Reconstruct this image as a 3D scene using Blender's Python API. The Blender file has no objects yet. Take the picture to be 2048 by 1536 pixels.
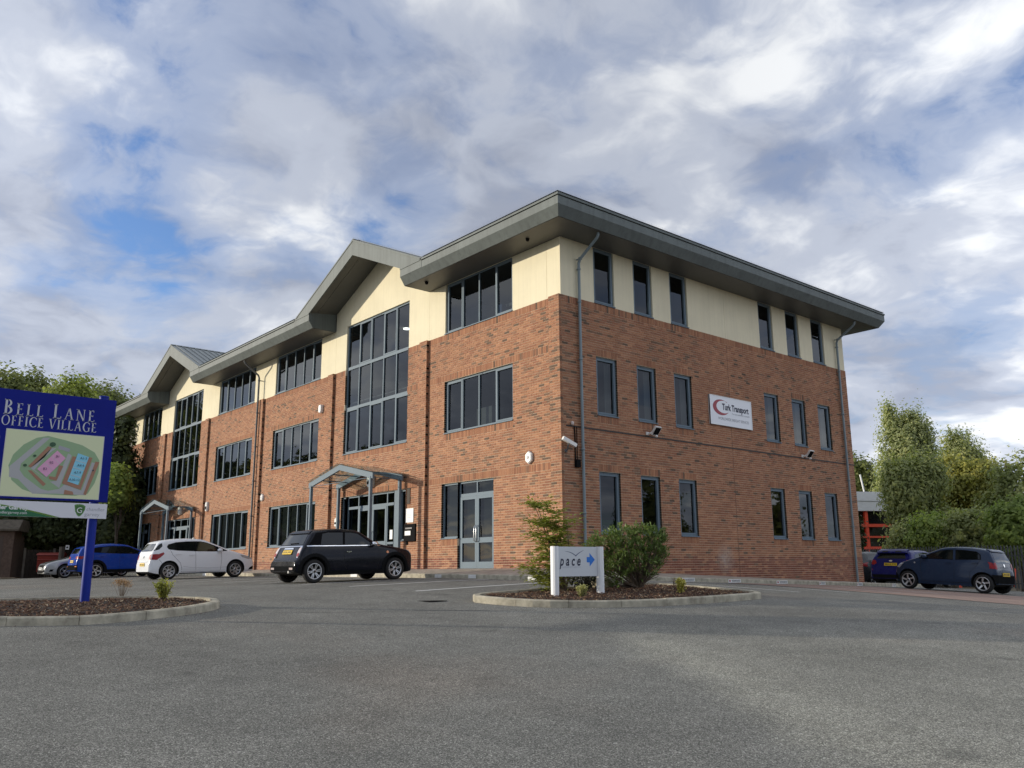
import bpy, bmesh, math, random
import numpy as np
from mathutils import Vector, Matrix, noise
from mathutils.bvhtree import BVHTree
R = math.radians
rnd = random.Random(7)
scn = bpy.context.scene
COL = scn.collection

# ------------------------------------------------------------------ camera
CAM = Vector((17.2, -16.4439, 0.0187))
YAW, PITCH, ROLL, FPX = R(49.78239), R(12.17636), R(-0.37403), 1701.094
_fw = Vector((-math.sin(YAW) * math.cos(PITCH), math.cos(YAW) * math.cos(PITCH), math.sin(PITCH)))
_r0 = Vector((math.cos(YAW), math.sin(YAW), 0))
_u0 = _r0.cross(_fw)
_r = _r0 * math.cos(ROLL) + _u0 * math.sin(ROLL)
_u = _u0 * math.cos(ROLL) - _r0 * math.sin(ROLL)
cd = bpy.data.cameras.new('camera')
cam = bpy.data.objects.new('camera', cd)
COL.objects.link(cam)
cd.sensor_width = 36.0
cd.lens = FPX / 2048 * 36
cd.clip_start = 0.1
cd.clip_end = 5000
m3 = Matrix((_r, _u, -_fw)).transposed()
cam.matrix_world = Matrix.Translation(CAM) @ m3.to_4x4()
scn.camera = cam


def ray(px, py):
    return (_fw + _r * ((px - 1024) / FPX) + _u * ((768 - py) / FPX)).normalized()


def at(px, py, dist):
    """the point of the place seen at that spot of the photograph, at a horizontal distance from the tripod"""
    d = ray(px, py)
    return CAM + d * (dist / math.hypot(d.x, d.y))


# ------------------------------------------------------------------ light
SUN_EL, SUN_AZ = 10.0, 44.0          # azimuth left of the front wall's outward normal
to_sun = Vector((-math.sin(R(SUN_AZ)) * math.cos(R(SUN_EL)), -math.cos(R(SUN_AZ)) * math.cos(R(SUN_EL)), math.sin(R(SUN_EL))))
sd = bpy.data.lights.new('sun', 'SUN')
sd.energy = 2.95
sd.angle = R(0.6)
sd.color = (1.0, 0.90, 0.74)
sun = bpy.data.objects.new('sun', sd)
COL.objects.link(sun)
sun.rotation_euler = to_sun.to_track_quat('Z', 'Y').to_euler()

world = bpy.data.worlds.new('World')
scn.world = world
world.use_nodes = True
SKY_STRENGTH = 0.1
EXPOSURE = 0.40


class NT:
    """small node-tree helper"""
    def __init__(s, tree):
        s.t = tree
        s.n = tree.nodes
        s.l = tree.links

    def node(s, typ, **kw):
        n = s.n.new(typ)
        for k, v in kw.items():
            if k == 'inp':
                for kk, vv in v.items():
                    if isinstance(vv, bpy.types.NodeSocket):
                        s.l.new(vv, n.inputs[kk])
                    else:
                        n.inputs[kk].default_value = vv
            else:
                setattr(n, k, v)
        return n

    def math(s, op, a, b=None, c=None, clamp=False):
        n = s.n.new('ShaderNodeMath')
        n.operation = op
        n.use_clamp = clamp
        for i, v in enumerate((a, b, c)):
            if v is None:
                continue
            if isinstance(v, bpy.types.NodeSocket):
                s.l.new(v, n.inputs[i])
            else:
                n.inputs[i].default_value = v
        return n.outputs[0]

    def vmath(s, op, a, b=None):
        n = s.n.new('ShaderNodeVectorMath')
        n.operation = op
        for i, v in enumerate((a, b)):
            if v is None:
                continue
            if isinstance(v, bpy.types.NodeSocket):
                s.l.new(v, n.inputs[i])
            else:
                n.inputs[i].default_value = v
        return n

    def noise(s, vec, scale, detail=4, rough=0.55, dist=0.0, dims='3D', w=0.0):
        n = s.n.new('ShaderNodeTexNoise')
        n.noise_dimensions = dims
        n.inputs['Scale'].default_value = scale
        n.inputs['Detail'].default_value = detail
        n.inputs['Roughness'].default_value = rough
        n.inputs['Distortion'].default_value = dist
        if dims == '4D':
            n.inputs['W'].default_value = w
        if vec is not None:
            s.l.new(vec, n.inputs['Vector'])
        return n.outputs['Fac']

    def ramp(s, fac, stops, interp='LINEAR'):
        n = s.n.new('ShaderNodeValToRGB')
        n.color_ramp.interpolation = interp
        e = n.color_ramp.elements
        while len(e) < len(stops):
            e.new(0.5)
        for i, (p, c) in enumerate(stops):
            e[i].position = p
            e[i].color = (c, c, c, 1) if isinstance(c, (int, float)) else (*c, 1)
        s.l.new(fac, n.inputs[0])
        return n.outputs[0]

    def mix(s, fac, a, b, mode='MIX'):
        n = s.n.new('ShaderNodeMix')
        n.data_type = 'RGBA'
        n.blend_type = mode
        for k, v in ((0, fac), (6, a), (7, b)):
            if isinstance(v, bpy.types.NodeSocket):
                s.l.new(v, n.inputs[k])
            else:
                n.inputs[k].default_value = (*v, 1) if isinstance(v, tuple) and len(v) == 3 else v
        return n.outputs[2]


def build_sky():
    t = NT(world.node_tree)
    for n in list(t.n):
        t.n.remove(n)
    sky = t.node('ShaderNodeTexSky', sky_type='NISHITA', sun_disc=False)
    sky.sun_elevation = R(SUN_EL)
    # the texture's sun stands at (sin rot, cos rot): bring it round to the lamp's own direction
    sky.sun_rotation = math.atan2(to_sun.x, to_sun.y)
    sky.air_density = 1.0
    sky.dust_density = 0.6
    sky.ozone_density = 2.2
    tc = t.node('ShaderNodeTexCoord')
    d = tc.outputs['Generated']
    sep = t.node('ShaderNodeSeparateXYZ')
    t.l.new(d, sep.inputs[0])
    zc = t.math('ADD', t.math('MAXIMUM', sep.outputs[2], 0.0), 0.22)
    px = t.math('DIVIDE', sep.outputs[0], zc)
    py = t.math('DIVIDE', sep.outputs[1], zc)
    comb = t.node('ShaderNodeCombineXYZ')
    t.l.new(px, comb.inputs[0])
    t.l.new(py, comb.inputs[1])
    p = t.vmath('ADD', comb.outputs[0], (3.1, 1.7, 0.0)).outputs[0]
    # domain warp gives wispy edges
    wv = t.node('ShaderNodeTexNoise')
    wv.inputs['Scale'].default_value = 2.2
    wv.inputs['Detail'].default_value = 4
    t.l.new(p, wv.inputs['Vector'])
    w0 = t.vmath('SUBTRACT', wv.outputs['Color'], (0.5, 0.5, 0.5)).outputs[0]
    sc = t.node('ShaderNodeVectorMath', operation='SCALE')
    t.l.new(w0, sc.inputs[0])
    sc.inputs['Scale'].default_value = 0.34
    pw = t.vmath('ADD', p, sc.outputs[0]).outputs[0]
    cover = t.noise(pw, 2.9, 7, 0.56)
    # openings of clear sky in the cloud sheet
    gap = None
    for (gx, gy, rad, amt) in GAPS:
        g = ray(gx, gy)
        dt = t.node('ShaderNodeVectorMath', operation='DOT_PRODUCT')
        t.l.new(d, dt.inputs[0])
        dt.inputs[1].default_value = g
        c0 = math.cos(R(rad))
        mr = t.node('ShaderNodeMapRange', interpolation_type='SMOOTHSTEP')
        t.l.new(dt.outputs['Value'], mr.inputs[0])
        mr.inputs[1].default_value = c0
        mr.inputs[2].default_value = 1.0
        mr.inputs[3].default_value = 0.0
        mr.inputs[4].default_value = amt
        gap = mr.outputs[0] if gap is None else t.math('ADD', gap, mr.outputs[0])
    rag = t.noise(t.vmath('ADD', pw, (4.4, 5.1, 0)).outputs[0], 5.5, 6, 0.6)
    cv = t.math('MULTIPLY_ADD', t.math('SUBTRACT', rag, 0.5), 0.34, t.math('SUBTRACT', cover, gap))
    mask = t.ramp(cv, [(0.20, 0.0), (0.36, 0.66), (0.52, 1.0)], 'EASE')
    # light and shade within the cloud: density now against density a step towards the sun
    pw2 = t.vmath('ADD', pw, (-0.11, -0.09, 0.22)).outputs[0]
    c2 = t.noise(pw2, 2.9, 5, 0.5)
    lit = t.math('SUBTRACT', cover, c2)
    br = t.noise(t.vmath('ADD', pw, (7.7, 2.2, 0)).outputs[0], 0.8, 5, 0.5)
    br2 = t.math('MULTIPLY_ADD', lit, 1.1, br)
    fine = t.noise(t.vmath('ADD', pw, (1.3, 9.1, 0)).outputs[0], 4.5, 5, 0.55)
    br3 = t.math('MULTIPLY_ADD', t.math('SUBTRACT', fine, 0.5), 0.35, br2)
    ccol = t.ramp(br3, [(0.22, CLOUD_LO), (0.50, CLOUD_MID), (0.80, CLOUD_HI)], 'EASE')
    # cloud towards the low sun is lit through
    dts = t.node('ShaderNodeVectorMath', operation='DOT_PRODUCT')
    t.l.new(d, dts.inputs[0])
    dts.inputs[1].default_value = to_sun
    glow = t.math('MULTIPLY_ADD', t.math('POWER', t.math('MAXIMUM', dts.outputs['Value'], 0.0), 2.5), 0.9, 1.0)
    # and cloud opposite it is lit full in the face
    back = t.math('POWER', t.math('MAXIMUM', t.math('MULTIPLY', dts.outputs['Value'], -1.0), 0.0), 1.5)
    glow = t.math('MULTIPLY_ADD', back, 1.15, glow)
    gs = t.node('ShaderNodeVectorMath', operation='SCALE')
    t.l.new(ccol, gs.inputs[0])
    t.l.new(glow, gs.inputs['Scale'])
    ccol = gs.outputs[0]
    # towards the horizon the sheet thickens
    hz = t.ramp(sep.outputs[2], [(0.0, 1.0), (0.16, 0.0)])
    mask2 = t.math('MAXIMUM', mask, t.math('MULTIPLY', hz, 0.85))
    blue = t.mix(1.0, sky.outputs[0], BLUE_GAIN, 'MULTIPLY')
    out = t.mix(mask2, blue, ccol)
    bg = t.node('ShaderNodeBackground')
    bg.inputs[1].default_value = SKY_STRENGTH
    t.l.new(out, bg.inputs[0])
    o = t.node('ShaderNodeOutputWorld')
    t.l.new(bg.outputs[0], o.inputs[0])


GAPS = [(185, 330, 10, 0.10), (240, 480, 7, 0.10), (320, 60, 8, 0.14), (690, 70, 7, 0.14), (790, 390, 5.5, 0.22), (1640, 60, 8, 0.09), (1950, 10, 8, 0.08)]
CLOUD_LO, CLOUD_MID, CLOUD_HI = (2.6, 2.88, 3.6), (3.65, 3.97, 4.7), (6.5, 6.65, 6.85)
BLUE_GAIN = (1.15, 1.3, 1.7)
build_sky()
vs = scn.view_settings
vs.view_transform = 'Standard'
vs.look = 'None'
vs.gamma = 1.0
vs.use_curve_mapping = False
vs.exposure = EXPOSURE
scn.cycles.max_bounces = 8
scn.cycles.transparent_max_bounces = 12
scn.cycles.sample_clamp_indirect = 6.0

# ------------------------------------------------------------------ materials
MATS = {}


def mat(name, col, rough=0.6, metal=0.0, var=0.0, vscale=3.0, bump=0.0, bscale=40.0, spec=0.5, coat=0.0, emit=None, detail=4, streak=0.0):
    if name in MATS:
        return MATS[name]
    m = bpy.data.materials.new(name)
    m.use_nodes = True
    t = NT(m.node_tree)
    b = t.n['Principled BSDF']
    b.inputs['Base Color'].default_value = (*col, 1)
    b.inputs['Roughness'].default_value = rough
    b.inputs['Metallic'].default_value = metal
    b.inputs['Specular IOR Level'].default_value = spec
    if coat:
        b.inputs['Coat Weight'].default_value = coat
        b.inputs['Coat Roughness'].default_value = 0.04
    if emit:
        b.inputs['Emission Color'].default_value = (*emit[:3], 1)
        b.inputs['Emission Strength'].default_value = emit[3]
    if var or bump:
        tc = t.node('ShaderNodeTexCoord')
        if var:
            n = t.noise(tc.outputs['Object'], vscale, detail, 0.6)
            lo = tuple(max(0, c * (1 - var)) for c in col)
            hi = tuple(min(1, c * (1 + var)) for c in col)
            cc = t.ramp(n, [(0.3, lo), (0.7, hi)])
            if streak:
                # rain-washed dirt: narrow upright runs
                mp_ = t.node('ShaderNodeMapping')
                mp_.inputs['Scale'].default_value = (7.0, 7.0, 0.35)
                t.l.new(tc.outputs['Object'], mp_.inputs['Vector'])
                ns = t.noise(mp_.outputs[0], 1.0, 5, 0.65)
                cc = t.mix(1.0, cc, t.ramp(ns, [(0.30, 1 - streak * 1.6), (0.55, 1.0)]), 'MULTIPLY')
            t.l.new(cc, b.inputs['Base Color'])
        if bump:
            n2 = t.noise(tc.outputs['Object'], bscale, 4, 0.6)
            bp = t.node('ShaderNodeBump', inp={'Strength': bump, 'Distance': 0.02})
            t.l.new(n2, bp.inputs['Height'])
            t.l.new(bp.outputs[0], b.inputs['Normal'])
    MATS[name] = m
    return m


def brick_mat(name, source):
    """fired clay: the brick's own colour comes from the mesh attribute or from the object, grain and stains on top"""
    m = bpy.data.materials.new(name)
    m.use_nodes = True
    t = NT(m.node_tree)
    b = t.n['Principled BSDF']
    if source == 'attr':
        c = t.node('ShaderNodeAttribute', attribute_name='col').outputs['Color']
    else:
        c = t.node('ShaderNodeObjectInfo').outputs['Color']
    geo = t.node('ShaderNodeNewGeometry')
    g = t.noise(geo.outputs['Position'], 55, 4, 0.65)
    c2 = t.mix(1.0, c, t.ramp(g, [(0.25, 0.84), (0.75, 1.14)]), 'MULTIPLY')
    s = t.noise(geo.outputs['Position'], 0.6, 5, 0.6)
    c3 = t.mix(1.0, c2, t.ramp(s, [(0.3, (0.88, 0.87, 0.86)), (0.7, (1.07, 1.07, 1.05))]), 'MULTIPLY')
    # lime bloom low on the gable end
    dv = t.vmath('SUBTRACT', geo.outputs['Position'], (0.0, 7.2, 0.25))
    ln = t.node('ShaderNodeVectorMath', operation='LENGTH')
    t.l.new(dv.outputs[0], ln.inputs[0])
    bl = t.math('MULTIPLY', t.ramp(ln.outputs['Value'], [(0.05, 0.75), (0.55, 0.0)]), t.ramp(t.noise(geo.outputs['Position'], 5, 4, 0.6), [(0.35, 0.3), (0.65, 1.0)]))
    c3 = t.mix(bl, c3, (0.50, 0.44, 0.38))
    t.l.new(c3, b.inputs['Base Color'])
    b.inputs['Roughness'].default_value = 0.85
    b.inputs['Specular IOR Level'].default_value = 0.25
    bp = t.node('ShaderNodeBump', inp={'Strength': 0.5, 'Distance': 0.004})
    t.l.new(g, bp.inputs['Height'])
    t.l.new(bp.outputs[0], b.inputs['Normal'])
    MATS[name] = m
    return m


M_BRICK = brick_mat('brick_clay', 'attr')
M_BRICK1 = brick_mat('brick_clay_single', 'object')
M_MORTAR = mat('mortar', (0.70, 0.58, 0.43), 0.95, var=0.18, vscale=4, bump=0.4, bscale=120)
M_CREAM = mat('cream_render', (0.80, 0.73, 0.53), 0.9, streak=.035, var=0.05, vscale=0.9, bump=0.15, bscale=140, spec=0.2)
M_ROOF = mat('grey_roof_metal', (0.135, 0.155, 0.148), 0.6, metal=0.0, var=0.10, vscale=1.2, spec=.3, streak=.14)
M_SOFFIT = mat('soffit_panel', (0.095, 0.097, 0.09), 0.5, var=0.06, vscale=1.0)
M_SHEET = mat('roof_sheet', (0.26, 0.28, 0.275), 0.6, var=0.05, spec=.3)
M_FRAME = mat('window_frame_paint', (0.155, 0.205, 0.245), 0.6, var=0.03, spec=.2)
M_PIPE = mat('downpipe_paint', (0.20, 0.25, 0.27), 0.45, var=0.08, vscale=2)
M_PIPED = mat('downpipe_paint_dark', (0.12, 0.13, 0.135), 0.5, var=0.1, vscale=2)
M_BLACK = mat('black_plastic', (0.010, 0.010, 0.011), 0.7, spec=.03)
M_DARK = mat('dark_gap', (0.01, 0.01, 0.01), 0.9)
M_WHITE = mat('white_paint', (0.78, 0.79, 0.78), 0.45, var=0.04, vscale=5)
M_WHITEPL = mat('white_plastic', (0.74, 0.73, 0.70), 0.4)
M_STEEL = mat('brushed_steel', (0.55, 0.56, 0.57), 0.3, metal=1.0)
M_CONC = mat('kerb_concrete', (0.42, 0.385, 0.30), 0.95, var=0.35, vscale=5, bump=0.6, bscale=60, spec=0.2)
M_WOODD = mat('dark_timber', (0.035, 0.028, 0.022), 0.8, var=0.3, vscale=4)
M_INT = mat('interior_paint', (0.22, 0.22, 0.21), 0.9)
M_CEIL = mat('interior_ceiling', (0.5, 0.5, 0.48), 0.9)
M_CARPET = mat('interior_carpet', (0.06, 0.065, 0.075), 0.95)
M_BLIND = mat('tinted_film', (0.055, 0.068, 0.066), 0.7)
M_LAMP = mat('lit_ceiling_lamp', (0.9, 0.9, 0.85), 0.5, emit=(1, 0.97, 0.9, 9.0))


def glass_mat(name, tint, rough=0.015, f0=0.035):
    m = bpy.data.materials.new(name)
    m.use_nodes = True
    t = NT(m.node_tree)
    for n in list(t.n):
        t.n.remove(n)
    tr = t.node('ShaderNodeBsdfTransparent')
    tr.inputs[0].default_value = (*tint, 1)
    gl = t.node('ShaderNodeBsdfGlossy')
    gl.inputs[0].default_value = (0.92, 0.96, 1.0, 1)
    gl.inputs['Roughness'].default_value = rough
    lw = t.node('ShaderNodeLayerWeight')
    lw.inputs[0].default_value = 0.5
    f = t.math('MULTIPLY_ADD', t.math('POWER', lw.outputs['Facing'], 4.0), 0.68, f0, clamp=True)
    geo = t.node('ShaderNodeNewGeometry')
    nz = t.noise(geo.outputs['Position'], 1.1, 1, 0.4)
    bp = t.node('ShaderNodeBump', inp={'Strength': 0.05, 'Distance': 0.05})
    t.l.new(nz, bp.inputs['Height'])
    t.l.new(bp.outputs[0], gl.inputs['Normal'])
    mx = t.node('ShaderNodeMixShader')
    t.l.new(f, mx.inputs[0])
    t.l.new(tr.outputs[0], mx.inputs[1])
    t.l.new(gl.outputs[0], mx.inputs[2])
    o = t.node('ShaderNodeOutputMaterial')
    t.l.new(mx.outputs[0], o.inputs[0])
    MATS[name] = m
    return m


M_GLASS = glass_mat('tinted_glass', (0.24, 0.27, 0.275))
M_CLEAR = glass_mat('canopy_glass', (0.80, 0.86, 0.84), 0.05, 0.05)

# ------------------------------------------------------------------ mesh helpers


class MB:
    """collects shapes; build() links them as ONE mesh object"""
    def __init__(s):
        s.v, s.f, s.mi, s.sm = [], [], [], []

    def face(s, pts, m=0, smooth=False):
        i = len(s.v)
        s.v.extend(tuple(p) for p in pts)
        s.f.append(tuple(range(i, i + len(pts))))
        s.mi.append(m)
        s.sm.append(smooth)

    def idx(s, verts, faces, m=0, smooth=False):
        i = len(s.v)
        s.v.extend(tuple(p) for p in verts)
        for f in faces:
            s.f.append(tuple(i + k for k in f))
            s.mi.append(m)
            s.sm.append(smooth)

    def hexa(s, p, m=0):
        """eight corners: bottom ring then top ring"""
        s.idx(p, [(3, 2, 1, 0), (4, 5, 6, 7), (0, 1, 5, 4), (1, 2, 6, 5), (2, 3, 7, 6), (3, 0, 4, 7)], m)

    def box(s, x0, x1, y0, y1, z0, z1, m=0):
        s.hexa([(x0, y0, z0), (x1, y0, z0), (x1, y1, z0), (x0, y1, z0), (x0, y0, z1), (x1, y0, z1), (x1, y1, z1), (x0, y1, z1)], m)

    def obox(s, c, ax, ay, az, hx, hy, hz, m=0):
        c, ax, ay, az = Vector(c), Vector(ax).normalized() * hx, Vector(ay).normalized() * hy, Vector(az).normalized() * hz
        s.hexa([c - ax - ay - az, c + ax - ay - az, c + ax + ay - az, c - ax + ay - az, c - ax - ay + az, c + ax - ay + az, c + ax + ay + az, c - ax + ay + az], m)

    def bar(s, a, b, w, h, up=(0, 0, 1), m=0):
        a, b = Vector(a), Vector(b)
        d = (b - a)
        L = d.length
        d.normalize()
        side = d.cross(Vector(up))
        if side.length < 1e-4:
            side = d.cross(Vector((1, 0, 0)))
        side.normalize()
        u = side.cross(d)
        s.obox((a + b) / 2, d, side, u, L / 2, w / 2, h / 2, m)

    def tube(s, path, rad, n=10, m=0, cap=True, smooth=True):
        path = [Vector(p) for p in path]
        rads = rad if isinstance(rad, (list, tuple)) else [rad] * len(path)
        rings = []
        prev = None
        for i, p in enumerate(path):
            d = (path[min(i + 1, len(path) - 1)] - path[max(i - 1, 0)])
            if d.length < 1e-9:
                d = Vector((0, 0, 1))
            d.normalize()
            if prev is None:
                a = d.cross(Vector((0, 0, 1)))
                if a.length < 1e-3:
                    a = d.cross(Vector((1, 0, 0)))
            else:
                a = prev - d * prev.dot(d)
                if a.length < 1e-4:
                    a = d.cross(Vector((0, 0, 1)))
            a.normalize()
            prev = a
            b = d.cross(a)
            rings.append([p + (a * math.cos(2 * math.pi * k / n) + b * math.sin(2 * math.pi * k / n)) * rads[i] for k in range(n)])
        vs_ = [p for r in rings for p in r]
        fs = []
        for i in range(len(rings) - 1):
            for k in range(n):
                k2 = (k + 1) % n
                fs.append((i * n + k, i * n + k2, (i + 1) * n + k2, (i + 1) * n + k))
        s.idx(vs_, fs, m, smooth)
        if cap:
            s.face(list(reversed(rings[0])), m)
            s.face(rings[-1], m)

    def lathe(s, prof, n=24, origin=(0, 0, 0), axis='z', m=0, smooth=True):
        """prof: (radius, height) pairs"""
        vs_, fs = [], []
        for (r, h) in prof:
            for k in range(n):
                a = 2 * math.pi * k / n
                c, d = r * math.cos(a), r * math.sin(a)
                q = (c, d, h) if axis == 'z' else ((c, h, d) if axis == 'y' else (h, c, d))
                vs_.append((q[0] + origin[0], q[1] + origin[1], q[2] + origin[2]))
        for i in range(len(prof) - 1):
            for k in range(n):
                k2 = (k + 1) % n
                fs.append((i * n + k, i * n + k2, (i + 1) * n + k2, (i + 1) * n + k))
        s.idx(vs_, fs, m, smooth)

    def prism(s, poly, a, b, fn, m=0):
        """polygon (p,q) swept from a to b; fn(p, q, t) -> point"""
        n = len(poly)
        A = [fn(p, q, a) for p, q in poly]
        B = [fn(p, q, b) for p, q in poly]
        s.idx(A + B, [tuple(range(n - 1, -1, -1)), tuple(range(n, 2 * n))] + [(i, (i + 1) % n, n + (i + 1) % n, n + i) for i in range(n)], m)

    def mesh(s, name, mats):
        me = bpy.data.meshes.new(name)
        me.from_pydata([tuple(v) for v in s.v], [], s.f)
        for mm in (mats if isinstance(mats, (list, tuple)) else [mats]):
            me.materials.append(mm)
        me.polygons.foreach_set('material_index', s.mi)
        me.polygons.foreach_set('use_smooth', s.sm)
        me.update()
        return me

    def build(s, name, mats, parent=None, fix=True, **props):
        me = s.mesh(name, mats)
        if fix:
            bm = bmesh.new()
            bm.from_mesh(me)
            bmesh.ops.recalc_face_normals(bm, faces=bm.faces)
            bm.to_mesh(me)
            bm.free()
        return link(name, me, parent, **props)


def link(name, me, parent=None, loc=None, **props):
    o = bpy.data.objects.new(name, me)
    COL.objects.link(o)
    if parent is not None:
        o.parent = parent
        if parent.get('_world'):
            o.matrix_parent_inverse = Matrix.Translation(-parent.location)
    if loc is not None:
        o.location = loc
    tag(o, **props)
    return o


def tag(o, label=None, cat=None, group=None, kind=None):
    for k, v in (('label', label), ('category', cat), ('group', group), ('kind', kind)):
        if v:
            o[k] = v
    return o


def thing(name, loc, label=None, cat=None, group=None, kind=None, world=True, rz=0.0):
    """an Empty at the thing's base. world=True: its parts are given in world coordinates"""
    o = bpy.data.objects.new(name, None)
    COL.objects.link(o)
    o.empty_display_size = 0.2
    o.location = loc
    o.rotation_euler.z = rz
    if world:
        o['_world'] = 1
    return tag(o, label, cat, group, kind)


def copy_tree(o, parent=None):
    c = o.copy()
    COL.objects.link(c)
    if parent is not None:
        c.parent = parent
    for ch in [k for k in bpy.data.objects if k.parent == o]:
        copy_tree(ch, c)
    return c


def smooth_by_angle(me, ang=35):
    me.polygons.foreach_set('use_smooth', [True] * len(me.polygons))
    me.set_sharp_from_angle(angle=R(ang))


def text_mesh(txt, size=1.0, shear=0.0, bold=0.0, extrude=0.0, align='LEFT', spacing=1.0, width=None):
    c = bpy.data.curves.new('lettering', 'FONT')
    c.body = txt
    c.size = size
    c.shear = shear
    c.offset = bold
    c.extrude = extrude
    c.align_x = align
    c.space_character = spacing
    c.resolution_u = 3
    o = bpy.data.objects.new('lettering', c)
    COL.objects.link(o)
    bpy.context.view_layer.update()
    me = bpy.data.meshes.new_from_object(o.evaluated_get(bpy.context.evaluated_depsgraph_get()))
    bpy.data.objects.remove(o)
    bpy.data.curves.remove(c)
    if width and len(me.vertices):
        xs = [v.co.x for v in me.vertices]
        k = width / (max(xs) - min(xs))
        for v in me.vertices:
            v.co.x *= k
    return me


def place_flat(me, origin, ux, uy, mt, name, parent, off=0.0):
    """lay a flat mesh (x right, y up) onto a plane"""
    ux, uy = Vector(ux).normalized(), Vector(uy).normalized()
    n = ux.cross(uy)
    O = Vector(origin) + n * off
    for v in me.vertices:
        v.co = O + ux * v.co.x + uy * v.co.y + n * v.co.z
    me.materials.clear()
    me.materials.append(mt)
    return link(name, me, parent)


# ------------------------------------------------------------------ the ground's height


def sp(t):
    return math.log1p(math.exp(t)) if t < 30 else t


def G(x, y):
    yy = max(y, -26.0)
    return -.24 - .128 * sp((min(x, 40) - 2) / 2) - .027 * sp(-(yy + 2)) - .03 * sp(min(y, 40))


def hit(px, py, dz=0.0):
    d = ray(px, py)
    t = 2.0
    while t < 250:
        P = CAM + d * t
        if P.z <= G(P.x, P.y) + dz:
            a, b = t - .25, t
            for _ in range(30):
                mth = (a + b) / 2
                P = CAM + d * mth
                if P.z <= G(P.x, P.y) + dz:
                    b = mth
                else:
                    a = mth
            return P
        t += .25
    return None


def sheet(name, xs, ys, dz, mt, **props):
    vs_ = [(x, y, G(x, y) + dz) for y in ys for x in xs]
    n = len(xs)
    fs = [(j * n + i, j * n + i + 1, (j + 1) * n + i + 1, (j + 1) * n + i) for j in range(len(ys) - 1) for i in range(n - 1)]
    me = bpy.data.meshes.new(name)
    me.from_pydata(vs_, [], fs)
    me.materials.append(mt)
    me.polygons.foreach_set('use_smooth', [True] * len(fs))
    return link(name, me, None, **props)


def frange(a, b, st):
    n = max(1, round((b - a) / st))
    return [a + (b - a) * i / n for i in range(n + 1)]


# ------------------------------------------------------------------ ground, car park


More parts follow.
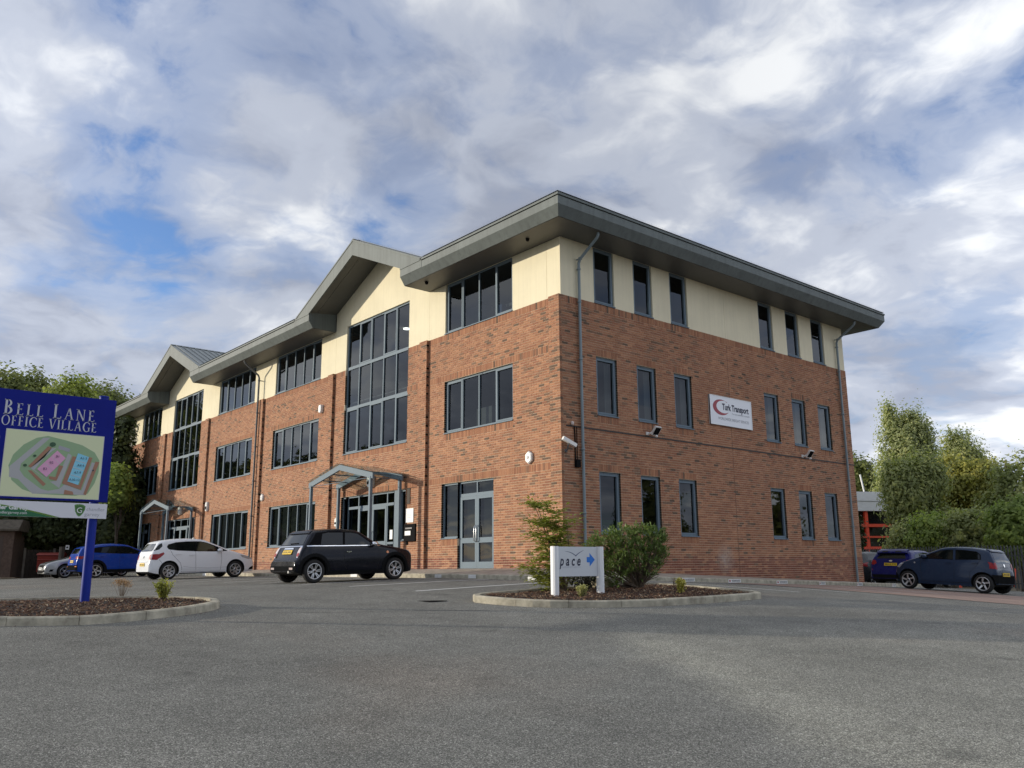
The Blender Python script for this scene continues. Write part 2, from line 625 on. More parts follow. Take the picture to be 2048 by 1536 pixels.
def asphalt_mat():
    m = bpy.data.materials.new('asphalt')
    m.use_nodes = True
    t = NT(m.node_tree)
    b = t.n['Principled BSDF']
    geo = t.node('ShaderNodeNewGeometry')
    P = geo.outputs['Position']
    v = t.node('ShaderNodeTexVoronoi', inp={'Scale': 125.0})
    t.l.new(P, v.inputs['Vector'])
    cell = t.node('ShaderNodeSeparateColor')
    t.l.new(v.outputs['Color'], cell.inputs[0])
    v2 = t.node('ShaderNodeTexVoronoi', inp={'Scale': 38.0})
    t.l.new(P, v2.inputs['Vector'])
    cell2 = t.node('ShaderNodeSeparateColor')
    t.l.new(v2.outputs['Color'], cell2.inputs[0])
    stone = t.ramp(cell.outputs[0], [(0.0, (0.062, 0.061, 0.054)), (0.5, (0.150, 0.148, 0.129)), (0.88, (0.265, 0.26, 0.229)), (1.0, (0.44, 0.43, 0.385))])
    big = t.noise(P, 0.35, 5, 0.6)
    mid = t.noise(P, 2.2, 5, 0.65)
    c = t.mix(1.0, stone, t.ramp(big, [(0.3, 0.80), (0.7, 1.2)]), 'MULTIPLY')
    c = t.mix(1.0, c, t.ramp(mid, [(0.3, 0.88), (0.7, 1.14)]), 'MULTIPLY')
    # rare pale chips
    chip = t.math('GREATER_THAN', cell2.outputs[1], 0.982)
    near = t.math('LESS_THAN', v2.outputs['Distance'], 0.36)
    c = t.mix(t.math('MULTIPLY', t.math('MULTIPLY', chip, near), 0.8), c, (0.42, 0.41, 0.38))
    # paler band: crisp along one slanting edge, fading away beyond it
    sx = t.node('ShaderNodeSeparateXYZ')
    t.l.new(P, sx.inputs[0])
    dx = t.math('SUBTRACT', sx.outputs[0], PALE_BAND[0])
    dy = t.math('SUBTRACT', sx.outputs[1], PALE_BAND[1])
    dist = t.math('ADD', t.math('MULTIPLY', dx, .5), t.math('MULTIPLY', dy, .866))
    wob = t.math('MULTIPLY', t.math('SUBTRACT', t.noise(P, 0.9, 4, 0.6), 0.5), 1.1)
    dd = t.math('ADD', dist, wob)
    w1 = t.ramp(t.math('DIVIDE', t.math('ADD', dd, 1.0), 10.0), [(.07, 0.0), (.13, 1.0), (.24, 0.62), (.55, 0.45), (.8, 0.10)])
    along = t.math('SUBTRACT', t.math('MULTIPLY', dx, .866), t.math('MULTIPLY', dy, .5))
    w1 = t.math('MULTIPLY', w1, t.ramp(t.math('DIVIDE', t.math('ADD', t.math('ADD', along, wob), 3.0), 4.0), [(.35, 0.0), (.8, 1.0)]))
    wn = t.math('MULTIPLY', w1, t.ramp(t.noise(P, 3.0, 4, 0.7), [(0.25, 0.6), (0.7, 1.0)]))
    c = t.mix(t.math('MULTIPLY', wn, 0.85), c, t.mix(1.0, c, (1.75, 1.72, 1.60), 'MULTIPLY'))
    # oil drips and damp patches
    spot = t.ramp(t.noise(P, 1.3, 3, 0.5), [(0.66, 0.0), (0.74, 1.0)])
    c = t.mix(t.math('MULTIPLY', spot, 0.35), c, (0.028, 0.028, 0.027))
    # faint rust tint from old brick paving
    tint = t.ramp(t.noise(P, 0.22, 3, 0.5), [(0.56, 0.0), (0.72, 1.0)])
    c = t.mix(t.math('MULTIPLY', tint, 0.30), c, t.mix(1.0, c, (1.25, 1.0, 0.86), 'MULTIPLY'))
    t.l.new(c, b.inputs['Base Color'])
    b.inputs['Roughness'].default_value = 0.9
    b.inputs['Specular IOR Level'].default_value = 0.3
    bp = t.node('ShaderNodeBump', inp={'Strength': 0.7, 'Distance': 0.006})
    t.l.new(t.math('MULTIPLY_ADD', cell.outputs[0], 0.7, t.math('MULTIPLY', v.outputs['Distance'], -0.8)), bp.inputs['Height'])
    t.l.new(bp.outputs[0], b.inputs['Normal'])
    return m


PALE_BAND = (9.63, -8.25)
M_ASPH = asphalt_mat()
M_DIRT = mat('dry_verge', (0.13, 0.105, 0.06), 0.95, var=0.45, vscale=1.5, bump=0.8, bscale=30, detail=8)
M_SLABS = mat('pavement_concrete', (0.36, 0.31, 0.25), 0.95, var=0.25, vscale=3, bump=0.4, bscale=60, detail=6)


def paving_mat():
    m = bpy.data.materials.new('red_block_paving')
    m.use_nodes = True
    t = NT(m.node_tree)
    b = t.n['Principled BSDF']
    geo = t.node('ShaderNodeNewGeometry')
    br = t.node('ShaderNodeTexBrick', offset=0.5)
    t.l.new(geo.outputs['Position'], br.inputs['Vector'])
    br.inputs['Scale'].default_value = 1.0
    br.inputs['Brick Width'].default_value = 0.2
    br.inputs['Row Height'].default_value = 0.1
    br.inputs['Mortar Size'].default_value = 0.004
    br.inputs['Color1'].default_value = (0.33, 0.215, 0.165, 1)
    br.inputs['Color2'].default_value = (0.28, 0.19, 0.15, 1)
    br.inputs['Mortar'].default_value = (0.20, 0.16, 0.13, 1)
    n = t.noise(geo.outputs['Position'], 1.5, 6, 0.6)
    c = t.mix(1.0, br.outputs[0], t.ramp(n, [(0.3, 0.78), (0.7, 1.2)]), 'MULTIPLY')
    t.l.new(c, b.inputs['Base Color'])
    b.inputs['Roughness'].default_value = 0.9
    bp = t.node('ShaderNodeBump', inp={'Strength': 0.4, 'Distance': 0.004})
    t.l.new(br.outputs['Fac'], bp.inputs['Height'])
    t.l.new(bp.outputs[0], b.inputs['Normal'])
    return m


M_REDPAV = paving_mat()
_far = [-2500, -1200, -600, -300, -180, -120]
sheet('ground', _far + frange(-90, 90, 6) + [130, 200, 400, 900, 2500], _far + frange(-90, 90, 6) + [130, 200, 400, 900, 2500], -.06, M_DIRT, kind='structure')
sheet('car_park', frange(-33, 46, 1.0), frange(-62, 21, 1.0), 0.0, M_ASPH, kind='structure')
sheet('paved_bays', frange(1.56, 40, 1.0), frange(4.7, 12.0, 0.8), 0.008, M_REDPAV, kind='structure')
# ------------------------------------------------------------------ the office building
D = 16.07                     # depth of the gable wall
XL = -41.1                    # far end of the long wall
GH, FH, BT, GS, FS = 2.73, 6.18, 7.83, 0.93, 4.38
EH = 9.65
SO, FB, TOP = 9.62, 9.90, 10.22      # soffit, fascia fold, roof edge
PIER = [0.0, -6.74, -13.47, -20.2, -26.94, -33.67, -40.4]
EC, HC = -10.15, -30.36       # gable centres
bld = thing('office_building', (-20, 8, -0.6), 'three storey red brick and cream office block with grey eaves and two gables', 'building')


class Plane:
    def __init__(s, kind, c):
        s.k, s.c = kind, c

    def P(s, u, d, z):
        return (u, s.c - d, z) if s.k == 'front' else (s.c + d, u, z)

    def box(s, mb, u0, u1, d0, d1, z0, z1, m=0):
        a, b = s.P(u0, d0, z0), s.P(u1, d1, z1)
        mb.box(min(a[0], b[0]), max(a[0], b[0]), min(a[1], b[1]), max(a[1], b[1]), z0, z1, m)


FRONT, SIDE = Plane('front', 0.0), Plane('side', 0.0)


def cells(mb, pl, u0, u1, z0, z1, holes, d, m=0, reveal=None, top=None):
    us = sorted({u0, u1} | {h[0] for h in holes if u0 < h[0] < u1} | {h[1] for h in holes if u0 < h[1] < u1})
    zs = sorted({z0, z1} | {h[2] for h in holes if z0 < h[2] < z1} | {h[3] for h in holes if z0 < h[3] < z1})
    for i in range(len(us) - 1):
        for j in range(len(zs) - 1):
            um, zm = (us[i] + us[i + 1]) / 2, (zs[j] + zs[j + 1]) / 2
            if any(h[0] < um < h[1] and h[2] < zm < h[3] for h in holes):
                continue
            mb.face([pl.P(us[i], d, zs[j]), pl.P(us[i + 1], d, zs[j]), pl.P(us[i + 1], d, zs[j + 1]), pl.P(us[i], d, zs[j + 1])], m)
    if reveal:
        for h in holes:
            a0, a1, b0, b1 = max(h[0], u0), min(h[1], u1), max(h[2], z0), min(h[3], z1)
            if a1 <= a0 or b1 <= b0:
                continue
            q = lambda p, r: mb.face([pl.P(p[0], d, p[1]), pl.P(r[0], d, r[1]), pl.P(r[0], d - reveal, r[1]), pl.P(p[0], d - reveal, p[1])], m)
            q((a0, b0), (a0, b1))
            q((a1, b0), (a1, b1))
            if h[2] >= z0:
                q((a0, b0), (a1, b0))
            if h[3] <= z1:
                q((a0, b1), (a1, b1))


# ---- openings: name, u0, u1, z0, z1
BAYW = {'A': (-5.79, -2.21), 'B': (-19.16, -14.76), 'C': (-25.91, -21.43), 'I': (-38.42, -34.86)}
BAYE = {'E': (-12.62, -8.05), 'H': (-32.72, -28.25)}
HOLF, HOLC = [], []    # brick openings, cream openings
for k, (a, b) in BAYW.items():
    HOLC.append((a, b, BT, EH))
    HOLF.append((a, b, FS, FH))
HOLF += [(-5.90, -5.0, GS, GH), (-5.0, -3.16, -.03, GH)]
for k in 'BC':
    HOLF.append((*BAYW[k], GS, GH))
HOLF += [(-38.62, -37.81, GS, GH), (-37.81, -35.85, -.03, GH), (-35.85, -35.2, GS, GH)]
for k, (a, b) in BAYE.items():
    HOLF.append((a, b, FS, BT + 1))
    HOLC.append((a, b, BT - 1, EH))
    HOLF += [(a, a + .40, GS, GH), (a + .40, b - .76, -.03, GH), (b - .76, b - .40, -.03, GH), (b - .40, b, GS, GH)]
SW = [1.39, 3.19, 4.99, 10.06, 11.86, 13.66]
HOLS = [(u, u + .9, GS, GH) for u in SW] + [(u, u + .9, FS, FH) for u in SW]
HOLSC = [(u, u + .9, BT, EH) for u in SW]

# ---- bricks
PAL = [(0.37, 0.180, 0.102), (0.405, 0.202, 0.115), (0.335, 0.160, 0.094), (0.375, 0.190, 0.112), (0.32, 0.148, 0.088)]
PALD = [(0.205, 0.125, 0.082), (0.145, 0.095, 0.066), (0.25, 0.14, 0.09), (0.27, 0.145, 0.092)]
PALP = [(0.260, 0.105, 0.068), (0.220, 0.092, 0.062), (0.285, 0.125, 0.080)]
BR = []       # pl, u0, u1, z0, z1, colour, deep, wall
Z0 = .03


def brick_colour(u, z, soldier=False):
    n = noise.noise((u * .55, z * .9, 3.3))
    r = rnd.random()
    pd = 0.12 + 0.16 * n + (0.10 if abs(u) < 1.2 and z > 3 else 0)
    if soldier:
        pd *= .55
    if z < .30 and rnd.random() < .8:
        c = rnd.choice(PALP)
    elif r < pd:
        c = rnd.choice(PALD)
    else:
        c = rnd.choice(PAL)
    k = rnd.uniform(.9, 1.1)
    return tuple(x * k for x in c)


def lay(pl, u0, u1, zlo, zhi, holes, soldiers, wall, deep_ends=(True, True), shift=0.0):
    k0, k1 = math.ceil((zlo - Z0) / .075 - 1e-6), math.floor((zhi - Z0) / .075 + 1e-6)
    for k in range(k0, k1):
        za, zb = Z0 + .075 * k + .010, Z0 + .075 * k + .075
        zm = (za + zb) / 2
        spans = [(u0(k) if callable(u0) else u0, u1(k) if callable(u1) else u1, deep_ends[0], deep_ends[1])]

        def cut(spans, a, b, deep):
            out = []
            for (p, q, e0, e1) in spans:
                if b <= p or a >= q:
                    out.append((p, q, e0, e1))
                    continue
                if a > p:
                    out.append((p, a, e0, deep))
                if b < q:
                    out.append((b, q, deep, e1))
            return out
        for h in holes:
            if h[2] < zm < h[3]:
                spans = cut(spans, h[0], h[1], True)
        for (a, b, s0, s1) in soldiers:
            if s0 < zm < s1:
                spans = cut(spans, a, b, False)
        for (p, q, e0, e1) in spans:
            off = (shift + (.1125 if k % 2 else 0.0)) % .225
            x = math.floor((p - off) / .225) * .225 + off
            while x < q - .01:
                a, b = max(x, p), min(x + .215, q)
                if x < p - .215:
                    x += .225
                    continue
                if b - a > .012:
                    deep = (e0 and a - p < .12) or (e1 and q - b < .12)
                    BR.append((pl, a, b, za, zb, brick_colour((a + b) / 2, zm), deep, wall, False))
                x += .225
    for (a, b, s0, s1) in soldiers:
        if not callable(u0) and not callable(u1) and (a < u0 - .01 or b > u1 + .01):
            continue
        n = max(1, round((b - a) / .075))
        st = (b - a) / n
        ok = [h for h in holes if not (h[1] <= a or h[0] >= b or h[3] <= s0 + .02 or h[2] >= s1 - .02)]
        for i in range(n):
            p, q = a + i * st + .005, a + (i + 1) * st - .005
            if any(h[0] < (p + q) / 2 < h[1] for h in ok):
                continue
            BR.append((pl, p, q, s0 + .010, s1, brick_colour((p + q) / 2, s0, True), False, wall, True))


PW = .45
SOLF = []
for i in range(6):
    r_, l_ = PIER[i] - PW, PIER[i + 1]
    SOLF += [(l_, r_, BT - .225, BT), (l_, r_, FH, FH + .225), (l_, r_, GH, GH + .225)]
for (a, b) in BAYW.values():
    SOLF.append((a, b, FS - .225, FS))
for (a, b) in BAYE.values():
    SOLF.append((a, b, FS - .225, FS))
SOLF += [(-5.90, -5.0, GS - .225, GS)]
for i in range(6):
    lay(FRONT, PIER[i + 1], PIER[i] - PW, -.345, BT, HOLF, SOLF, 'f', (False, False))
lay(FRONT, XL, PIER[6] - PW, -.345, BT, [], [], 'f')
for i, p in enumerate(PIER):
    pf = Plane('front', -.1025)
    lay(pf, p - PW, p if i else (lambda k: 0.0 if k % 2 == 0 else -.1125), -.42, BT, [], [], 'f', (True, True), shift=(p - PW + .010) % .225)
    if i:
        lay(Plane('side', p), -.1025, -.002, -.345, BT, [], [], 'f', (False, False), shift=-.1025)
SOLS = [(.12, D, BT - .225, BT)]
for u in SW:
    SOLS += [(u, u + .9, GH, GH + .225), (u, u + .9, FH, FH + .225), (u, u + .9, GS - .225, GS), (u, u + .9, FS - .225, FS)]
lay(SIDE, lambda k: .010 if k % 2 == 0 else -.1025, D, -1.02, BT, HOLS, SOLS, 's', (True, True), shift=.010)

# backing walls with the mortar's colour, a centimetre behind the brick faces
def brick_wall(name, fn):
    mb = MB()
    fn(mb)
    return mb.build(name, M_MORTAR, bld)


def _front(mb):
    for i in range(6):
        cells(mb, FRONT, PIER[i + 1], PIER[i] - PW, -.5, BT - .005, HOLF, -.008, reveal=.16)
    cells(mb, FRONT, XL, PIER[6] - PW, -.5, BT - .005, [], -.008)
    for p in PIER:
        a, b = p - PW + .004, p - .008
        mb.box(a, b, -.1025 + .008, .0, -.5, BT - .006)
    mb.box(XL, XL + .3, .02, D, -.9, BT - .005)
    mb.box(XL, -.02, D - .3, D - .01, -1.2, BT - .005)


def _side(mb):
    cells(mb, SIDE, -.094, D - .004, -1.1, BT - .005, HOLS, -.008, reveal=.16)


W_FRONT = brick_wall('front_brick_wall', _front)
W_SIDE = brick_wall('gable_end_brick_wall', _side)


def px_area(b):
    pl, u0, u1, z0, z1 = b[:5]
    c = Vector(pl.P((u0 + u1) / 2, 0, (z0 + z1) / 2)) - CAM
    w = c.dot(_fw)
    if w < 1:
        return 0
    x, y = c.dot(_r) / w * FPX, c.dot(_u) / w * FPX
    if abs(x) > 1000 or abs(y) > 760:
        return 0
    nrm = Vector((0, -1, 0)) if pl.k == 'front' else Vector((1, 0, 0))
    cs = -c.normalized().dot(nrm)
    # those behind the planted island do not show
    if x + 1024 > 1020 and x + 1024 < 1345 and 768 - y > 1010:
        return 0
    return max(0, cs) * (u1 - u0) * (z1 - z0) / c.length_squared


order = sorted(range(len(BR)), key=lambda i: -px_area(BR[i]))
single = set(order[:298])
unit = {}


def brick_geo(mb_v, mb_f, b, base):
    pl, u0, u1, z0, z1, col, deep, wall, sol = b
    d1 = .0 + b_proud(b)
    d0 = -.10 if deep else -.014
    mb_v += [pl.P(u0, d1, z0), pl.P(u1, d1, z0), pl.P(u1, d1, z1), pl.P(u0, d1, z1), pl.P(u0, d0, z0), pl.P(u1, d0, z0), pl.P(u1, d0, z1), pl.P(u0, d0, z1)]
    q = base
    fs = [(0, 1, 2, 3), (1, 5, 6, 2), (4, 0, 3, 7), (3, 2, 6, 7), (4, 5, 1, 0)]
    mb_f += [tuple(q + i for i in f) for f in fs]


def b_proud(b):
    return ((int(b[1] * 977 + b[3] * 3571) % 7) - 3) * .0006


for wall, par, nm in (('f', W_FRONT, 'front'), ('s', W_SIDE, 'side')):
    vs_, fs, cs = [], [], []
    for i, b in enumerate(BR):
        if b[7] != wall or i in single:
            continue
        brick_geo(vs_, fs, b, len(vs_))
        cs += [(*b[5], 1.0)] * 5
    me = bpy.data.meshes.new('brickwork')
    me.from_pydata(vs_, [], fs)
    at_ = me.attributes.new('col', 'FLOAT_COLOR', 'FACE')
    at_.data.foreach_set('color', [x for c in cs for x in c])
    me.materials.append(M_BRICK)
    link('brickwork', me, par, kind='stuff')
for i in order[:298]:
    b = BR[i]
    pl, u0, u1, z0, z1 = b[:5]
    key = (pl.k, round(u1 - u0, 3), round(z1 - z0, 3), b[6])
    if key not in unit:
        hu, hz, dp = (u1 - u0) / 2, (z1 - z0) / 2, .10 if b[6] else .014
        mb = MB()
        Plane(pl.k, 0).box(mb, -hu, hu, -dp, 0, -hz, hz)
        unit[key] = mb.mesh('brick', M_BRICK1)
    o = link('brick', unit[key], W_SIDE if b[7] == 's' else W_FRONT, Vector(pl.P((u0 + u1) / 2, b_proud(b), (z0 + z1) / 2)))
    o.color = (*b[5], 1)

# ---- cream rendered upper storey, in panels with open joints
def cream(pl, u0, u1, z0, z1, holes, d=-.012):
    mb = MB()
    cells(mb, pl, u0, u1, z0, z1, holes, d, reveal=.13)
    mb.face([pl.P(u0, d, z0), pl.P(u0, d, z1), pl.P(u0, d - .03, z1), pl.P(u0, d - .03, z0)])
    mb.face([pl.P(u1, d, z0), pl.P(u1, d, z1), pl.P(u1, d - .03, z1), pl.P(u1, d - .03, z0)])
    return mb.build('cream_render_panel', M_CREAM, bld)


J = .004
edges = [XL + .12, -40.5, -33.7, -26.95, -20.25, -13.5, -6.75, -.62, -.012]
for a, b in zip(edges[:-1], edges[1:]):
    gable = b in (-26.95, -6.75)
    cream(FRONT, a + J, b - J, BT + .001, SO + .05, HOLC)
for c in (EC, HC):
    mb = MB()
    pts = [(c - 3.39, SO + .05), (c + 3.39, SO + .05), (c + 3.39, 10.39), (c, 11.87), (c - 3.39, 10.39)]
    mb.face([FRONT.P(p, -.012, q) for p, q in pts])
    mb.build('gable_render_panel', M_CREAM, bld)
for a, b in ((-.012, 7.95), (7.95, D - .03)):
    cream(SIDE, a + J, b - J, BT + .001, SO + .05, HOLSC)
mb = MB()
mb.box(XL + .12, XL + .2, .05, D, BT, SO + .05)
mb.box(XL + .12, -.05, D - .1, D - .03, BT, SO + .05)
mb.build('rear_render_wall', M_CREAM, bld)
# joints' dark backing and the movement joint in the gable-end brickwork
mb = MB()
SIDE.box(mb, 7.944, 7.958, -.006, .002, -1.0, BT - .24)
mb.build('movement_joint', mat('joint_sealant', (0.09, 0.06, 0.045), 0.8), bld)

# ---- floors, ceilings and partitions inside, seen dimly through the tinted glass
mb = MB()
for z in (-.06, 3.36, 6.83):
    mb.box(XL + .3, -.3, .25, D - .35, z, z + .03)
mb.build('interior_floor', M_CARPET, bld)
mb = MB()
for z in (3.0, 6.46, 9.75):
    mb.box(XL + .3, -.3, .25, D - .35, z, z + .04)
mb.build('interior_ceiling', M_CEIL, bld)
mb = MB()
for z0, z1 in ((-.03, 3.0), (3.39, 6.46), (6.86, 9.75)):
    mb.box(XL + .3, -5.5, 6.0, 6.1, z0, z1)
    mb.box(-5.6, -5.5, 6.1, D - .35, z0, z1)
    for x in (-6.97, -13.7, -20.45, -27.2, -33.9):
        mb.box(x, x + .1, .26, 6, z0, z1)
mb.build('partition_wall', M_INT, bld)
for x, y, z in ((-11.6, 2.2, 9.74), (-9.3, 1.5, 9.74), (-10.9, 2.4, 6.45), (-8.6, 1.9, 6.45), (-17.5, 2.0, 9.74), (-15.6, 2.0, 9.74), (-30.0, 1.6, 9.74), (-22.6, 2.2, 9.74)):
    mb = MB()
    mb.lathe([(.0, .0), (.13, .0), (.13, -.02), (0, -.02)], 14, (x, y, z))
    mb.build('ceiling_downlight', M_LAMP, bld)


# ---- windows
def pane(pl, u0, u1, z0, z1, d, par, tilt=True, m=None):
    mb = MB()
    a = rnd.uniform(-.008, .008) if tilt else 0
    b = rnd.uniform(-.006, .006) if tilt else 0
    t = .012
    dd = lambda u, z: d + a * (z - (z0 + z1) / 2) + b * (u - (u0 + u1) / 2)
    ring = [(u0, z0), (u1, z0), (u1, z1), (u0, z1)]
    mb.face([pl.P(u, dd(u, z), z) for u, z in ring])
    return mb.build('pane', m or M_GLASS, par, fix=False)


def blind(pl, u0, u1, z0, z1, par):
    mb = MB()
    pl.box(mb, u0, u1, -.20, -.195, z0, z1)
    mb.build('blind', M_BLIND, par)


def window(pl, u0, u1, z0, z1, n, rows=None, sash=(), name='window', sill=True, film=False, label=None, fw=.06, fr=(-.15, -.085), us=None):
    mb = MB()
    d0, d1 = fr
    pl.box(mb, u0, u0 + fw, d0, d1, z0, z1)
    pl.box(mb, u1 - fw, u1, d0, d1, z0, z1)
    zc = sorted([z0] + list(rows or []) + [z1])
    pl.box(mb, u0 + fw, u1 - fw, d0, d1 - .001, z1 - fw, z1)
    pl.box(mb, u0 + fw, u1 - fw, d0, d1 - .001, z0, z0 + fw + .01)
    us = us or [u0 + fw / 2 + (u1 - u0 - fw) * i / n for i in range(n + 1)]
    for u in us[1:-1]:
        pl.box(mb, u - .025, u + .025, d0, d1 - .002, z0 + fw, z1 - fw)
    for z in zc[1:-1]:
        pl.box(mb, u0 + fw, u1 - fw, d0, d1 - .003, z - .06, z + .06)
    sashes, panes = [], []
    for j in range(len(zc) - 1):
        za = z0 + fw + .01 if j == 0 else zc[j] + .06
        zb = z1 - fw if j == len(zc) - 2 else zc[j + 1] - .06
        for i in range(n):
            a = u0 + fw if i == 0 else us[i] + .025
            b = u1 - fw if i == n - 1 else us[i + 1] - .025
            if (i, j) in sash:
                e = .045
                for q in ((a, a + e, za, zb), (b - e, b, za, zb), (a + e, b - e, za, za + e), (a + e, b - e, zb - e, zb)):
                    pl.box(mb, q[0], q[1], d0 + .01, d1 + .008, q[2], q[3])
                a, b, za2, zb2 = a + e, b - e, za + e, zb - e
            else:
                za2, zb2 = za, zb
            panes.append((a, b, za2, zb2))
    # trickle vent in the head
    if sash:
        um = (u0 + u1) / 2
        pl.box(mb, um - min(.2, (u1 - u0) * .3), um + min(.2, (u1 - u0) * .3), d1, d1 + .012, z1 - .045, z1 - .02)
    w = mb.build(name, M_FRAME, bld, label=label)
    for q in panes:
        pane(pl, *q, (d0 + d1) / 2 - .01, w)
    if film:
        blind(pl, u0 + .02, u1 - .02, z0 + .02, z1 - .02, w)
    if sill:
        mb = MB()
        pl.box(mb, u0 - .0, u1 + .0, d0, .035, z0 - .012, z0 + .018)
        mb.build('sill', M_FRAME, w)
    return w


for k, (a, b) in BAYW.items():
    n = 4 if k in 'AI' else 5
    window(FRONT, a, b, BT + .012, EH, n, sash=((0, 0), (n - 1, 0)))
    window(FRONT, a, b, FS + .012, FH, n, sash=((0, 0), (n - 1, 0)))
    if k in 'BC':
        window(FRONT, a, b, GS + .012, GH, n, sash=((0, 0), (n - 1, 0)), film=True)
for k, (a, b) in BAYE.items():
    window(FRONT, a, b, FS + .012, EH, 5, rows=(6.22, 7.87), sash=((0, 0), (2, 0), (4, 0), (1, 2), (3, 2)), name='tall_window')
M_VANE = mat('blind_vane', (.50, .50, .47), .8)
for u in SW:
    for z0, z1 in ((GS + .012, GH), (FS + .012, FH), (BT + .012, EH)):
        w = window(SIDE, u, u + .9, z0, z1, 1, sash=((0, 0),), fr=(-.15, -.07))
        if z0 > 4 and z0 < 5:
            mb = MB()
            for k in range(4):
                mb.bar((-.24, u + .60 + k * .07, z0 + .1), (-.24, u + .60 + k * .07, z1 - .08), .004, .06, up=(0, 1, 0))
            mb.build('vertical_blind', M_VANE, w)
# office clutter behind the upper corner window: cupboard, shelf edge, striped roll
for nm, q, m_ in (('cupboard', (-5.7, -4.9, .9, 1.4, 6.87, 8.9), mat('pale_cupboard', (.45, .46, .48), .6)), ('shelf', (-4.0, -2.3, 1.2, 1.35, 8.62, 8.72), M_VANE), ('filing_rack', (-4.0, -3.7, .8, 1.0, 6.87, 8.6), mat('rack_blue', (.10, .22, .55), .6)), ('desk', (-4.6, -2.6, .5, 1.2, 7.58, 7.62), M_VANE), ('cupboard', (-4.9, -4.1, .7, 1.2, 3.39, 5.2), M_VANE), ('desk', (-18.5, -16, .5, 1.2, 4.14, 4.18), M_VANE), ('cupboard', (-18.9, -18.3, .8, 1.3, 6.87, 8.8), M_VANE), ('desk', (-24.5, -22.5, .5, 1.2, 7.58, 7.62), M_VANE)):
    mb = MB()
    mb.box(*q)
    mb.build(nm, m_, bld)


# ---- doors
def door_leaf(pl, u0, u1, z0, z1, low, par, hinge_left, film=False, hnd=True):
    mb = MB()
    e, d0, d1 = .095, -.14, -.075
    pl.box(mb, u0, u0 + e, d0, d1, z0, z1)
    pl.box(mb, u1 - e, u1, d0, d1, z0, z1)
    pl.box(mb, u0 + e, u1 - e, d0, d1 - .001, z1 - e, z1)
    pl.box(mb, u0 + e, u1 - e, d0, d1 - .001, z0, z0 + .2)
    pl.box(mb, u0 + e, u1 - e, d0, d1 - .001, low - .08, low + .08)
    o = mb.build('door_leaf', M_FRAME, par)
    pane(pl, u0 + e, u1 - e, z0 + .2, low - .08, -.11, par)
    pane(pl, u0 + e, u1 - e, low + .08, z1 - e, -.11, par)
    if hnd:
        h = MB()
        uu = u1 - .05 if hinge_left else u0 + .05
        h.tube([pl.P(uu, -.075, low - .05), pl.P(uu, -.01, low - .02), pl.P(uu, -.0, low + .08), pl.P(uu, .0, low + .32), pl.P(uu, -.01, low + .42), pl.P(uu, -.075, low + .45)], .016, 8)
        h.build('door_handle', M_STEEL, par)


def entrance(pl, u0, u1, z1, us, transom, door, low, film=False, name='entrance_door', full=True):
    """a glazed screen to the ground: verticals at us, a pair of doors between the two in door"""
    mb = MB()
    d0, d1 = -.15, -.085
    for u in us:
        pl.box(mb, u - .03, u + .03, d0, d1, -.02, z1)
    pl.box(mb, us[0] + .03, us[-1] - .03, d0, d1 - .001, z1 - .06, z1)
    pl.box(mb, us[0] + .03, us[-1] - .03, d0, d1 - .002, transom - .05, transom + .05)
    dm = (door[0] + door[1]) / 2
    pl.box(mb, dm - .025, dm + .025, d0, d1 - .002, transom + .05, z1 - .06)
    for a, b in zip(us[:-1], us[1:]):
        if abs(a - door[0]) > .01:
            pl.box(mb, a + .03, b - .03, d0, d1 - .003, low - .04, low + .04)
            pl.box(mb, a + .03, b - .03, d0, d1 - .003, -.02, .10)
    w = mb.build(name, M_FRAME, bld)
    for a, b in zip(us[:-1], us[1:]):
        if abs(a - door[0]) > .01:
            pane(pl, a + .03, b - .03, .10, low - .04, -.12, w)
            pane(pl, a + .03, b - .03, low + .04, transom - .05, -.12, w)
            pane(pl, a + .03, b - .03, transom + .05, z1 - .06, -.12, w)
    pane(pl, door[0] + .03, dm - .025, transom + .05, z1 - .06, -.12, w)
    pane(pl, dm + .025, door[1] - .03, transom + .05, z1 - .06, -.12, w)
    door_leaf(pl, door[0] + .033, dm - .003, .0, transom - .053, low, w, True)
    door_leaf(pl, dm + .003, door[1] - .033, .0, transom - .053, low, w, False)
    if film:
        blind(pl, us[0] + .03, us[-1] - .03, 0, z1 - .03, w)
    return w


window(FRONT, -5.90, -5.0, GS + .012, GH, 1, film=True)
entrance(FRONT, -5.0, -3.16, GH, [-4.97, -3.19], 2.29, (-4.97, -3.19), .86, film=True, name='side_door')
for a, b in BAYE.values():
    window(FRONT, a, a + .40, GS + .012, GH, 1)
    window(FRONT, b - .40, b, GS + .012, GH, 1)
    entrance(FRONT, a + .4, b - .76, GH, [a + .43, a + 1.22, a + 3.25, b - .79], 2.28, (a + 1.22, a + 3.25), .9)
    mb = MB()
    FRONT.box(mb, b - .76 + .001, b - .40 - .001, -.15, -.02, -.02, GH)
    mb.build('infill_panel', M_FRAME, bld)
window(FRONT, -38.62, -37.81, GS + .012, GH, 1, film=True)
entrance(FRONT, -37.81, -35.85, GH, [-37.78, -35.88], 2.29, (-37.78, -35.88), .86, name='side_door')
window(FRONT, -35.85, -35.2, GS + .012, GH, 1, film=True)
# paper notice inside the main entrance side light
mb = MB()
FRONT.box(mb, -9.16, -8.98, -.085, -.08, 1.03, 1.36)
mb.build('paper_notice', M_WHITE, bld)
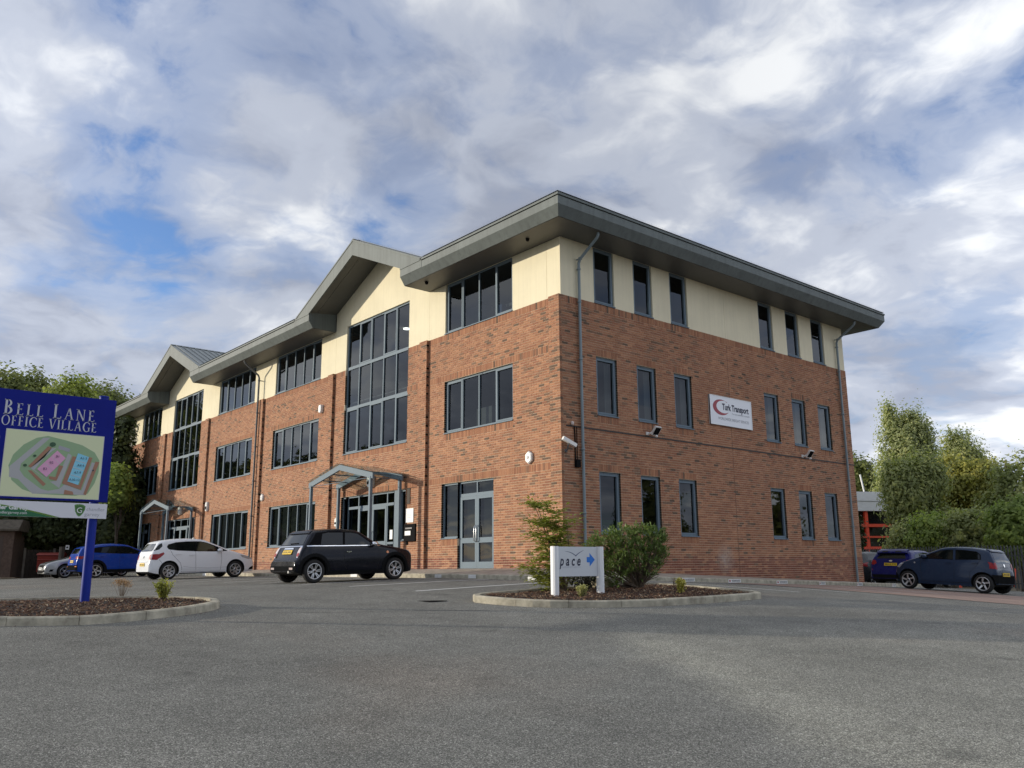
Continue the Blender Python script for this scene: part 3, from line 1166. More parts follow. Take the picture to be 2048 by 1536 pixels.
# green banner lying inside the first ground floor window of the gable end
mb = MB()
SIDE.box(mb, 1.46, 2.22, -.19, -.18, .99, 1.36)
ban = mb.build('green_banner', mat('green_banner_print', (0.03, 0.20, 0.045), 0.6), bld)
place_flat(text_mesh('ƆOUYO', .15, width=.62, align='LEFT'), (-.176, 1.50, 1.10), (0, 1, 0), (0, 0, 1), mat('banner_lettering', (0.30, 0.50, 0.30), 0.6), 'lettering', ban)

# ---- eaves: cap, fascia in lengths, folded under-board, soffit
OV, OVS = 1.25, 1.05


def eave_front(x0, x1, mitre_r=False, mitre_l=False, parent=bld):
    """eave along the long wall from x0 to x1"""
    def ex(u, o):
        if mitre_r and u == x1:
            return u + o
        if mitre_l and u == x0:
            return u - o
        return u

    def sweep(mb, prof, a, b):
        mb.prism(prof, a, b, lambda o, z, t: (ex(t, o), -o, z))
    cap = MB()
    sweep(cap, [(1.20, TOP - .06), (OV + .025, TOP - .06), (OV + .025, TOP), (.9, TOP + .06), (.9, TOP)], x0, x1)
    cap.build('eave_cap', M_ROOF, parent)
    n = max(1, round((x1 - x0) / 3.2))
    for i in range(n):
        a, b = x0 + (x1 - x0) * i / n, x0 + (x1 - x0) * (i + 1) / n
        aa = a if i == 0 else a + .002
        bb = b if i == n - 1 else b - .002
        f = MB()
        f.prism([(1.18, TOP - .085), (OV, TOP - .085), (OV, FB), (OVS + .012, SO + .004), (OVS - .03, SO + .03), (1.16, FB + .03)], aa, bb, lambda o, z, t: (ex(t, o), -o, z))
        f.build('fascia_panel', M_ROOF, parent)
    s = MB()
    sweep(s, [(-.0, SO), (OVS - .004, SO), (OVS - .004, SO + .03), (-.0, SO + .03)], x0, x1)
    s.build('soffit_panel', M_SOFFIT, parent)
    g = MB()
    sweep(g, [(OVS - .06, SO + .04), (1.2, FB + .0), (1.2, TOP - .07), (OVS - .06, TOP - .07)], x0 + .01, x1 - .01)
    g.build('fascia_backing', M_DARK, parent)


GB = 3.4      # half width of the gable recess
eave_front(EC + GB, 0.0, mitre_r=True)
eave_front(HC + GB, EC - GB)
eave_front(XL, HC - GB, mitre_l=True)


def eave_side(y0, y1):
    m = lambda u, o: u - o if u == y0 else (u + o if u == y1 else u)
    mk = lambda o, z, t: (o, m(t, o), z)
    cap = MB()
    cap.prism([(1.20, TOP - .06), (OV + .025, TOP - .06), (OV + .025, TOP), (.9, TOP + .06), (.9, TOP)], y0, y1, mk)
    cap.build('eave_cap', M_ROOF, bld)
    n = 5
    for i in range(n):
        a, b = y0 + (y1 - y0) * i / n, y0 + (y1 - y0) * (i + 1) / n
        aa = a if i == 0 else a + .002
        bb = b if i == n - 1 else b - .002
        f = MB()
        f.prism([(1.18, TOP - .085), (OV, TOP - .085), (OV, FB), (OVS + .012, SO + .004), (OVS - .03, SO + .03), (1.16, FB + .03)], aa, bb, mk)
        f.build('fascia_panel', M_ROOF, bld)
    s = MB()
    s.prism([(0, SO), (OVS - .004, SO), (OVS - .004, SO + .03), (0, SO + .03)], y0, y1, mk)
    s.build('soffit_panel', M_SOFFIT, bld)
    g = MB()
    g.prism([(OVS - .06, SO + .04), (1.2, FB), (1.2, TOP - .07), (OVS - .06, TOP - .07)], y0, y1, mk)
    g.build('fascia_backing', M_DARK, bld)


eave_side(0.0, D)
# rear and left eaves in one simple length each, never in view
mb = MB()
mb.prism([(0, SO), (OVS, SO), (OV, FB), (OV, TOP), (0, TOP)], 0, D, lambda o, z, t: (XL - o, t + (o if t == D else -o), z))
mb.prism([(0, SO), (OVS, SO), (OV, FB), (OV, TOP), (0, TOP)], XL, 0, lambda o, z, t: (t + (o if t == 0 else -o), D + o, z))
mb.build('rear_eave', M_ROOF, bld)
# main hipped roof
mb = MB()
rz_ = TOP + .06 + (D / 2 + OV) * .14
YF = .05
zf = TOP + .06 + (OV + YF) * .14
c_ = [(XL - OV, -OV, TOP + .06), (OV, -OV, TOP + .06), (OV, D + OV, TOP + .06), (XL - OV, D + OV, TOP + .06)]
f0_, f1_ = (XL + YF, YF, zf), (-YF, YF, zf)
r0, r1 = (XL + D / 2, D / 2, rz_), (-D / 2, D / 2, rz_)
mb.face([f0_, f1_, r1, r0])
mb.face([c_[1], c_[2], r1, f1_])
mb.face([c_[2], c_[3], r0, r1])
mb.face([c_[3], c_[0], f0_, r0])
for xa, xb, xc, xd in ((EC + 4.71, OV, -YF, EC + 4.71), (HC + 4.71, EC - 4.71, EC - 4.71, HC + 4.71), (XL - OV, HC - 4.71, HC - 4.71, XL + YF)):
    mb.face([(xa, -OV, TOP + .06), (xb, -OV, TOP + .06), (xc, YF, zf), (xd, YF, zf)])
mb.build('main_roof', M_SHEET, bld)

# ---- the two gables
SL, PK = .45, 12.34


def gable(c):
    zt = lambda dx: PK - SL * abs(dx)
    HWD = (PK - TOP) / SL
    mb = MB()
    # front band, one panel each side of the ridge, down to the boxed eave ends
    for s in (-1, 1):
        poly = [(0, PK - .06), (HWD, TOP - .06), (HWD + .0, FB), (GB, FB), (GB, 10.22), (0, 11.72)]
        b = MB()
        b.prism([(c + s * p, q) for p, q in poly], -OV - .008, -OV + .05, lambda x, z, t: (x, t, z))
        b.build('verge_fascia', M_ROOF, bld)
        cp = MB()
        cp.prism([(c, PK), (c + s * HWD, TOP), (c + s * HWD, TOP - .06), (c, PK - .06)], -OV - .025, -OV + .3, lambda x, z, t: (x, t, z))
        cp.build('verge_cap', M_ROOF, bld)
        # raking soffit in two boards with an open joint
        for y0, y1 in ((-OV + .05, -.90), (-.885, -.012)):
            so = MB()
            zs = lambda dx, y: 11.72 - .441 * dx + .15 * (y + OV) / OV
            q = [(c, y0, zs(0, y0)), (c + s * GB, y0, zs(GB, y0)), (c + s * GB, y1, zs(GB, y1)), (c, y1, zs(0, y1))]
            so.hexa(q + [(x, y, z + .03) for x, y, z in q])
            so.build('raking_soffit', M_SOFFIT, bld)
        # boxed eave end
        be = MB()
        x = c + s * GB
        be.prism([(-.0, SO), (-OVS, SO), (-OV + .001, FB), (-OV + .001, 10.24), (-.012, 10.40)], x - .004 * s, x + .03 * s, lambda y, z, t: (t, y, z))
        be.build('eave_end_box', M_ROOF, bld)
        # dark void above soffit joint
        # roof slope, standing seams running down it
        rf = MB()
        yb = 9.0
        rf.hexa([(c, -OV - .0, PK - .02), (c + s * HWD, -OV, TOP - .02), (c + s * HWD, yb, TOP - .02), (c, yb, PK - .02), (c, -OV, PK + .012), (c + s * HWD, -OV, TOP + .012), (c + s * HWD, yb, TOP + .012), (c, yb, PK + .012)])
        y = -OV + .22
        while y < yb - .1:
            rf.bar((c + s * .02, y, PK + .03), (c + s * HWD, y, TOP + .03), .045, .05)
            y += .36
        rf.build('gable_roof_slope', M_SHEET, bld)
    rd = MB()
    rd.prism([(-.16, PK - .03), (0, PK + .05), (.16, PK - .03), (0, PK + .02)], -OV - .01, 9.0, lambda x, z, t: (c + x, t, z))
    rd.build('ridge_cap', M_ROOF, bld)


gable(EC)
gable(HC)
# bird spikes along the roof edge
mb = MB()


def spike(x, y, z):
    for k in (-1, 0, 1):
        a = Vector((x, y, z))
        b = a + Vector((rnd.uniform(-.02, .02), k * .035, .12))
        mb.bar(a, b, .0015, .0015)


for x0, x1 in ((-5.4, 1.2), (-14.6, -25.6), (-35.3, -41)):
    for x in frange(x0, x1, .07):
        spike(x, -OV - .01, TOP)
for i in range(68):
    t_ = i / 68
    spike(EC + 4.7 * t_, -OV + .02, PK - SL * 4.7 * t_)
for y in frange(-1.2, D + 1.2, .08):
    spike(OV + .01, y, TOP)
mb.build('bird_spikes', mat('dull_wire', (.30, .31, .33), .7, spec=.1), bld, kind='stuff')
# little dome cameras and vents under the soffit
for x, y, s in ((-.75, -.62, .055), (-5.9, -.72, .06)):
    mb = MB()
    mb.lathe([(0, -s * 1.6), (s * .7, -s * 1.4), (s, -s * .8), (s, 0), (s * 1.2, 0), (s * 1.2, .01)], 14, (x, y, SO))
    mb.build('soffit_vent', M_BLACK, bld)


# ---- downpipes with swan necks
def downpipe(path, clips, dark=False, rad=.045):
    mb = MB()
    mb.tube(path, rad, 12)
    o = mb.build('downpipe', M_PIPED if dark else M_PIPE, bld)
    for c in clips:
        m2 = MB()
        m2.lathe([(rad + .001, -.03), (rad + .012, -.03), (rad + .012, .03), (rad + .001, .03)], 12, c)
        if path[-1][0] > -1:
            m2.box(.005, c[0], c[1] - .015, c[1] + .015, c[2] - .02, c[2] + .02)
        else:
            m2.box(c[0] - .015, c[0] + .015, c[1], -.005, c[2] - .02, c[2] + .02)
        m2.build('pipe_clip', M_PIPED if dark else M_PIPE, o)


for y, zb in ((.67, -.05), (15.4, -.62)):
    px_ = .085
    downpipe([(.92, y, SO + .02), (.92, y, SO - .06), (.86, y, SO - .15), (px_ + .06, y, 9.02), (px_, y, 8.9), (px_, y, 8.6), (px_, y, zb)], [(px_, y, z) for z in (8.72, 7.7, 5.95, 3.3, 1.5)] + [(px_ + .07, y, 9.035)])
downpipe([(-20.58, -.95, SO + .02), (-20.58, -.95, SO - .06), (-20.58, -.88, SO - .15), (-20.58, -.24, 9.0), (-20.58, -.19, 8.88), (-20.58, -.19, -.2)], [(-20.58, -.19, z) for z in (8.75, 7.2, 5.6, 4.0, 2.4)], dark=True)
# dark sealed bed joint with the cable run along the gable end
mb = MB()
SIDE.box(mb, .1, D + .05, -.012, .016, 3.935, 3.972)
mb.build('cable_trunking', mat('cable_trunking_black', (0.02, 0.017, 0.015), 0.6), bld)
mb = MB()
mb.tube([(.02, .40, 3.95), (.02, .42, 3.7), (.02, .42, 2.95)], .018, 8)
mb.tube([(.02, .50, 3.95), (.02, .50, 3.0)], .012, 8)
mb.box(.0, .09, .40, .56, 2.78, 3.0)
mb.build('cable_box', M_BLACK, bld)


# ---- entrance canopies
def canopy(x0, x1, front, back=-.16):
    c = (x0 + x1) / 2
    ze, zp = 3.13, 3.62
    root = MB()
    # rafters: front gable beam and rear gable beam
    for y in (front, back):
        for s, xe in ((-1, x0), (1, x1)):
            root.prism([(xe, ze - .11), (xe, ze + .09), (c, zp + .09), (c, zp - .11)], y - .035, y + .035, lambda x, z, t: (x, t, z))
    can = root.build('entrance_canopy', M_FRAME, bld)
    for x in (x0 + .16, x1 - .16):
        for y, zz in ((front, ze + .0), (back, ze)):
            p = MB()
            p.box(x - .05, x + .05, y - .05, y + .05, -.1, zz - .02)
            p.build('post', M_FRAME, can)
    for s, xe in ((-1, x0), (1, x1)):
        for k in range(3):
            t0 = k / 3
            a = Vector((c + (xe - c) * (t0 + .02), 0, zp + (ze - zp) * (t0 + .02) + .12))
            p = MB()
            p.bar((a.x, front, a.z - .14), (a.x, back, a.z - .14), .04, .04)
            p.build('purlin', M_FRAME, can)
            b = Vector((c + (xe - c) * (t0 + 1 / 3 - .01), 0, zp + (ze - zp) * (t0 + 1 / 3 - .01) + .12))
            if s > 0:
                a2, b2 = a, b
            else:
                a2, b2 = b, a
            g = MB()
            yf = front - .12
            g.hexa([(a2.x, yf, a2.z), (b2.x, yf, b2.z), (b2.x, -.03, b2.z), (a2.x, -.03, a2.z), (a2.x, yf, a2.z + .012), (b2.x, yf, b2.z + .012), (b2.x, -.03, b2.z + .012), (a2.x, -.03, a2.z + .012)])
            g.build('glass_panel', M_CLEAR, can)
    p = MB()
    for y in (front,):
        p.tube([(x0 + .1, y, ze - .06), (x1 - .1, y, ze - .06)], .012, 6)
    p.tube([(x0 + .1, front, ze - .06), (x0 + .1, back, ze - .06)], .012, 6)
    p.tube([(x1 - .1, front, ze - .06), (x1 - .1, back, ze - .06)], .012, 6)
    p.build('tie_rod', M_FRAME, can)
    return can


canopy(-12.7, -8.03, -1.33)
canopy(-32.8, -28.17, -1.38)
# ------------------------------------------------------------------ pavement and kerbs
KF, KS = -1.8, 1.4         # kerb lines in front of the long wall and beside the gable end
base_side = lambda y: -.03 - .0375 * y
ktop = lambda x, y: G(x, y) + .125


def lane(pts):
    """resample a polyline"""
    out = [Vector((*pts[0], 0))]
    for p in pts[1:]:
        q = Vector((*p, 0))
        n = max(1, math.ceil((q - out[-1]).length / .3))
        a = out[-1].copy()
        for i in range(1, n + 1):
            out.append(a.lerp(q, i / n))
    return out


def kerb(name, pts, inward, stone=.915, height=.125, width=.125, closed=False, **props):
    """kerb stones along the outer-face line; inward = +1 if the bed lies to the left of travel"""
    root = thing(name, (pts[0][0], pts[0][1], G(*pts[0])), kind='structure', **props)
    pts = [Vector((p[0], p[1], 0)) for p in pts]
    if closed:
        pts.append(pts[0].copy())
    # arc length table
    L = [0.0]
    for a, b in zip(pts[:-1], pts[1:]):
        L.append(L[-1] + (b - a).length)

    def pos(s):
        s = min(max(s, 0), L[-1])
        for i in range(len(L) - 1):
            if s <= L[i + 1] or i == len(L) - 2:
                d = (pts[i + 1] - pts[i])
                t = (s - L[i]) / max(1e-6, L[i + 1] - L[i])
                return pts[i] + d * t
    n = max(1, round(L[-1] / stone))
    for k in range(n):
        s0, s1 = L[-1] * k / n + .004, L[-1] * (k + 1) / n - .004
        m = max(1, math.ceil((s1 - s0) / .31))
        dz, dr = rnd.uniform(-.004, .004), rnd.uniform(-.004, .004)
        mb = MB()
        rings = []
        for i in range(m + 1):
            s = s0 + (s1 - s0) * i / m
            p = pos(s)
            tdir = pos(s + .12) - pos(s - .12)
            tdir.normalize()
            nrm = Vector((-tdir.y, tdir.x, 0)) * inward
            g = G(p.x, p.y)
            rings.append([(p.x + nrm.x * (o + dr), p.y + nrm.y * (o + dr), g + h + dz) for o, h in ((0, -.12), (.004, height - .022), (.022, height), (width, height), (width, -.12))])
        vs_ = [q for r_ in rings for q in r_]
        fs = []
        for i in range(m):
            for j in range(5):
                fs.append((i * 5 + j, i * 5 + (j + 1) % 5, (i + 1) * 5 + (j + 1) % 5, (i + 1) * 5 + j))
        fs += [tuple(range(4, -1, -1)), tuple(m * 5 + j for j in range(5))]
        mb.idx(vs_, fs)
        mb.build('kerb_stone', M_CONC, root)
    return root


def arc(cx, cy, r, a0, a1, n=8):
    return [(cx + r * math.cos(R(a0 + (a1 - a0) * i / n)), cy + r * math.sin(R(a0 + (a1 - a0) * i / n))) for i in range(n + 1)]


kerb('kerb', [(-33.5, KF)] + [(x, KF) for x in range(-33, 0)] + [(-.1, KF)] + arc(-.1, KF + 1.5, 1.5, -90, 0) + [(KS, .5 + i) for i in range(0, 19)], 1)
# pavement slabs between wall and kerb
vs_, fs = [], []
cols = []
for x in frange(-41.5, -.4, .9):
    cols.append(((x, .004, -.004), (x, KF + .12, ktop(x, KF) - .006)))
for a in range(0, 91, 15):
    cx_, cy_ = -.1 + 1.38 * math.cos(R(a - 90)), KF + 1.5 + 1.38 * math.sin(R(a - 90))
    cols.append(((-.004, -.09, -.012), (cx_, cy_, ktop(cx_, cy_) - .006)))
for y in frange(.2, 18.5, .9):
    cols.append(((-.004, y, base_side(y)), (KS - .12, y, ktop(KS, y) - .006)))
for a, b in cols:
    vs_ += [a, b]
for i in range(len(cols) - 1):
    fs.append((2 * i, 2 * i + 1, 2 * i + 3, 2 * i + 2))
me = bpy.data.meshes.new('pavement')
me.from_pydata(vs_, [], fs)
me.materials.append(M_SLABS)
link('pavement', me, None, kind='structure')


def bark(name, outline, dz, count, seed, label):
    """a bed: soil sheet plus thousands of loose chips"""
    rn = random.Random(seed)
    xs, ys = [p[0] for p in outline], [p[1] for p in outline]

    def inside(x, y):
        c = False
        j = len(outline) - 1
        for i in range(len(outline)):
            xi, yi = outline[i]
            xj, yj = outline[j]
            if (yi > y) != (yj > y) and x < (xj - xi) * (y - yi) / (yj - yi) + xi:
                c = not c
            j = i
        return c
    # soil
    bm = bmesh.new()
    bm.faces.new([bm.verts.new((x, y, 0)) for x, y in outline])
    bmesh.ops.triangulate(bm, faces=bm.faces)
    for _ in range(3):
        bmesh.ops.subdivide_edges(bm, edges=[e for e in bm.edges if e.calc_length() > .45], cuts=1)
        bmesh.ops.triangulate(bm, faces=bm.faces)
    for v in bm.verts:
        edge = v.is_boundary
        v.co.z = G(v.co.x, v.co.y) + dz + (0 if edge else .035 * (noise.noise((v.co.x * 1.3, v.co.y * 1.3, 0)) + .6))
    soil = bpy.data.meshes.new('soil')
    bm.to_mesh(soil)
    tree = BVHTree.FromBMesh(bm)
    bm.free()
    soil.materials.append(mat('soil', (0.035, 0.024, 0.017), 1.0, var=.3, vscale=8, bump=.8, bscale=40))
    o = link(name, soil, None, kind='structure')
    v, f, c = [], [], []
    n = 0
    pal = [(.17, .095, .06), (.10, .058, .04), (.26, .165, .10), (.06, .038, .03), (.38, .28, .18), (.15, .075, .05), (.50, .40, .28)]
    wts = [5, 6, 3.4, 4, 1.8, 4, .8]
    while n < count:
        x, y = rn.uniform(min(xs), max(xs)), rn.uniform(min(ys), max(ys))
        if not inside(x, y):
            continue
        h = tree.ray_cast(Vector((x, y, 5)), Vector((0, 0, -1)))[0]
        if h is None:
            continue
        n += 1
        L, W, T = rn.uniform(.02, .07), rn.uniform(.008, .022), rn.uniform(.003, .008)
        q = Matrix.Rotation(rn.uniform(0, 6.28), 3, 'Z') @ Matrix.Rotation(rn.gauss(0, .35), 3, 'Y') @ Matrix.Rotation(rn.gauss(0, .5), 3, 'X')
        P0 = Vector((x, y, h.z + rn.uniform(0, .022)))
        b = len(v)
        for sx, sy, sz in ((-1, -1, 0), (1, -.6, 0), (.8, 1, 0), (-1, .7, 0), (-.9, -.9, 1), (.9, -.5, 1), (.7, .9, 1), (-.8, .6, 1)):
            v.append(P0 + q @ Vector((sx * L / 2, sy * W / 2, sz * T)))
        f += [(b + 4, b + 5, b + 6, b + 7), (b, b + 1, b + 5, b + 4), (b + 1, b + 2, b + 6, b + 5), (b + 2, b + 3, b + 7, b + 6), (b + 3, b, b + 4, b + 7)]
        c += [(*rn.choices(pal, wts)[0], 1)] * 5
    me = bpy.data.meshes.new('bark_mulch')
    me.from_pydata([tuple(q) for q in v], [], f)
    a = me.attributes.new('col', 'FLOAT_COLOR', 'FACE')
    a.data.foreach_set('color', [k for q in c for k in q])
    me.materials.append(M_BRICK)
    link('bark_mulch', me, None, kind='stuff')
    return tree


def smooth_loop(pts, it=2):
    for _ in range(it):
        out = []
        for i in range(len(pts)):
            a, b = pts[i], pts[(i + 1) % len(pts)]
            out += [(a[0] * .75 + b[0] * .25, a[1] * .75 + b[1] * .25), (a[0] * .25 + b[0] * .75, a[1] * .25 + b[1] * .75)]
        pts = out
    return pts


def inset(pts, d):
    n = len(pts)
    area = sum(pts[i][0] * pts[(i + 1) % n][1] - pts[(i + 1) % n][0] * pts[i][1] for i in range(n))
    sg = 1 if area > 0 else -1
    out = []
    for i in range(n):
        a, b = pts[i - 1], pts[(i + 1) % n]
        tx, ty = b[0] - a[0], b[1] - a[1]
        l = math.hypot(tx, ty)
        out.append((pts[i][0] - ty / l * d * sg, pts[i][1] + tx / l * d * sg))
    return out


# left island (big blue board) and right island (white direction sign); outlines counter-clockwise
ISL_L = smooth_loop([(1.6, -16.6), (2.6, -15.6), (3.70, -13.9), (4.24, -13.12), (4.02, -12.14), (3.60, -11.29), (3.08, -10.77), (2.41, -10.66), (1.6, -10.93), (.85, -11.6), (-.35, -13.3), (-1.2, -15.2), (-.6, -17.0), (.6, -17.3)])
ISL_R = smooth_loop([(4.55, -6.95), (5.40, -6.88), (6.20, -6.55), (6.75, -5.85), (7.12, -5.0), (7.38, -3.6), (7.36, -2.2), (7.28, -1.55), (6.6, -1.45), (5.4, -1.50), (4.45, -1.55), (4.3, -2.6), (4.35, -4.2), (4.40, -5.8)], 2)
kerb('kerb', ISL_L, 1, closed=True)
kerb('kerb', ISL_R, 1, closed=True)
BED_L = bark('planting_bed', inset(ISL_L, .135), .075, 6500, 3, '')
BED_R = bark('planting_bed', inset(ISL_R, .135), .075, 6000, 5, '')


def bed_z(x, y):
    for t in (BED_L, BED_R):
        h = t.ray_cast(Vector((x, y, 5)), Vector((0, 0, -1)))[0]
        if h is not None:
            return h.z
    return G(x, y)


# ------------------------------------------------------------------ painted lines
M_LINE = bpy.data.materials.new('worn_road_paint')
M_LINE.use_nodes = True
_t = NT(M_LINE.node_tree)
_geo = _t.node('ShaderNodeNewGeometry')
_n = _t.noise(_geo.outputs['Position'], 22, 5, 0.7)
_n2 = _t.noise(_geo.outputs['Position'], 1.1, 3, 0.6)
_f = _t.ramp(_t.math('MULTIPLY_ADD', _n2, 0.9, _n), [(0.42, 0.0), (0.62, 1.0)])
_b = _t.n['Principled BSDF']
_t.l.new(_t.mix(_f, (0.075, 0.075, 0.073), (0.74, 0.74, 0.71)), _b.inputs['Base Color'])
_b.inputs['Roughness'].default_value = 0.85


def line(a, b, w=.10):
    a, b = Vector((*a, 0)), Vector((*b, 0))
    d = (b - a)
    n = max(1, math.ceil(d.length / .5))
    s = Vector((-d.y, d.x, 0)).normalized() * w / 2
    vs_, fs = [], []
    for i in range(n + 1):
        p = a + d * i / n
        for q in (p - s, p + s):
            vs_.append((q.x, q.y, G(q.x, q.y) + (.012 if q.y > 4.6 else .004)))
    for i in range(n):
        fs.append((2 * i, 2 * i + 2, 2 * i + 3, 2 * i + 1))
    me = bpy.data.meshes.new('bay_line')
    me.from_pydata(vs_, [], fs)
    me.materials.append(M_LINE)
    o = link('bay_line', me, None)
    o['kind'] = 'structure'
    return o


for i, x in enumerate([1.62, -.95, -3.35, -5.85, -8.3, -10.75, -13.2, -15.0 + .5, -17.9, -20.4, -22.9, -25.3, -27.8]):
    line((x, -1.95), (x + (.45 if i == 0 else .3), -6.3))
for y in (1.4, 3.6, 6.2, 8.6, 11.0, 14.6, 17.0):
    line((1.65, y), (6.2, y), .08)

# tar seam of an old trench across the car park
sp_ = [hit(*q) for q in ((560, 1226), (740, 1224), (860, 1221), (960, 1221), (1080, 1220))]
vs_, fs = [], []
for a, b in zip(sp_[:-1], sp_[1:]):
    for i in range(8):
        p = a.lerp(b, i / 8)
        w_ = .018 + .012 * noise.noise((p.x * 3, p.y * 3, 0))
        o_ = .03 * noise.noise((p.x * 2, p.y * 2, 4))
        for s_ in (-1, 1):
            vs_.append((p.x + o_, p.y + s_ * w_ + o_, G(p.x + o_, p.y + s_ * w_ + o_) + .004))
for i in range(len(vs_) // 2 - 1):
    fs.append((2 * i, 2 * i + 2, 2 * i + 3, 2 * i + 1))
me = bpy.data.meshes.new('tar_seam')
me.from_pydata(vs_, [], fs)
me.materials.append(mat('tar', (.030, .030, .029), .7))
o = link('tar_seam', me, None)
o['kind'] = 'structure'

# sunken drain grating
P = hit(865, 1202)
mb = MB()
for k in range(9):
    mb.box(P.x - .2, P.x + .2, P.y - .2 + k * .045, P.y - .2 + k * .045 + .025, G(P.x, P.y) - .01, G(P.x, P.y) + .006)
mb.build('drain_grating', M_BLACK, None, label='dark iron drain grating sunk in the asphalt before the planted island', cat='drain')

# loose stones and leaf scraps gathered along the kerbs
rn = random.Random(11)
v, f, c = [], [], []


def crumb(x, y, s, col):
    b = len(v)
    z = G(x, y) + .003
    a = rn.uniform(0, 6.28)
    for k in range(4):
        r_ = s * rn.uniform(.6, 1.1)
        v.append((x + r_ * math.cos(a + k * 1.57), y + r_ * math.sin(a + k * 1.57), z))
    v.append((x, y, z + s * .7))
    f.extend([(b, b + 1, b + 4), (b + 1, b + 2, b + 4), (b + 2, b + 3, b + 4), (b + 3, b, b + 4)])
    c.extend([(*col, 1)] * 4)


for outl in (ISL_L, ISL_R):
    out2 = inset(outl, -.02)
    for i in range(len(out2)):
        a, b = out2[i], out2[(i + 1) % len(out2)]
        for _ in range(int(16 * math.hypot(b[0] - a[0], b[1] - a[1]))):
            t_ = rn.random()
            o = abs(rn.gauss(0, .10))
            dx, dy = b[0] - a[0], b[1] - a[1]
            l = math.hypot(dx, dy)
            x, y = a[0] + dx * t_ + dy / l * o, a[1] + dy * t_ - dx / l * o
            crumb(x, y, rn.uniform(.004, .014), rn.choice([(.34, .31, .25), (.2, .15, .1), (.12, .07, .04), (.42, .40, .35)]))
for _ in range(420):
    x, y = rn.uniform(-4, 16), rn.uniform(-15, 2)
    crumb(x, y, rn.uniform(.003, .010), rn.choice([(.32, .30, .26), (.40, .38, .34), (.16, .11, .07)]))
me = bpy.data.meshes.new('gravel_debris')
me.from_pydata(v, [], f)
a = me.attributes.new('col', 'FLOAT_COLOR', 'FACE')
a.data.foreach_set('color', [k for q in c for k in q])
me.materials.append(M_BRICK)
link('gravel_debris', me, None, kind='stuff')

# ------------------------------------------------------------------ bay plates on the kerb face
M_PLATE = mat('white_bay_plate', (0.72, 0.72, 0.70), 0.5, var=.1, vscale=9)
M_INK = mat('black_ink', (0.02, 0.02, 0.022), 0.6)
M_REDINK = mat('red_ink', (0.35, 0.05, 0.04), 0.6)


def plate(pl, u, w, label, marks=True):
    pos = lambda uu, d, z: (uu, KF - d, z) if pl == 'f' else (KS + d, uu, z)
    x, y = (u, KF) if pl == 'f' else (KS, u)
    z = G(x, y) + .062
    mb = MB()
    a, b = pos(u - w / 2, .002, 0), pos(u + w / 2, .010, 0)
    mb.box(min(a[0], b[0]), max(a[0], b[0]), min(a[1], b[1]), max(a[1], b[1]), z - .05, z + .05)
    o = mb.build('bay_plate', M_PLATE, None, label=label, cat='bay plate', group='white bay plates fixed along the kerb')
    if marks:
        mk = MB()
        rr = random.Random(int(u * 100))

        def dash(u0, u1, z0, z1, m):
            a, b = pos(u0, .0105, 0), pos(u1, .0120, 0)
            mk.box(min(a[0], b[0]), max(a[0], b[0]), min(a[1], b[1]), max(a[1], b[1]), z0, z1, m)
        s = 1
        uu = u - w * .24
        while uu < u + w * .42:
            l = rr.uniform(.02, .05)
            dash(uu, min(uu + l, u + w * .45), z + .004, z + .026, 0)
            uu += l + .012
        uu = u - w * .2
        while uu < u + w * .40:
            l = rr.uniform(.015, .035)
            dash(uu, uu + l, z - .026, z - .010, 0)
            uu += l + .01
        dash(u - w * .44, u - w * .33, z - .02, z + .03, 1)
        mk.build('print', [M_INK, M_REDINK], o)
    return o


def on_front(px):
    d = ray(px, 1149)
    return (CAM + d * ((KF - CAM.y) / d.y)).x


def on_side(px):
    d = ray(px, 1160)
    return (CAM + d * ((KS - CAM.x) / d.x)).y


for (a, b), lb in zip(((870, 883), (937, 952), (1056, 1073), (700, 716), (349, 357), (403, 415)), (
        'small white kerb plate just left of the grey double side door', 'small white kerb plate right below the grey double side door', 'white kerb plate half hidden by the fern-like shrub',
        'white kerb plate showing under the black car', 'white kerb plate beneath the rear of the white car', 'white kerb plate beneath the middle of the white car')):
    u0, u1 = on_front(a), on_front(b)
    plate('f', (u0 + u1) / 2, min(.42, u1 - u0), lb, False)
for (a, b), lb in zip(((1264, 1276), (1364, 1389), (1449, 1488), (1547, 1580), (1638, 1650), (1713, 1724), (1783, 1791)), (
        'white kerb plate behind the dense green bush', 'printed white kerb plate beside the yellow leaved plant', 'printed white kerb plate below the wall sign, nearer one of two', 'printed white kerb plate below the gable windows beyond the wall sign',
        'small pale kerb plate left of the far downpipe', 'small pale kerb plate at the foot of the far downpipe', 'small pale kerb plate in front of the blue hatchback tail')):
    u0, u1 = on_side(a), on_side(b)
    plate('s', (u0 + u1) / 2, min(.62, u1 - u0), lb, u1 - u0 > .3)

# ------------------------------------------------------------------ things fixed to the walls


def hexbox(name, x, z, label, s=.16, wall='f'):
    mb = MB()
    pts = [(s * .95 * math.sin(R(a)), s * 1.15 * math.cos(R(a))) for a in range(0, 360, 60)]
    p2 = [(a * .78, b * .78) for a, b in pts]
    n = 6
    A = [(x + a, -.002, z + b) for a, b in pts]
    B = [(x + a, -.06, z + b) for a, b in pts]
    C_ = [(x + a, -.085, z + b) for a, b in p2]
    mb.idx(A + B + C_, [(i, (i + 1) % n, n + (i + 1) % n, n + i) for i in range(n)] + [(n + i, n + (i + 1) % n, 2 * n + (i + 1) % n, 2 * n + i) for i in range(n)] + [tuple(range(2 * n, 3 * n))])
    o = mb.build(name, M_WHITEPL, None, label=label, cat='alarm box', group='white alarm boxes on the long wall')
    m2 = MB()
    m2.lathe([(0, -.0865), (s * .3, -.0865), (s * .3, -.080)], 12, (x, 0, z), 'y')
    m2.build('badge', mat('grey_badge', (.5, .5, .52), .5), o)
    return o


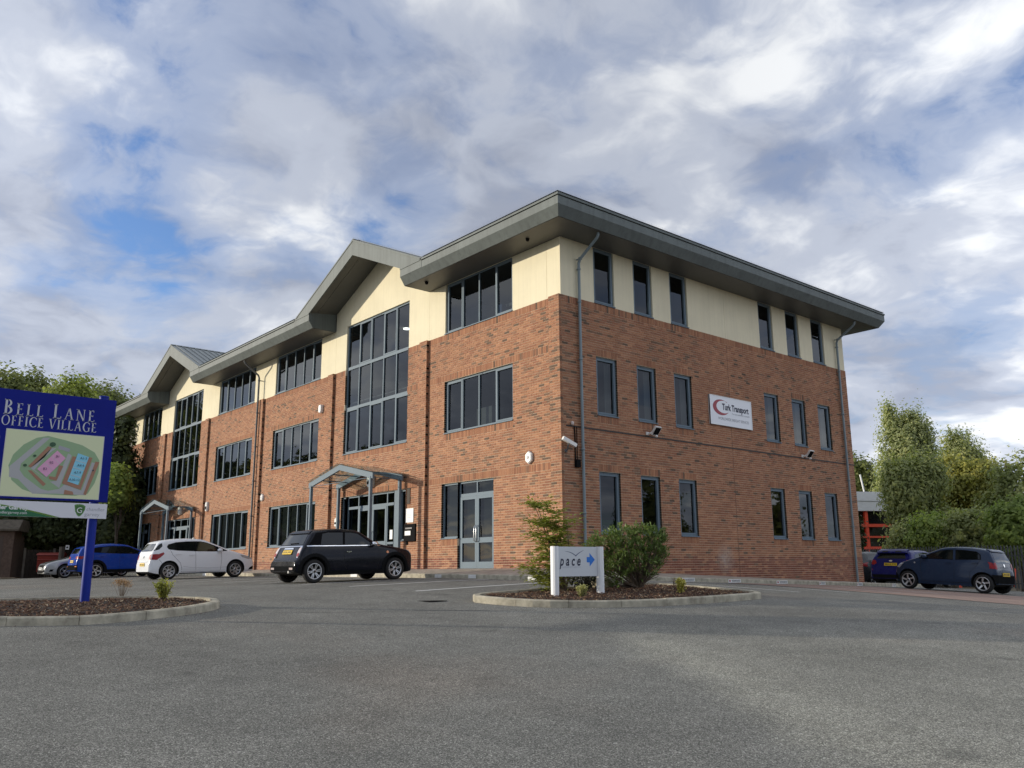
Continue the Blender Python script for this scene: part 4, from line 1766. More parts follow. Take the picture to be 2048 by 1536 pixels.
hexbox('alarm_box', -1.45, 3.17, 'white hexagonal alarm box above the grey side door near the corner', .17)
hexbox('alarm_box', -19.86, 3.20, 'white alarm box beside the dark downpipe on the long wall', .15)


def round_box(name, pl, u, z, w, h, d, mt, label, cat, group=None, lens=None):
    mb = MB()
    n = 14
    pts = [(w / 2 * math.copysign(abs(math.cos(a)) ** .6, math.cos(a)), h / 2 * math.copysign(abs(math.sin(a)) ** .6, math.sin(a))) for a in [2 * math.pi * i / n for i in range(n)]]
    A = [pl.P(u + a, .002, z + b) for a, b in pts]
    B = [pl.P(u + a, d * .7, z + b) for a, b in pts]
    C_ = [pl.P(u + a * .8, d, z + b * .85) for a, b in pts]
    mb.idx(A + B + C_, [(i, (i + 1) % n, n + (i + 1) % n, n + i) for i in range(n)] + [(n + i, n + (i + 1) % n, 2 * n + (i + 1) % n, 2 * n + i) for i in range(n)] + [tuple(range(2 * n, 3 * n))])
    o = mb.build(name, mt, None, label=label, cat=cat, group=group)
    if lens:
        m2 = MB()
        pl.box(m2, u - w * .3, u + w * .3, d - .01, d + .006, z - h * lens, z + h * .02)
        m2.build('louvre', M_BLACK, o)
    return o


round_box('alarm_box', FRONT, -26.49, 3.17, .26, .5, .11, M_WHITEPL, 'tall white alarm box left of the far row of ground windows', 'alarm box', 'white alarm boxes on the long wall', .3)
round_box('bulkhead_light', FRONT, -14.51, 6.52, .24, .36, .12, M_WHITEPL, 'oval cream bulkhead light high on the wall left of tall window', 'light')
round_box('dome_light', FRONT, -10.32, 3.17, .34, .46, .16, M_WHITEPL, 'white dome light under the nearer glass canopy', 'light', 'dome lights above the entrance doors', .22)
round_box('dome_light', FRONT, -30.3, 3.17, .34, .46, .16, M_WHITEPL, 'white dome light under the far glass canopy', 'light', 'dome lights above the entrance doors')
round_box('intercom', FRONT, -12.84, 1.78, .20, .36, .10, M_WHITEPL, 'white intercom box left of the nearer entrance', 'intercom', None, .2)
round_box('intercom', FRONT, -28.05, 1.5, .18, .32, .09, M_WHITEPL, 'small white box right of the far entrance', 'intercom')


def wall_panel(name, pl, u0, u1, z0, z1, d, mt, label, cat):
    mb = MB()
    pl.box(mb, u0, u1, .003, d, z0, z1)
    return mb.build(name, mt, None, label=label, cat=cat)


o = wall_panel('notice_board', FRONT, -8.0, -7.52, 1.56, 2.04, .02, M_WHITE, 'white square notice on brick beside the nearer entrance', 'notice')
mb = MB()
for k in range(3):
    FRONT.box(mb, -7.9, -7.66, .0205, .0225, 1.72 + k * .06, 1.735 + k * .06)
mb.build('print', mat('pale_grey_ink', (.45, .46, .48), .6), o)
o = wall_panel('post_box', FRONT, -7.97, -7.28, .92, 1.50, .10, M_BLACK, 'black post box with a white label beside the entrance', 'post box')
mb = MB()
FRONT.box(mb, -7.90, -7.55, .1005, .104, 1.12, 1.27)
mb.build('paper_label', M_WHITE, o)
mb = MB()
FRONT.box(mb, -7.85, -7.45, .1005, .118, 1.33, 1.38)
mb.build('flap', mat('dark_metal', (.08, .08, .085), .3, metal=.8), o)
wall_panel('vent_grille', FRONT, -7.93, -7.75, 2.2, 2.75, .02, mat('vent_brown', (.06, .045, .035), .8), 'narrow brown vent grille on brick right of the entrance', 'vent')
round_box('intercom', FRONT, -7.9, .86, .12, .12, .04, M_BLACK, 'little black intercom below the black post box', 'intercom')


def floodlight(y, z, label):
    t = thing('floodlight', (0, y, z), label, 'floodlight', 'floodlights on the gable end')
    mb = MB()
    mb.tube([(.0, y - .16, z - .06), (.10, y - .14, z - .06), (.16, y - .05, z + .0)], .028, 8)
    mb.box(.0, .03, y - .22, y - .10, z - .11, z - .01)
    mb.build('bracket', M_WHITEPL, t)
    ax = Vector((.78, 0, -.62))
    c = Vector((.22, y + .02, z + .02))
    up = Vector((.62, 0, .78))
    mb = MB()
    mb.obox(c, ax, (0, 1, 0), up, .035, .14, .15)
    mb.build('housing', M_WHITEPL, t)
    mb = MB()
    mb.obox(c + ax * .037, ax, (0, 1, 0), up, .004, .12, .125)
    mb.build('lens', M_BLACK, t)
    mb = MB()
    mb.lathe([(0, -.05), (.04, -.035), (.045, 0), (.03, .03)], 10, (c.x + .03, y - .02, z - .15))
    mb.build('motion_sensor', M_WHITEPL, t)


floodlight(3.72, 4.10, 'white floodlight on the gable end below the first floor windows, nearer one')
floodlight(12.45, 4.08, 'pale floodlight on the gable end near the far downpipe')
# cctv at the corner: white bullet camera on a bracket
t = thing('security_camera', (0, .1, 3.42), 'white bullet security camera by the front corner of the gable', 'camera')
mb = MB()
a, b = Vector((.10, -.13, 3.56)), Vector((.20, .28, 3.36))
mb.bar(a, b, .10, .10)
mb.build('camera_body', mat('white_camera', (.82, .80, .76), .4), t)
mb = MB()
mb.tube([(.0, .06, 3.22), (.08, .05, 3.24), (.14, .05, 3.42)], .02, 8)
mb.lathe([(.05, 0), (.05, .03), (0, .03)], 12, (0, .06, 3.22), 'x')
mb.build('bracket', M_PIPED, t)
mb = MB()
mb.lathe([(0, -.06), (.045, -.05), (.05, 0), (.03, .05), (0, .06)], 12, (.05, .30, 4.03))
mb.tube([(0, .30, 4.06), (.05, .30, 4.05)], .02, 8)
mb.build('motion_detector', mat('pinkish_plastic', (.62, .52, .47), .5), None, label='small round pale sensor on the gable end near the downpipe', cat='sensor')
# far camera on a bracket, end of the long wall
t = thing('security_camera', (-39.9, 0, 4.0), 'dark security camera on a bracket at the far end of the long wall', 'camera')
mb = MB()
mb.tube([(-39.9, 0, 3.75), (-39.9, -.22, 3.85), (-39.9, -.30, 4.1)], .035, 8)
mb.tube([(-39.9, -.01, 3.75), (-39.9, -.02, 2.5)], .018, 6)
mb.build('bracket', M_PIPED, t)
mb = MB()
mb.bar((-39.6, -.25, 4.0), (-40.2, -.42, 4.2), .17, .17)
mb.build('camera_body', mat('grey_camera', (.28, .28, .27), .4), t)

# ------------------------------------------------------------------ Turk Transport wall sign
t = thing('wall_sign', (0, 7.9, 5.2), 'white freight company sign with a red crescent on gable brickwork', 'sign')
y0, y1, z0, z1 = 6.74, 9.12, 4.68, 5.69
mb = MB()
mb.box(.02, .06, y0, y1, z0, z1)
mb.build('panel', mat('sign_white', (.78, .80, .83), .35), t)
mb = MB()
for q in ((y0, y1, z0, z0 + .025), (y0, y1, z1 - .025, z1), (y0, y0 + .025, z0 + .025, z1 - .025), (y1 - .025, y1, z0 + .025, z1 - .025)):
    mb.box(.0, .068, *q)
mb.build('frame', M_WHITE, t)


def crescent(c, r_, c2, r2, n=40):
    """red moon: big ellipse less the smaller one set inside to the right"""
    out, inn = [], []
    for i in range(n + 1):
        a = R(48 + (322 - 48) * i / n)
        out.append((c[0] + r_[0] * math.cos(a), c[1] + r_[1] * math.sin(a)))
        inn.append((c2[0] + r2[0] * math.cos(a), c2[1] + r2[1] * math.sin(a)))
    me = bpy.data.meshes.new('emblem')
    inn[0] = out[0]
    inn[-1] = out[-1]
    me.from_pydata([(p[0], p[1], 0) for p in out + inn], [], [(i, i + 1, n + 2 + i, n + 1 + i) for i in range(n)])
    return me


Y, Z, X = (0, 1, 0), (0, 0, 1), .0625
place_flat(crescent((.62, .62), (.46, .27), (.76, .645), (.40, .215)), (X, y0, z0), Y, Z, mat('crescent_red', (.33, .035, .05), .5), 'emblem', t)
M_NAVY = mat('navy_ink', (.015, .018, .045), .5)
place_flat(text_mesh('Turk Transport', .30, bold=.012, width=1.52), (X, y0 + .68, z0 + .555), Y, Z, M_NAVY, 'lettering', t)
place_flat(text_mesh('Your any destination is possible', .085, shear=.25, width=1.02), (X, y0 + 1.20, z0 + .43), Y, Z, mat('grey_ink', (.22, .23, .26), .5), 'lettering', t)
place_flat(text_mesh('WORLDWIDE FREIGHT SERVICES', .135, width=1.75), (X, y0 + .42, z0 + .19), Y, Z, mat('grey_ink', (.22, .23, .26), .5), 'lettering', t)

# ------------------------------------------------------------------ the blue board


def serif_text(s, cap, space=.16, small=None):
    """Roman capitals with thick and thin strokes and bracketed serifs; first letters of words may be larger. Returns mesh (x right, y up)"""
    V, F = [], []

    def poly(p):
        b = len(V)
        V.extend((x, y, 0) for x, y in p)
        F.append(tuple(range(b, b + len(p))))

    def quad(x0, y0, x1, y1):
        poly([(x0, y0), (x1, y0), (x1, y1), (x0, y1)])

    def ring(cx, cy, rx, ry, ix, iy, a0, a1, n=22, ox=0):
        b = len(V)
        for i in range(n + 1):
            a = R(a0 + (a1 - a0) * i / n)
            V.append((cx + rx * math.cos(a), cy + ry * math.sin(a), 0))
            V.append((cx + ox + ix * math.cos(a), cy + iy * math.sin(a), 0))
        for i in range(n):
            F.append((b + 2 * i, b + 2 * i + 2, b + 2 * i + 3, b + 2 * i + 1))

    TK, TN, SE = .135, .055, .045

    def stem(x, h, o, w=TK, y0=0):
        quad(o + x * h, y0, o + (x + w) * h, h)
        for yy in (0, h * (1 - SE)):
            poly([(o + (x - .07) * h, yy), (o + (x + w + .07) * h, yy), (o + (x + w + .05) * h, yy + SE * h), (o + (x - .05) * h, yy + SE * h)])

    def diag(x0, y0, x1, y1, w, h, o):
        poly([(o + (x0 - w / 2) * h, y0 * h), (o + (x0 + w / 2) * h, y0 * h), (o + (x1 + w / 2) * h, y1 * h), (o + (x1 - w / 2) * h, y1 * h)])

    def foot(x, y, h, o, w=.2):
        quad(o + (x - w / 2) * h, y * h, o + (x + w / 2) * h, (y + SE) * h)

    def arm(x0, x1, y, h, o, up):
        quad(o + x0 * h, y * h, o + x1 * h, (y + TN) * h)
        yy = y if up > 0 else y + TN - .17
        poly([(o + (x1 - .045) * h, yy * h), (o + x1 * h, yy * h), (o + (x1 + .02 * up) * h, (yy + .17) * h), (o + (x1 - .03) * h, (yy + .17) * h)])
    adv = dict(B=.60, E=.56, L=.56, A=.74, N=.78, O=.84, F=.54, I=.30, C=.74, V=.72, G=.80)
    o = 0.0
    start = True
    for ch in s:
        if ch == ' ':
            o += cap * .42
            start = True
            continue
        h = cap if (small is None or start) else cap * small
        start = False
        if ch == 'B':
            stem(.08, h, o)
            ring(o + .2 * h, .755 * h, .27 * h, .245 * h, .15 * h, .195 * h, -90, 90, 12)
            ring(o + .2 * h, .265 * h, .33 * h, .265 * h, .19 * h, .21 * h, -90, 90, 12)
        elif ch in 'EFL':
            stem(.08, h, o)
            if ch in 'EF':
                arm(.1, .46, .945, h, o, -1)
                arm(.1, .40, .49, h, o, 1) if False else quad(o + .1 * h, .49 * h, o + .40 * h, .545 * h)
                quad(o + .375 * h, .44 * h, o + .405 * h, .595 * h)
            if ch in 'EL':
                arm(.1, .52, 0, h, o, 1)
        elif ch == 'I':
            stem(.08, h, o)
        elif ch == 'O':
            ring(o + .42 * h, .5 * h, .39 * h, .515 * h, .26 * h, .465 * h, 0, 360, 40)
        elif ch == 'C':
            ring(o + .42 * h, .5 * h, .39 * h, .515 * h, .26 * h, .465 * h, 48, 312, 30, .02 * h)
            quad(o + .66 * h, .72 * h, o + .70 * h, .95 * h)
            quad(o + .66 * h, .06 * h, o + .70 * h, .26 * h)
        elif ch == 'G':
            ring(o + .42 * h, .5 * h, .39 * h, .515 * h, .26 * h, .465 * h, 48, 312, 30, .02 * h)
            quad(o + .66 * h, .72 * h, o + .70 * h, .95 * h)
            quad(o + .60 * h, .06 * h, o + .72 * h, .42 * h)
            quad(o + .52 * h, .40 * h, o + .78 * h, .445 * h)
        elif ch == 'A':
            diag(.10, 0, .36, 1, TN, h, o)
            diag(.64, 0, .37, 1, TK, h, o)
            quad(o + .2 * h, .33 * h, o + .55 * h, .375 * h)
            foot(.10, 0, h, o)
            foot(.64, 0, h, o, .26)
        elif ch == 'V':
            diag(.36, 0, .10, .97, TK, h, o)
            diag(.36, 0, .62, .97, TN, h, o)
            foot(.10, .955, h, o, .26)
            foot(.62, .955, h, o)
        elif ch == 'N':
            quad(o + .10 * h, 0, o + .155 * h, h)
            quad(o + .62 * h, 0, o + .675 * h, h)
            diag(.64, 0, .13, 1, TK, h, o)
            foot(.127, 0, h, o)
            foot(.10, .955, h, o, .2)
            foot(.648, .955, h, o)
        o += adv[ch] * h + space * cap * (small or .7)
    me = bpy.data.meshes.new('lettering')
    me.from_pydata(V, [], F)
    return me, o


BX = 1.50                  # plane of the board
BP = (1.42, -12.457)
bs = thing('site_sign', (BP[0], BP[1], bed_z(*BP)), 'big blue office village board with a site map on a blue post', 'sign')
M_BLUE = mat('sign_blue', (.003, .010, .20), .5, var=.05, vscale=2, spec=.15)
mb = MB()
mb.box(BX - .05, BX - .005, -15.45, -12.275, 1.16, 2.93)
mb.build('board', M_BLUE, bs)
mb = MB()
mb.box(BX - .056, BX - .049, -15.46, -12.265, 1.15, 2.94)
mb.build('board_backing', mat('sign_edge', (.02, .03, .09), .4), bs)
mb = MB()
mb.tube([(BP[0] - .04, BP[1], -.72), (BP[0] - .04, BP[1], 2.98)], .075, 20)
mb.lathe([(.082, 2.98), (.082, 3.0), (.0, 3.02)], 20, (BP[0] - .04, BP[1], 0))
mb.build('post', mat('post_blue', (.008, .025, .26), .5, var=.15, vscale=3, spec=.2), bs)
mb = MB()
mb.tube([(BP[0] - .04, -15.2, -.6), (BP[0] - .04, -15.2, 2.98)], .075, 20)
mb.build('post', mat('post_blue', (.008, .025, .26), .5), bs)
mb = MB()
for z in (1.4, 2.0, 2.7):
    mb.lathe([(.079, -.03), (.085, -.03), (.085, .03), (.079, .03)], 16, (BP[0] - .04, BP[1], z))
mb.build('clamp', M_STEEL, bs)
M_SILV = mat('silver_lettering', (.50, .51, .56), .5)
XF = BX - .002
me, w = serif_text('BELL LANE', .245, .20, .80)
for v_ in me.vertices:
    v_.co.x *= 1.42 / w
place_flat(me, (XF, -13.985, 2.515), Y, Z, M_SILV, 'lettering', bs)
me, w = serif_text('OFFICE VILLAGE', .165, .14)
for v_ in me.vertices:
    v_.co.x *= 1.455 / w
place_flat(me, (XF, -14.0, 2.335), Y, Z, M_SILV, 'lettering', bs)
place_flat(text_mesh('ed', .075, align='RIGHT'), (XF, -13.985, 2.10), Y, Z, M_SILV, 'lettering', bs)
# the map: layers of print, each a millimetre proud of the last
mapY, mapZ, mw, mh = -13.90, 1.20, 1.47, 1.07
MAPL = [0]


def map_poly(pts, col, name='map_print'):
    MAPL[0] += 1
    me = bpy.data.meshes.new(name)
    me.from_pydata([(p[0] * mw, p[1] * mh, 0) for p in pts], [], [tuple(range(len(pts)))])
    return place_flat(me, (XF, mapY, mapZ), Y, Z, mat('map_%03d%03d%03d' % tuple(int(c * 255) for c in col), col, .55), name, bs, off=.0006 * MAPL[0])


def mp(l):
    """positions read off the map panel (zoomed picture) into its own 0..1 frame"""
    out = []
    for x, y in l:
        yt = 478 + (x - 88) / (1147 - 88) * 92
        yb = 1205 + (x - 5) / (1080 - 5) * 52
        k = (yb - y) / (yb - yt)
        xl, xr = 5 + (88 - 5) * k, 1080 + (1147 - 1080) * k
        out.append(((x - xl) / (xr - xl), k))
    return out


map_poly([(-.008, -.01), (1.008, -.01), (1.008, 1.01), (-.008, 1.01)], (.55, .56, .52), 'map_border')
map_poly([(0, 0), (1, 0), (1, 1), (0, 1)], (.66, .70, .44), 'map_panel')
map_poly(mp([(100, 880), (150, 760), (260, 650), (400, 575), (520, 555), (700, 600), (900, 660), (1040, 740), (1095, 830), (1085, 960), (1040, 1080), (960, 1195), (820, 1215), (600, 1205), (380, 1190), (240, 1140), (130, 1040)]), (.28, .41, .23))
GREY = (.42, .42, .42)
map_poly(mp([(470, 575), (545, 575), (230, 860), (215, 930), (260, 1000), (440, 1140), (520, 1160), (640, 1140), (700, 1090), (890, 1160), (1010, 850), (1050, 860), (930, 1210), (900, 1210), (600, 1190), (350, 1190), (200, 1030), (105, 1005), (110, 890)]), GREY)
map_poly(mp([(560, 690), (610, 690), (330, 910), (640, 1130), (780, 770), (740, 750), (610, 1050), (540, 1060), (370, 930)]), GREY)
map_poly(mp([(640, 660), (765, 700), (750, 735), (630, 700)]), (.36, .36, .39))
RB = (.36, .18, .11)
map_poly(mp([(520, 670), (560, 685), (335, 905), (305, 890)]), RB)
map_poly(mp([(300, 935), (340, 935), (495, 1085), (465, 1110)]), RB)
map_poly(mp([(790, 780), (835, 790), (730, 1060), (865, 1100), (975, 790), (1015, 800), (880, 1150), (670, 1080)]), RB)
map_poly(mp([(1050, 840), (1095, 850), (940, 1210), (910, 1200)]), RB)
map_poly(mp([(640, 880), (685, 890), (610, 1050), (530, 1030), (530, 1000), (600, 1010)]), RB)
map_poly(mp([(700, 1150), (790, 1170), (800, 1205), (690, 1200)]), RB)
map_poly(mp([(620, 718), (712, 803), (500, 1010), (400, 920)]), (.72, .36, .54))
map_poly(mp([(850, 748), (975, 792), (850, 1098), (730, 1058)]), (.24, .60, .76))
for a, b in (((562, 785), (652, 868)), ((483, 855), (565, 930))):
    map_poly(mp([(a[0], a[1] - 3), (b[0], b[1] - 3), (b[0], b[1] + 3), (a[0], a[1] + 3)]), (.55, .55, .56))
for a, b in (((822, 826), (945, 862)), ((795, 905), (915, 942)), ((768, 985), (885, 1020))):
    map_poly(mp([(a[0], a[1] - 3), (b[0], b[1] - 3), (b[0], b[1] + 3), (a[0], a[1] + 3)]), (.55, .55, .56))
for x, y, r_ in ((570, 650, 34), (375, 775, 18), (272, 878, 20)):
    map_poly(mp([(x + r_ * math.cos(R(a)), y + r_ * .75 * math.sin(R(a))) for a in range(0, 360, 30)]), (.03, .09, .04))
map_poly(mp([(1010, 935), (1028, 930), (1030, 945), (1015, 950)]), (.02, .03, .05))
for x, y, s_ in ((600, 795, 'B1'), (530, 860, 'B2'), (460, 930, 'B3'), (870, 815, 'A1-3'), (838, 893, 'A4-6'), (800, 972, 'A7-9'), (745, 1050, 'A10-12')):
    (q,) = mp([(x, y)])
    place_flat(text_mesh(s_, .055), (XF, mapY + q[0] * mw, mapZ + q[1] * mh), Y, Z, M_NAVY, 'lettering', bs, off=.03 - .003)
# the agent's strip below
stz = [(-12.27, .875), (-12.27, 1.115)]
mb = MB()
mb.box(BX - .03, BX - .006, -15.4, -12.27, .875, 1.125)
mb.build('agent_strip', mat('strip_white', (.68, .68, .72), .45), bs)
GRN = (.008, .13, .045)
st = []
for i in range(15):
    t_ = i / 14
    st.append((-15.4 + (2.42) * t_, 1.12 - .245 * max(0, (t_ - .40) / .6) ** 1.5))
for poly, col, off in ((st + [(-12.98, .877), (-15.4, .877)], (.18, .36, .04), .001), ([(y_ - .07, z_ - .008) if i else (y_, z_ - .01) for i, (y_, z_) in enumerate(st)][:-1] + [(-13.1, .877), (-15.4, .877)], GRN, .002)):
    me = bpy.data.meshes.new('green_swoosh')
    me.from_pydata([(p[0], p[1], 0) for p in poly], [], [tuple(range(len(poly)))])
    place_flat(me, (XF - .005, 0, 0), Y, Z, mat('green_%d' % int(col[0] * 1000), col, .5), 'green_swoosh', bs, off=off)
M_WINK = mat('white_ink', (.72, .74, .72), .5)
place_flat(text_mesh('Chandler Garvey', .095, bold=.003, align='RIGHT'), (XF - .005, -13.47, .985), Y, Z, M_WINK, 'lettering', bs, off=.004)
place_flat(text_mesh('www.chandlergarvey.com', .06, align='RIGHT'), (XF - .005, -13.475, .915), Y, Z, M_WINK, 'lettering', bs, off=.004)
sh = [(-.085, .09), (-.05, .105), (0, .108), (.05, .10), (.088, .075), (.085, .02), (.06, -.04), (.025, -.085), (0, -.10), (-.03, -.08), (-.065, -.02)]
for k, col, off in ((1.0, (.10, .26, .05), .001), (.82, (.05, .15, .035), .002)):
    me = bpy.data.meshes.new('shield_emblem')
    me.from_pydata([(x * k, y * k, 0) for x, y in sh], [], [tuple(range(len(sh)))])
    place_flat(me, (XF - .005, -12.70, 1.0), Y, Z, mat('shield_%d' % int(k * 100), col, .5), 'shield_emblem', bs, off=off)
place_flat(text_mesh('G', .13, align='CENTER'), (XF - .005, -12.70, .962), Y, Z, M_WINK, 'lettering', bs, off=.004)
M_PG = mat('pale_grey_lettering', (.36, .37, .40), .5)
place_flat(text_mesh('chandler', .085, width=.285), (XF - .005, -12.595, 1.0), Y, Z, M_PG, 'lettering', bs, off=.002)
place_flat(text_mesh('garvey', .085, width=.24), (XF - .005, -12.62, .915), Y, Z, M_PG, 'lettering', bs, off=.002)

# ------------------------------------------------------------------ small white direction sign
A, B = Vector((5.44, -5.49, 0)), Vector((5.55, -4.41, 0))
ps = thing('direction_sign', (5.5, -4.95, bed_z(5.5, -4.95)), 'small white two post sign with a blue arrow in the planted island', 'sign')
dr = (B - A).normalized()
nr = Vector((dr.y, -dr.x, 0))
zt = .40
M_SW = mat('sign_post_white', (.80, .81, .82), .35)
for q, zb in ((A, bed_z(A.x, A.y)), (B, bed_z(B.x, B.y))):
    mb = MB()
    prof = [(-.065, -.05), (-.065, .02), (-.045, .055), (0, .07), (.045, .055), (.065, .02), (.065, -.05)]
    mb.prism(prof, zb - .15, zt, lambda a, b, t: tuple(q + dr * a + nr * b + Vector((0, 0, t))))
    mb.build('post', M_SW, ps)
mb = MB()
zb = -.15
mb.hexa([tuple(p) for z in (zb, zt - .005) for p in (A + dr * .066 + nr * .0 + Vector((0, 0, z)), B - dr * .066 + Vector((0, 0, z)), B - dr * .066 - nr * .03 + Vector((0, 0, z)), A + dr * .066 - nr * .03 + Vector((0, 0, z)))])
mb.build('panel', mat('panel_white', (.60, .63, .66), .4), ps)
O = A + dr * .066 + Vector((0, 0, zb))
W = (B - A).length - .132
UX = tuple(dr)
place_flat(text_mesh('p|a|c|e'.replace('|', ' '), .26, shear=.22, bold=.006, width=.50), O + dr * .045 + Vector((0, 0, .20)), UX, Z, M_NAVY, 'lettering', ps, off=.002)
for k in range(3):
    me = bpy.data.meshes.new('divider')
    me.from_pydata([(0, 0, 0), (.006, 0, 0), (.012, .10, 0), (.006, .10, 0)], [], [(0, 1, 2, 3)])
    place_flat(me, O + dr * (.178 + k * .128) + Vector((0, 0, .215)), UX, Z, M_PG, 'divider', ps, off=.002)
place_flat(text_mesh('rehabilitation', .055, spacing=1.3, width=.44), O + dr * .09 + Vector((0, 0, .155)), UX, Z, mat('pale_lilac_ink', (.42, .44, .50), .5), 'lettering', ps, off=.002)
lw, rw = [], []
for i in range(13):
    t_ = i / 12
    lw.append((.17 + .26 * t_, .46 - .075 * t_ ** 2.2))
    rw.append((.43 + .19 * t_, .385 + .10 * t_ ** .75))
me = bpy.data.meshes.new('bird_emblem')
V_, F_ = [], []
for crv, th in ((lw, lambda t: .003 + .016 * t), (rw, lambda t: .019 * (1 - t) + .003)):
    b = len(V_)
    for i, (x, y) in enumerate(crv):
        V_ += [(x, y, 0), (x, y - th(i / 12), 0)]
    F_ += [(b + 2 * i, b + 2 * i + 1, b + 2 * i + 3, b + 2 * i + 2) for i in range(12)]
me.from_pydata(V_, [], F_)
place_flat(me, O, UX, Z, mat('slate_ink', (.06, .08, .16), .5), 'bird_emblem', ps, off=.002)
me = bpy.data.meshes.new('arrow')
me.from_pydata([(x, y, 0) for x, y in ((0, .075), (.07, .075), (.07, .0), (.20, .125), (.07, .25), (.07, .175), (0, .175))], [], [(0, 1, 2, 3, 4, 5, 6)])
place_flat(me, O + dr * .69 + Vector((0, 0, .18)), UX, Z, mat('arrow_blue', (.01, .17, .62), .45), 'arrow', ps, off=.002)

# ------------------------------------------------------------------ far left: brick hut, bin, timber fence, posts
hc = at(-46, 1128, 56)
hut = thing('substation_hut', (hc.x, hc.y, -.3), 'brown brick substation hut with a tiled roof beside the trees', 'hut')
M_HUT = mat('hut_brick', (.105, .072, .055), .95, var=.25, vscale=6)
ax = Vector((ray(1024, 768).x, ray(1024, 768).y, 0)).normalized()
face = Vector((.93, -.36, 0))          # wall facing the car park
side = Vector((.36, .93, 0))
mb = MB()
c0 = Vector((hc.x, hc.y, 0)) - face * 1.5
mb.obox(c0 + Vector((0, 0, .95)), face, side, (0, 0, 1), 1.5, 1.65, 1.3)
mb.build('wall', M_HUT, hut)
mb = MB()
mb.prism([(-1.75, 2.2), (1.75, 2.2), (1.75, 2.3), (.9, 2.85), (-.9, 2.85), (-1.75, 2.3)], -1.9, 1.9, lambda p, q, t: tuple(c0 + face * p + side * t + Vector((0, 0, q))))
mb.build('roof', mat('hut_roof', (.10, .085, .065), .95, var=.3, vscale=5), hut)
mb = MB()
q = c0 + face * 1.5 + side * .15
mb.obox(q + Vector((0, 0, .8)), face, side, (0, 0, 1), .02, 1.0, 1.1)
mb.build('door', mat('hut_door', (.085, .062, .05), .8), hut)
mb = MB()
for z, hz, hy in ((1.34, .12, .18), (1.10, .10, .12), (.86, .12, .13), (1.55, .03, .22)):
    mb.obox(q + face * .03 - side * .1 + Vector((0, 0, z)), face, side, (0, 0, 1), .008, hy, hz)
mb.build('warning_plate', mat('warning_yellow', (.24, .20, .06), .6), hut)

fn = thing('timber_fence', tuple(at(110, 1128, 60)), 'dark timber board fence behind the silver car', 'fence')
p0, p1 = at(48, 1128, 57), at(262, 1128, 62)
p0.z = p1.z = 0
n = 60
for i in range(n):
    a, b = p0.lerp(p1, i / n), p0.lerp(p1, (i + .88) / n)
    mb = MB()
    hz = 1.20 + rnd.uniform(-.03, .03)
    mb.bar(a + Vector((0, 0, (-.5 + hz) / 2)), b + Vector((0, 0, (-.5 + hz) / 2)), .025, .5 + hz)
    mb.build('board', M_WOODD, fn)
for k in range(5):
    a = p0.lerp(p1, k / 4) + Vector((.08, -.05, 0))
    mb = MB()
    mb.box(a.x - .06, a.x + .06, a.y - .06, a.y + .06, -.5, 1.3)
    mb.build('post', mat('grey_timber', (.13, .115, .095), .9, var=.25), fn)
# red wheeled container
bc = at(103, 1118, 55)
rb = thing('red_bin', (bc.x, bc.y, -.3), 'red wheeled waste bin in front of the dark fence', 'bin')
M_RED = mat('bin_red', (.20, .018, .010), .45, var=.1)
mb = MB()
s2 = Vector((.36, .93, 0))
f2 = Vector((.93, -.36, 0))
cc = Vector((bc.x, bc.y, 0))
mb.prism([(-.52, -.05), (.46, -.05), (.58, .80), (.62, .84), (-.6, .84)], -.62, .62, lambda p, q, t: tuple(cc + f2 * p + s2 * t + Vector((0, 0, q))))
mb.build('bin_body', M_RED, rb)
mb = MB()
mb.prism([(-.64, .85), (.66, .85), (.60, .93), (0, 1.0), (-.6, .95)], -.66, .66, lambda p, q, t: tuple(cc + f2 * p + s2 * t + Vector((0, 0, q))))
mb.build('lid', M_RED, rb)
mb = MB()
mb.tube([tuple(cc + f2 * .66 + s2 * -.6 + Vector((0, 0, .6))), tuple(cc + f2 * .66 + s2 * .6 + Vector((0, 0, .6)))], .03, 8)
mb.build('handle', M_RED, rb)
for a in (-.4, .4):
    for b in (-.45, .45):
        mb = MB()
        mb.lathe([(0, -.03), (.09, -.03), (.09, .03), (0, .03)], 12, tuple(cc + f2 * a + s2 * b + Vector((0, 0, -.16))), 'y')
        mb.build('wheel', M_BLACK, rb)
for px, lb in ((119.5, 'pale timber gate post right of the red bin'), (124, 'dark timber gate post beside the pale one')):
    p = at(px, 1120, 54)
    mb = MB()
    mb.box(p.x - .07, p.x + .07, p.y - .07, p.y + .07, -.4, 1.3)
    mb.build('gate_post', mat('grey_timber', (.13, .115, .095), .9, var=.25) if px < 122 else M_WOODD, None, label=lb, cat='post')
p = at(137, 1095, 58)
nb = thing('notice', (p.x, p.y, p.z), 'small white notice fixed on the dark timber fence', 'notice')
mb = MB()
mb.obox(p + Vector((.25, -.12, 0)), (.93, -.36, 0), (.36, .93, 0), (0, 0, 1), .01, .10, .13)
mb.build('notice_panel', M_WHITE, nb)
mb = MB()
mb.obox(p + Vector((.262, -.124, 0)), (.93, -.36, 0), (.36, .93, 0), (0, 0, 1), .003, .05, .05)
mb.build('print', M_INK, nb)
for px, py0, lb in ((75.5, 1052, 'thin pale fence stake in the dark wood, left one'), (96, 1056, 'slanting pale stake in the dark wood'), (200, 1063, 'thin grey stake right of the blue sign post')):
    p = at(px, py0, 63)
    mb = MB()
    b = at(px - (0 if px != 96 else 4), 1110, 63)
    mb.tube([tuple(b), tuple(p)], .06, 7)
    mb.build('stake', mat('grey_timber', (.13, .115, .095), .9), None, label=lb, cat='stake')
# ------------------------------------------------------------------ cars


def paint(name, col, metal=0.0, rough=0.28, coat=1.0):
    m = mat(name, col, rough, metal, coat=coat)
    return m


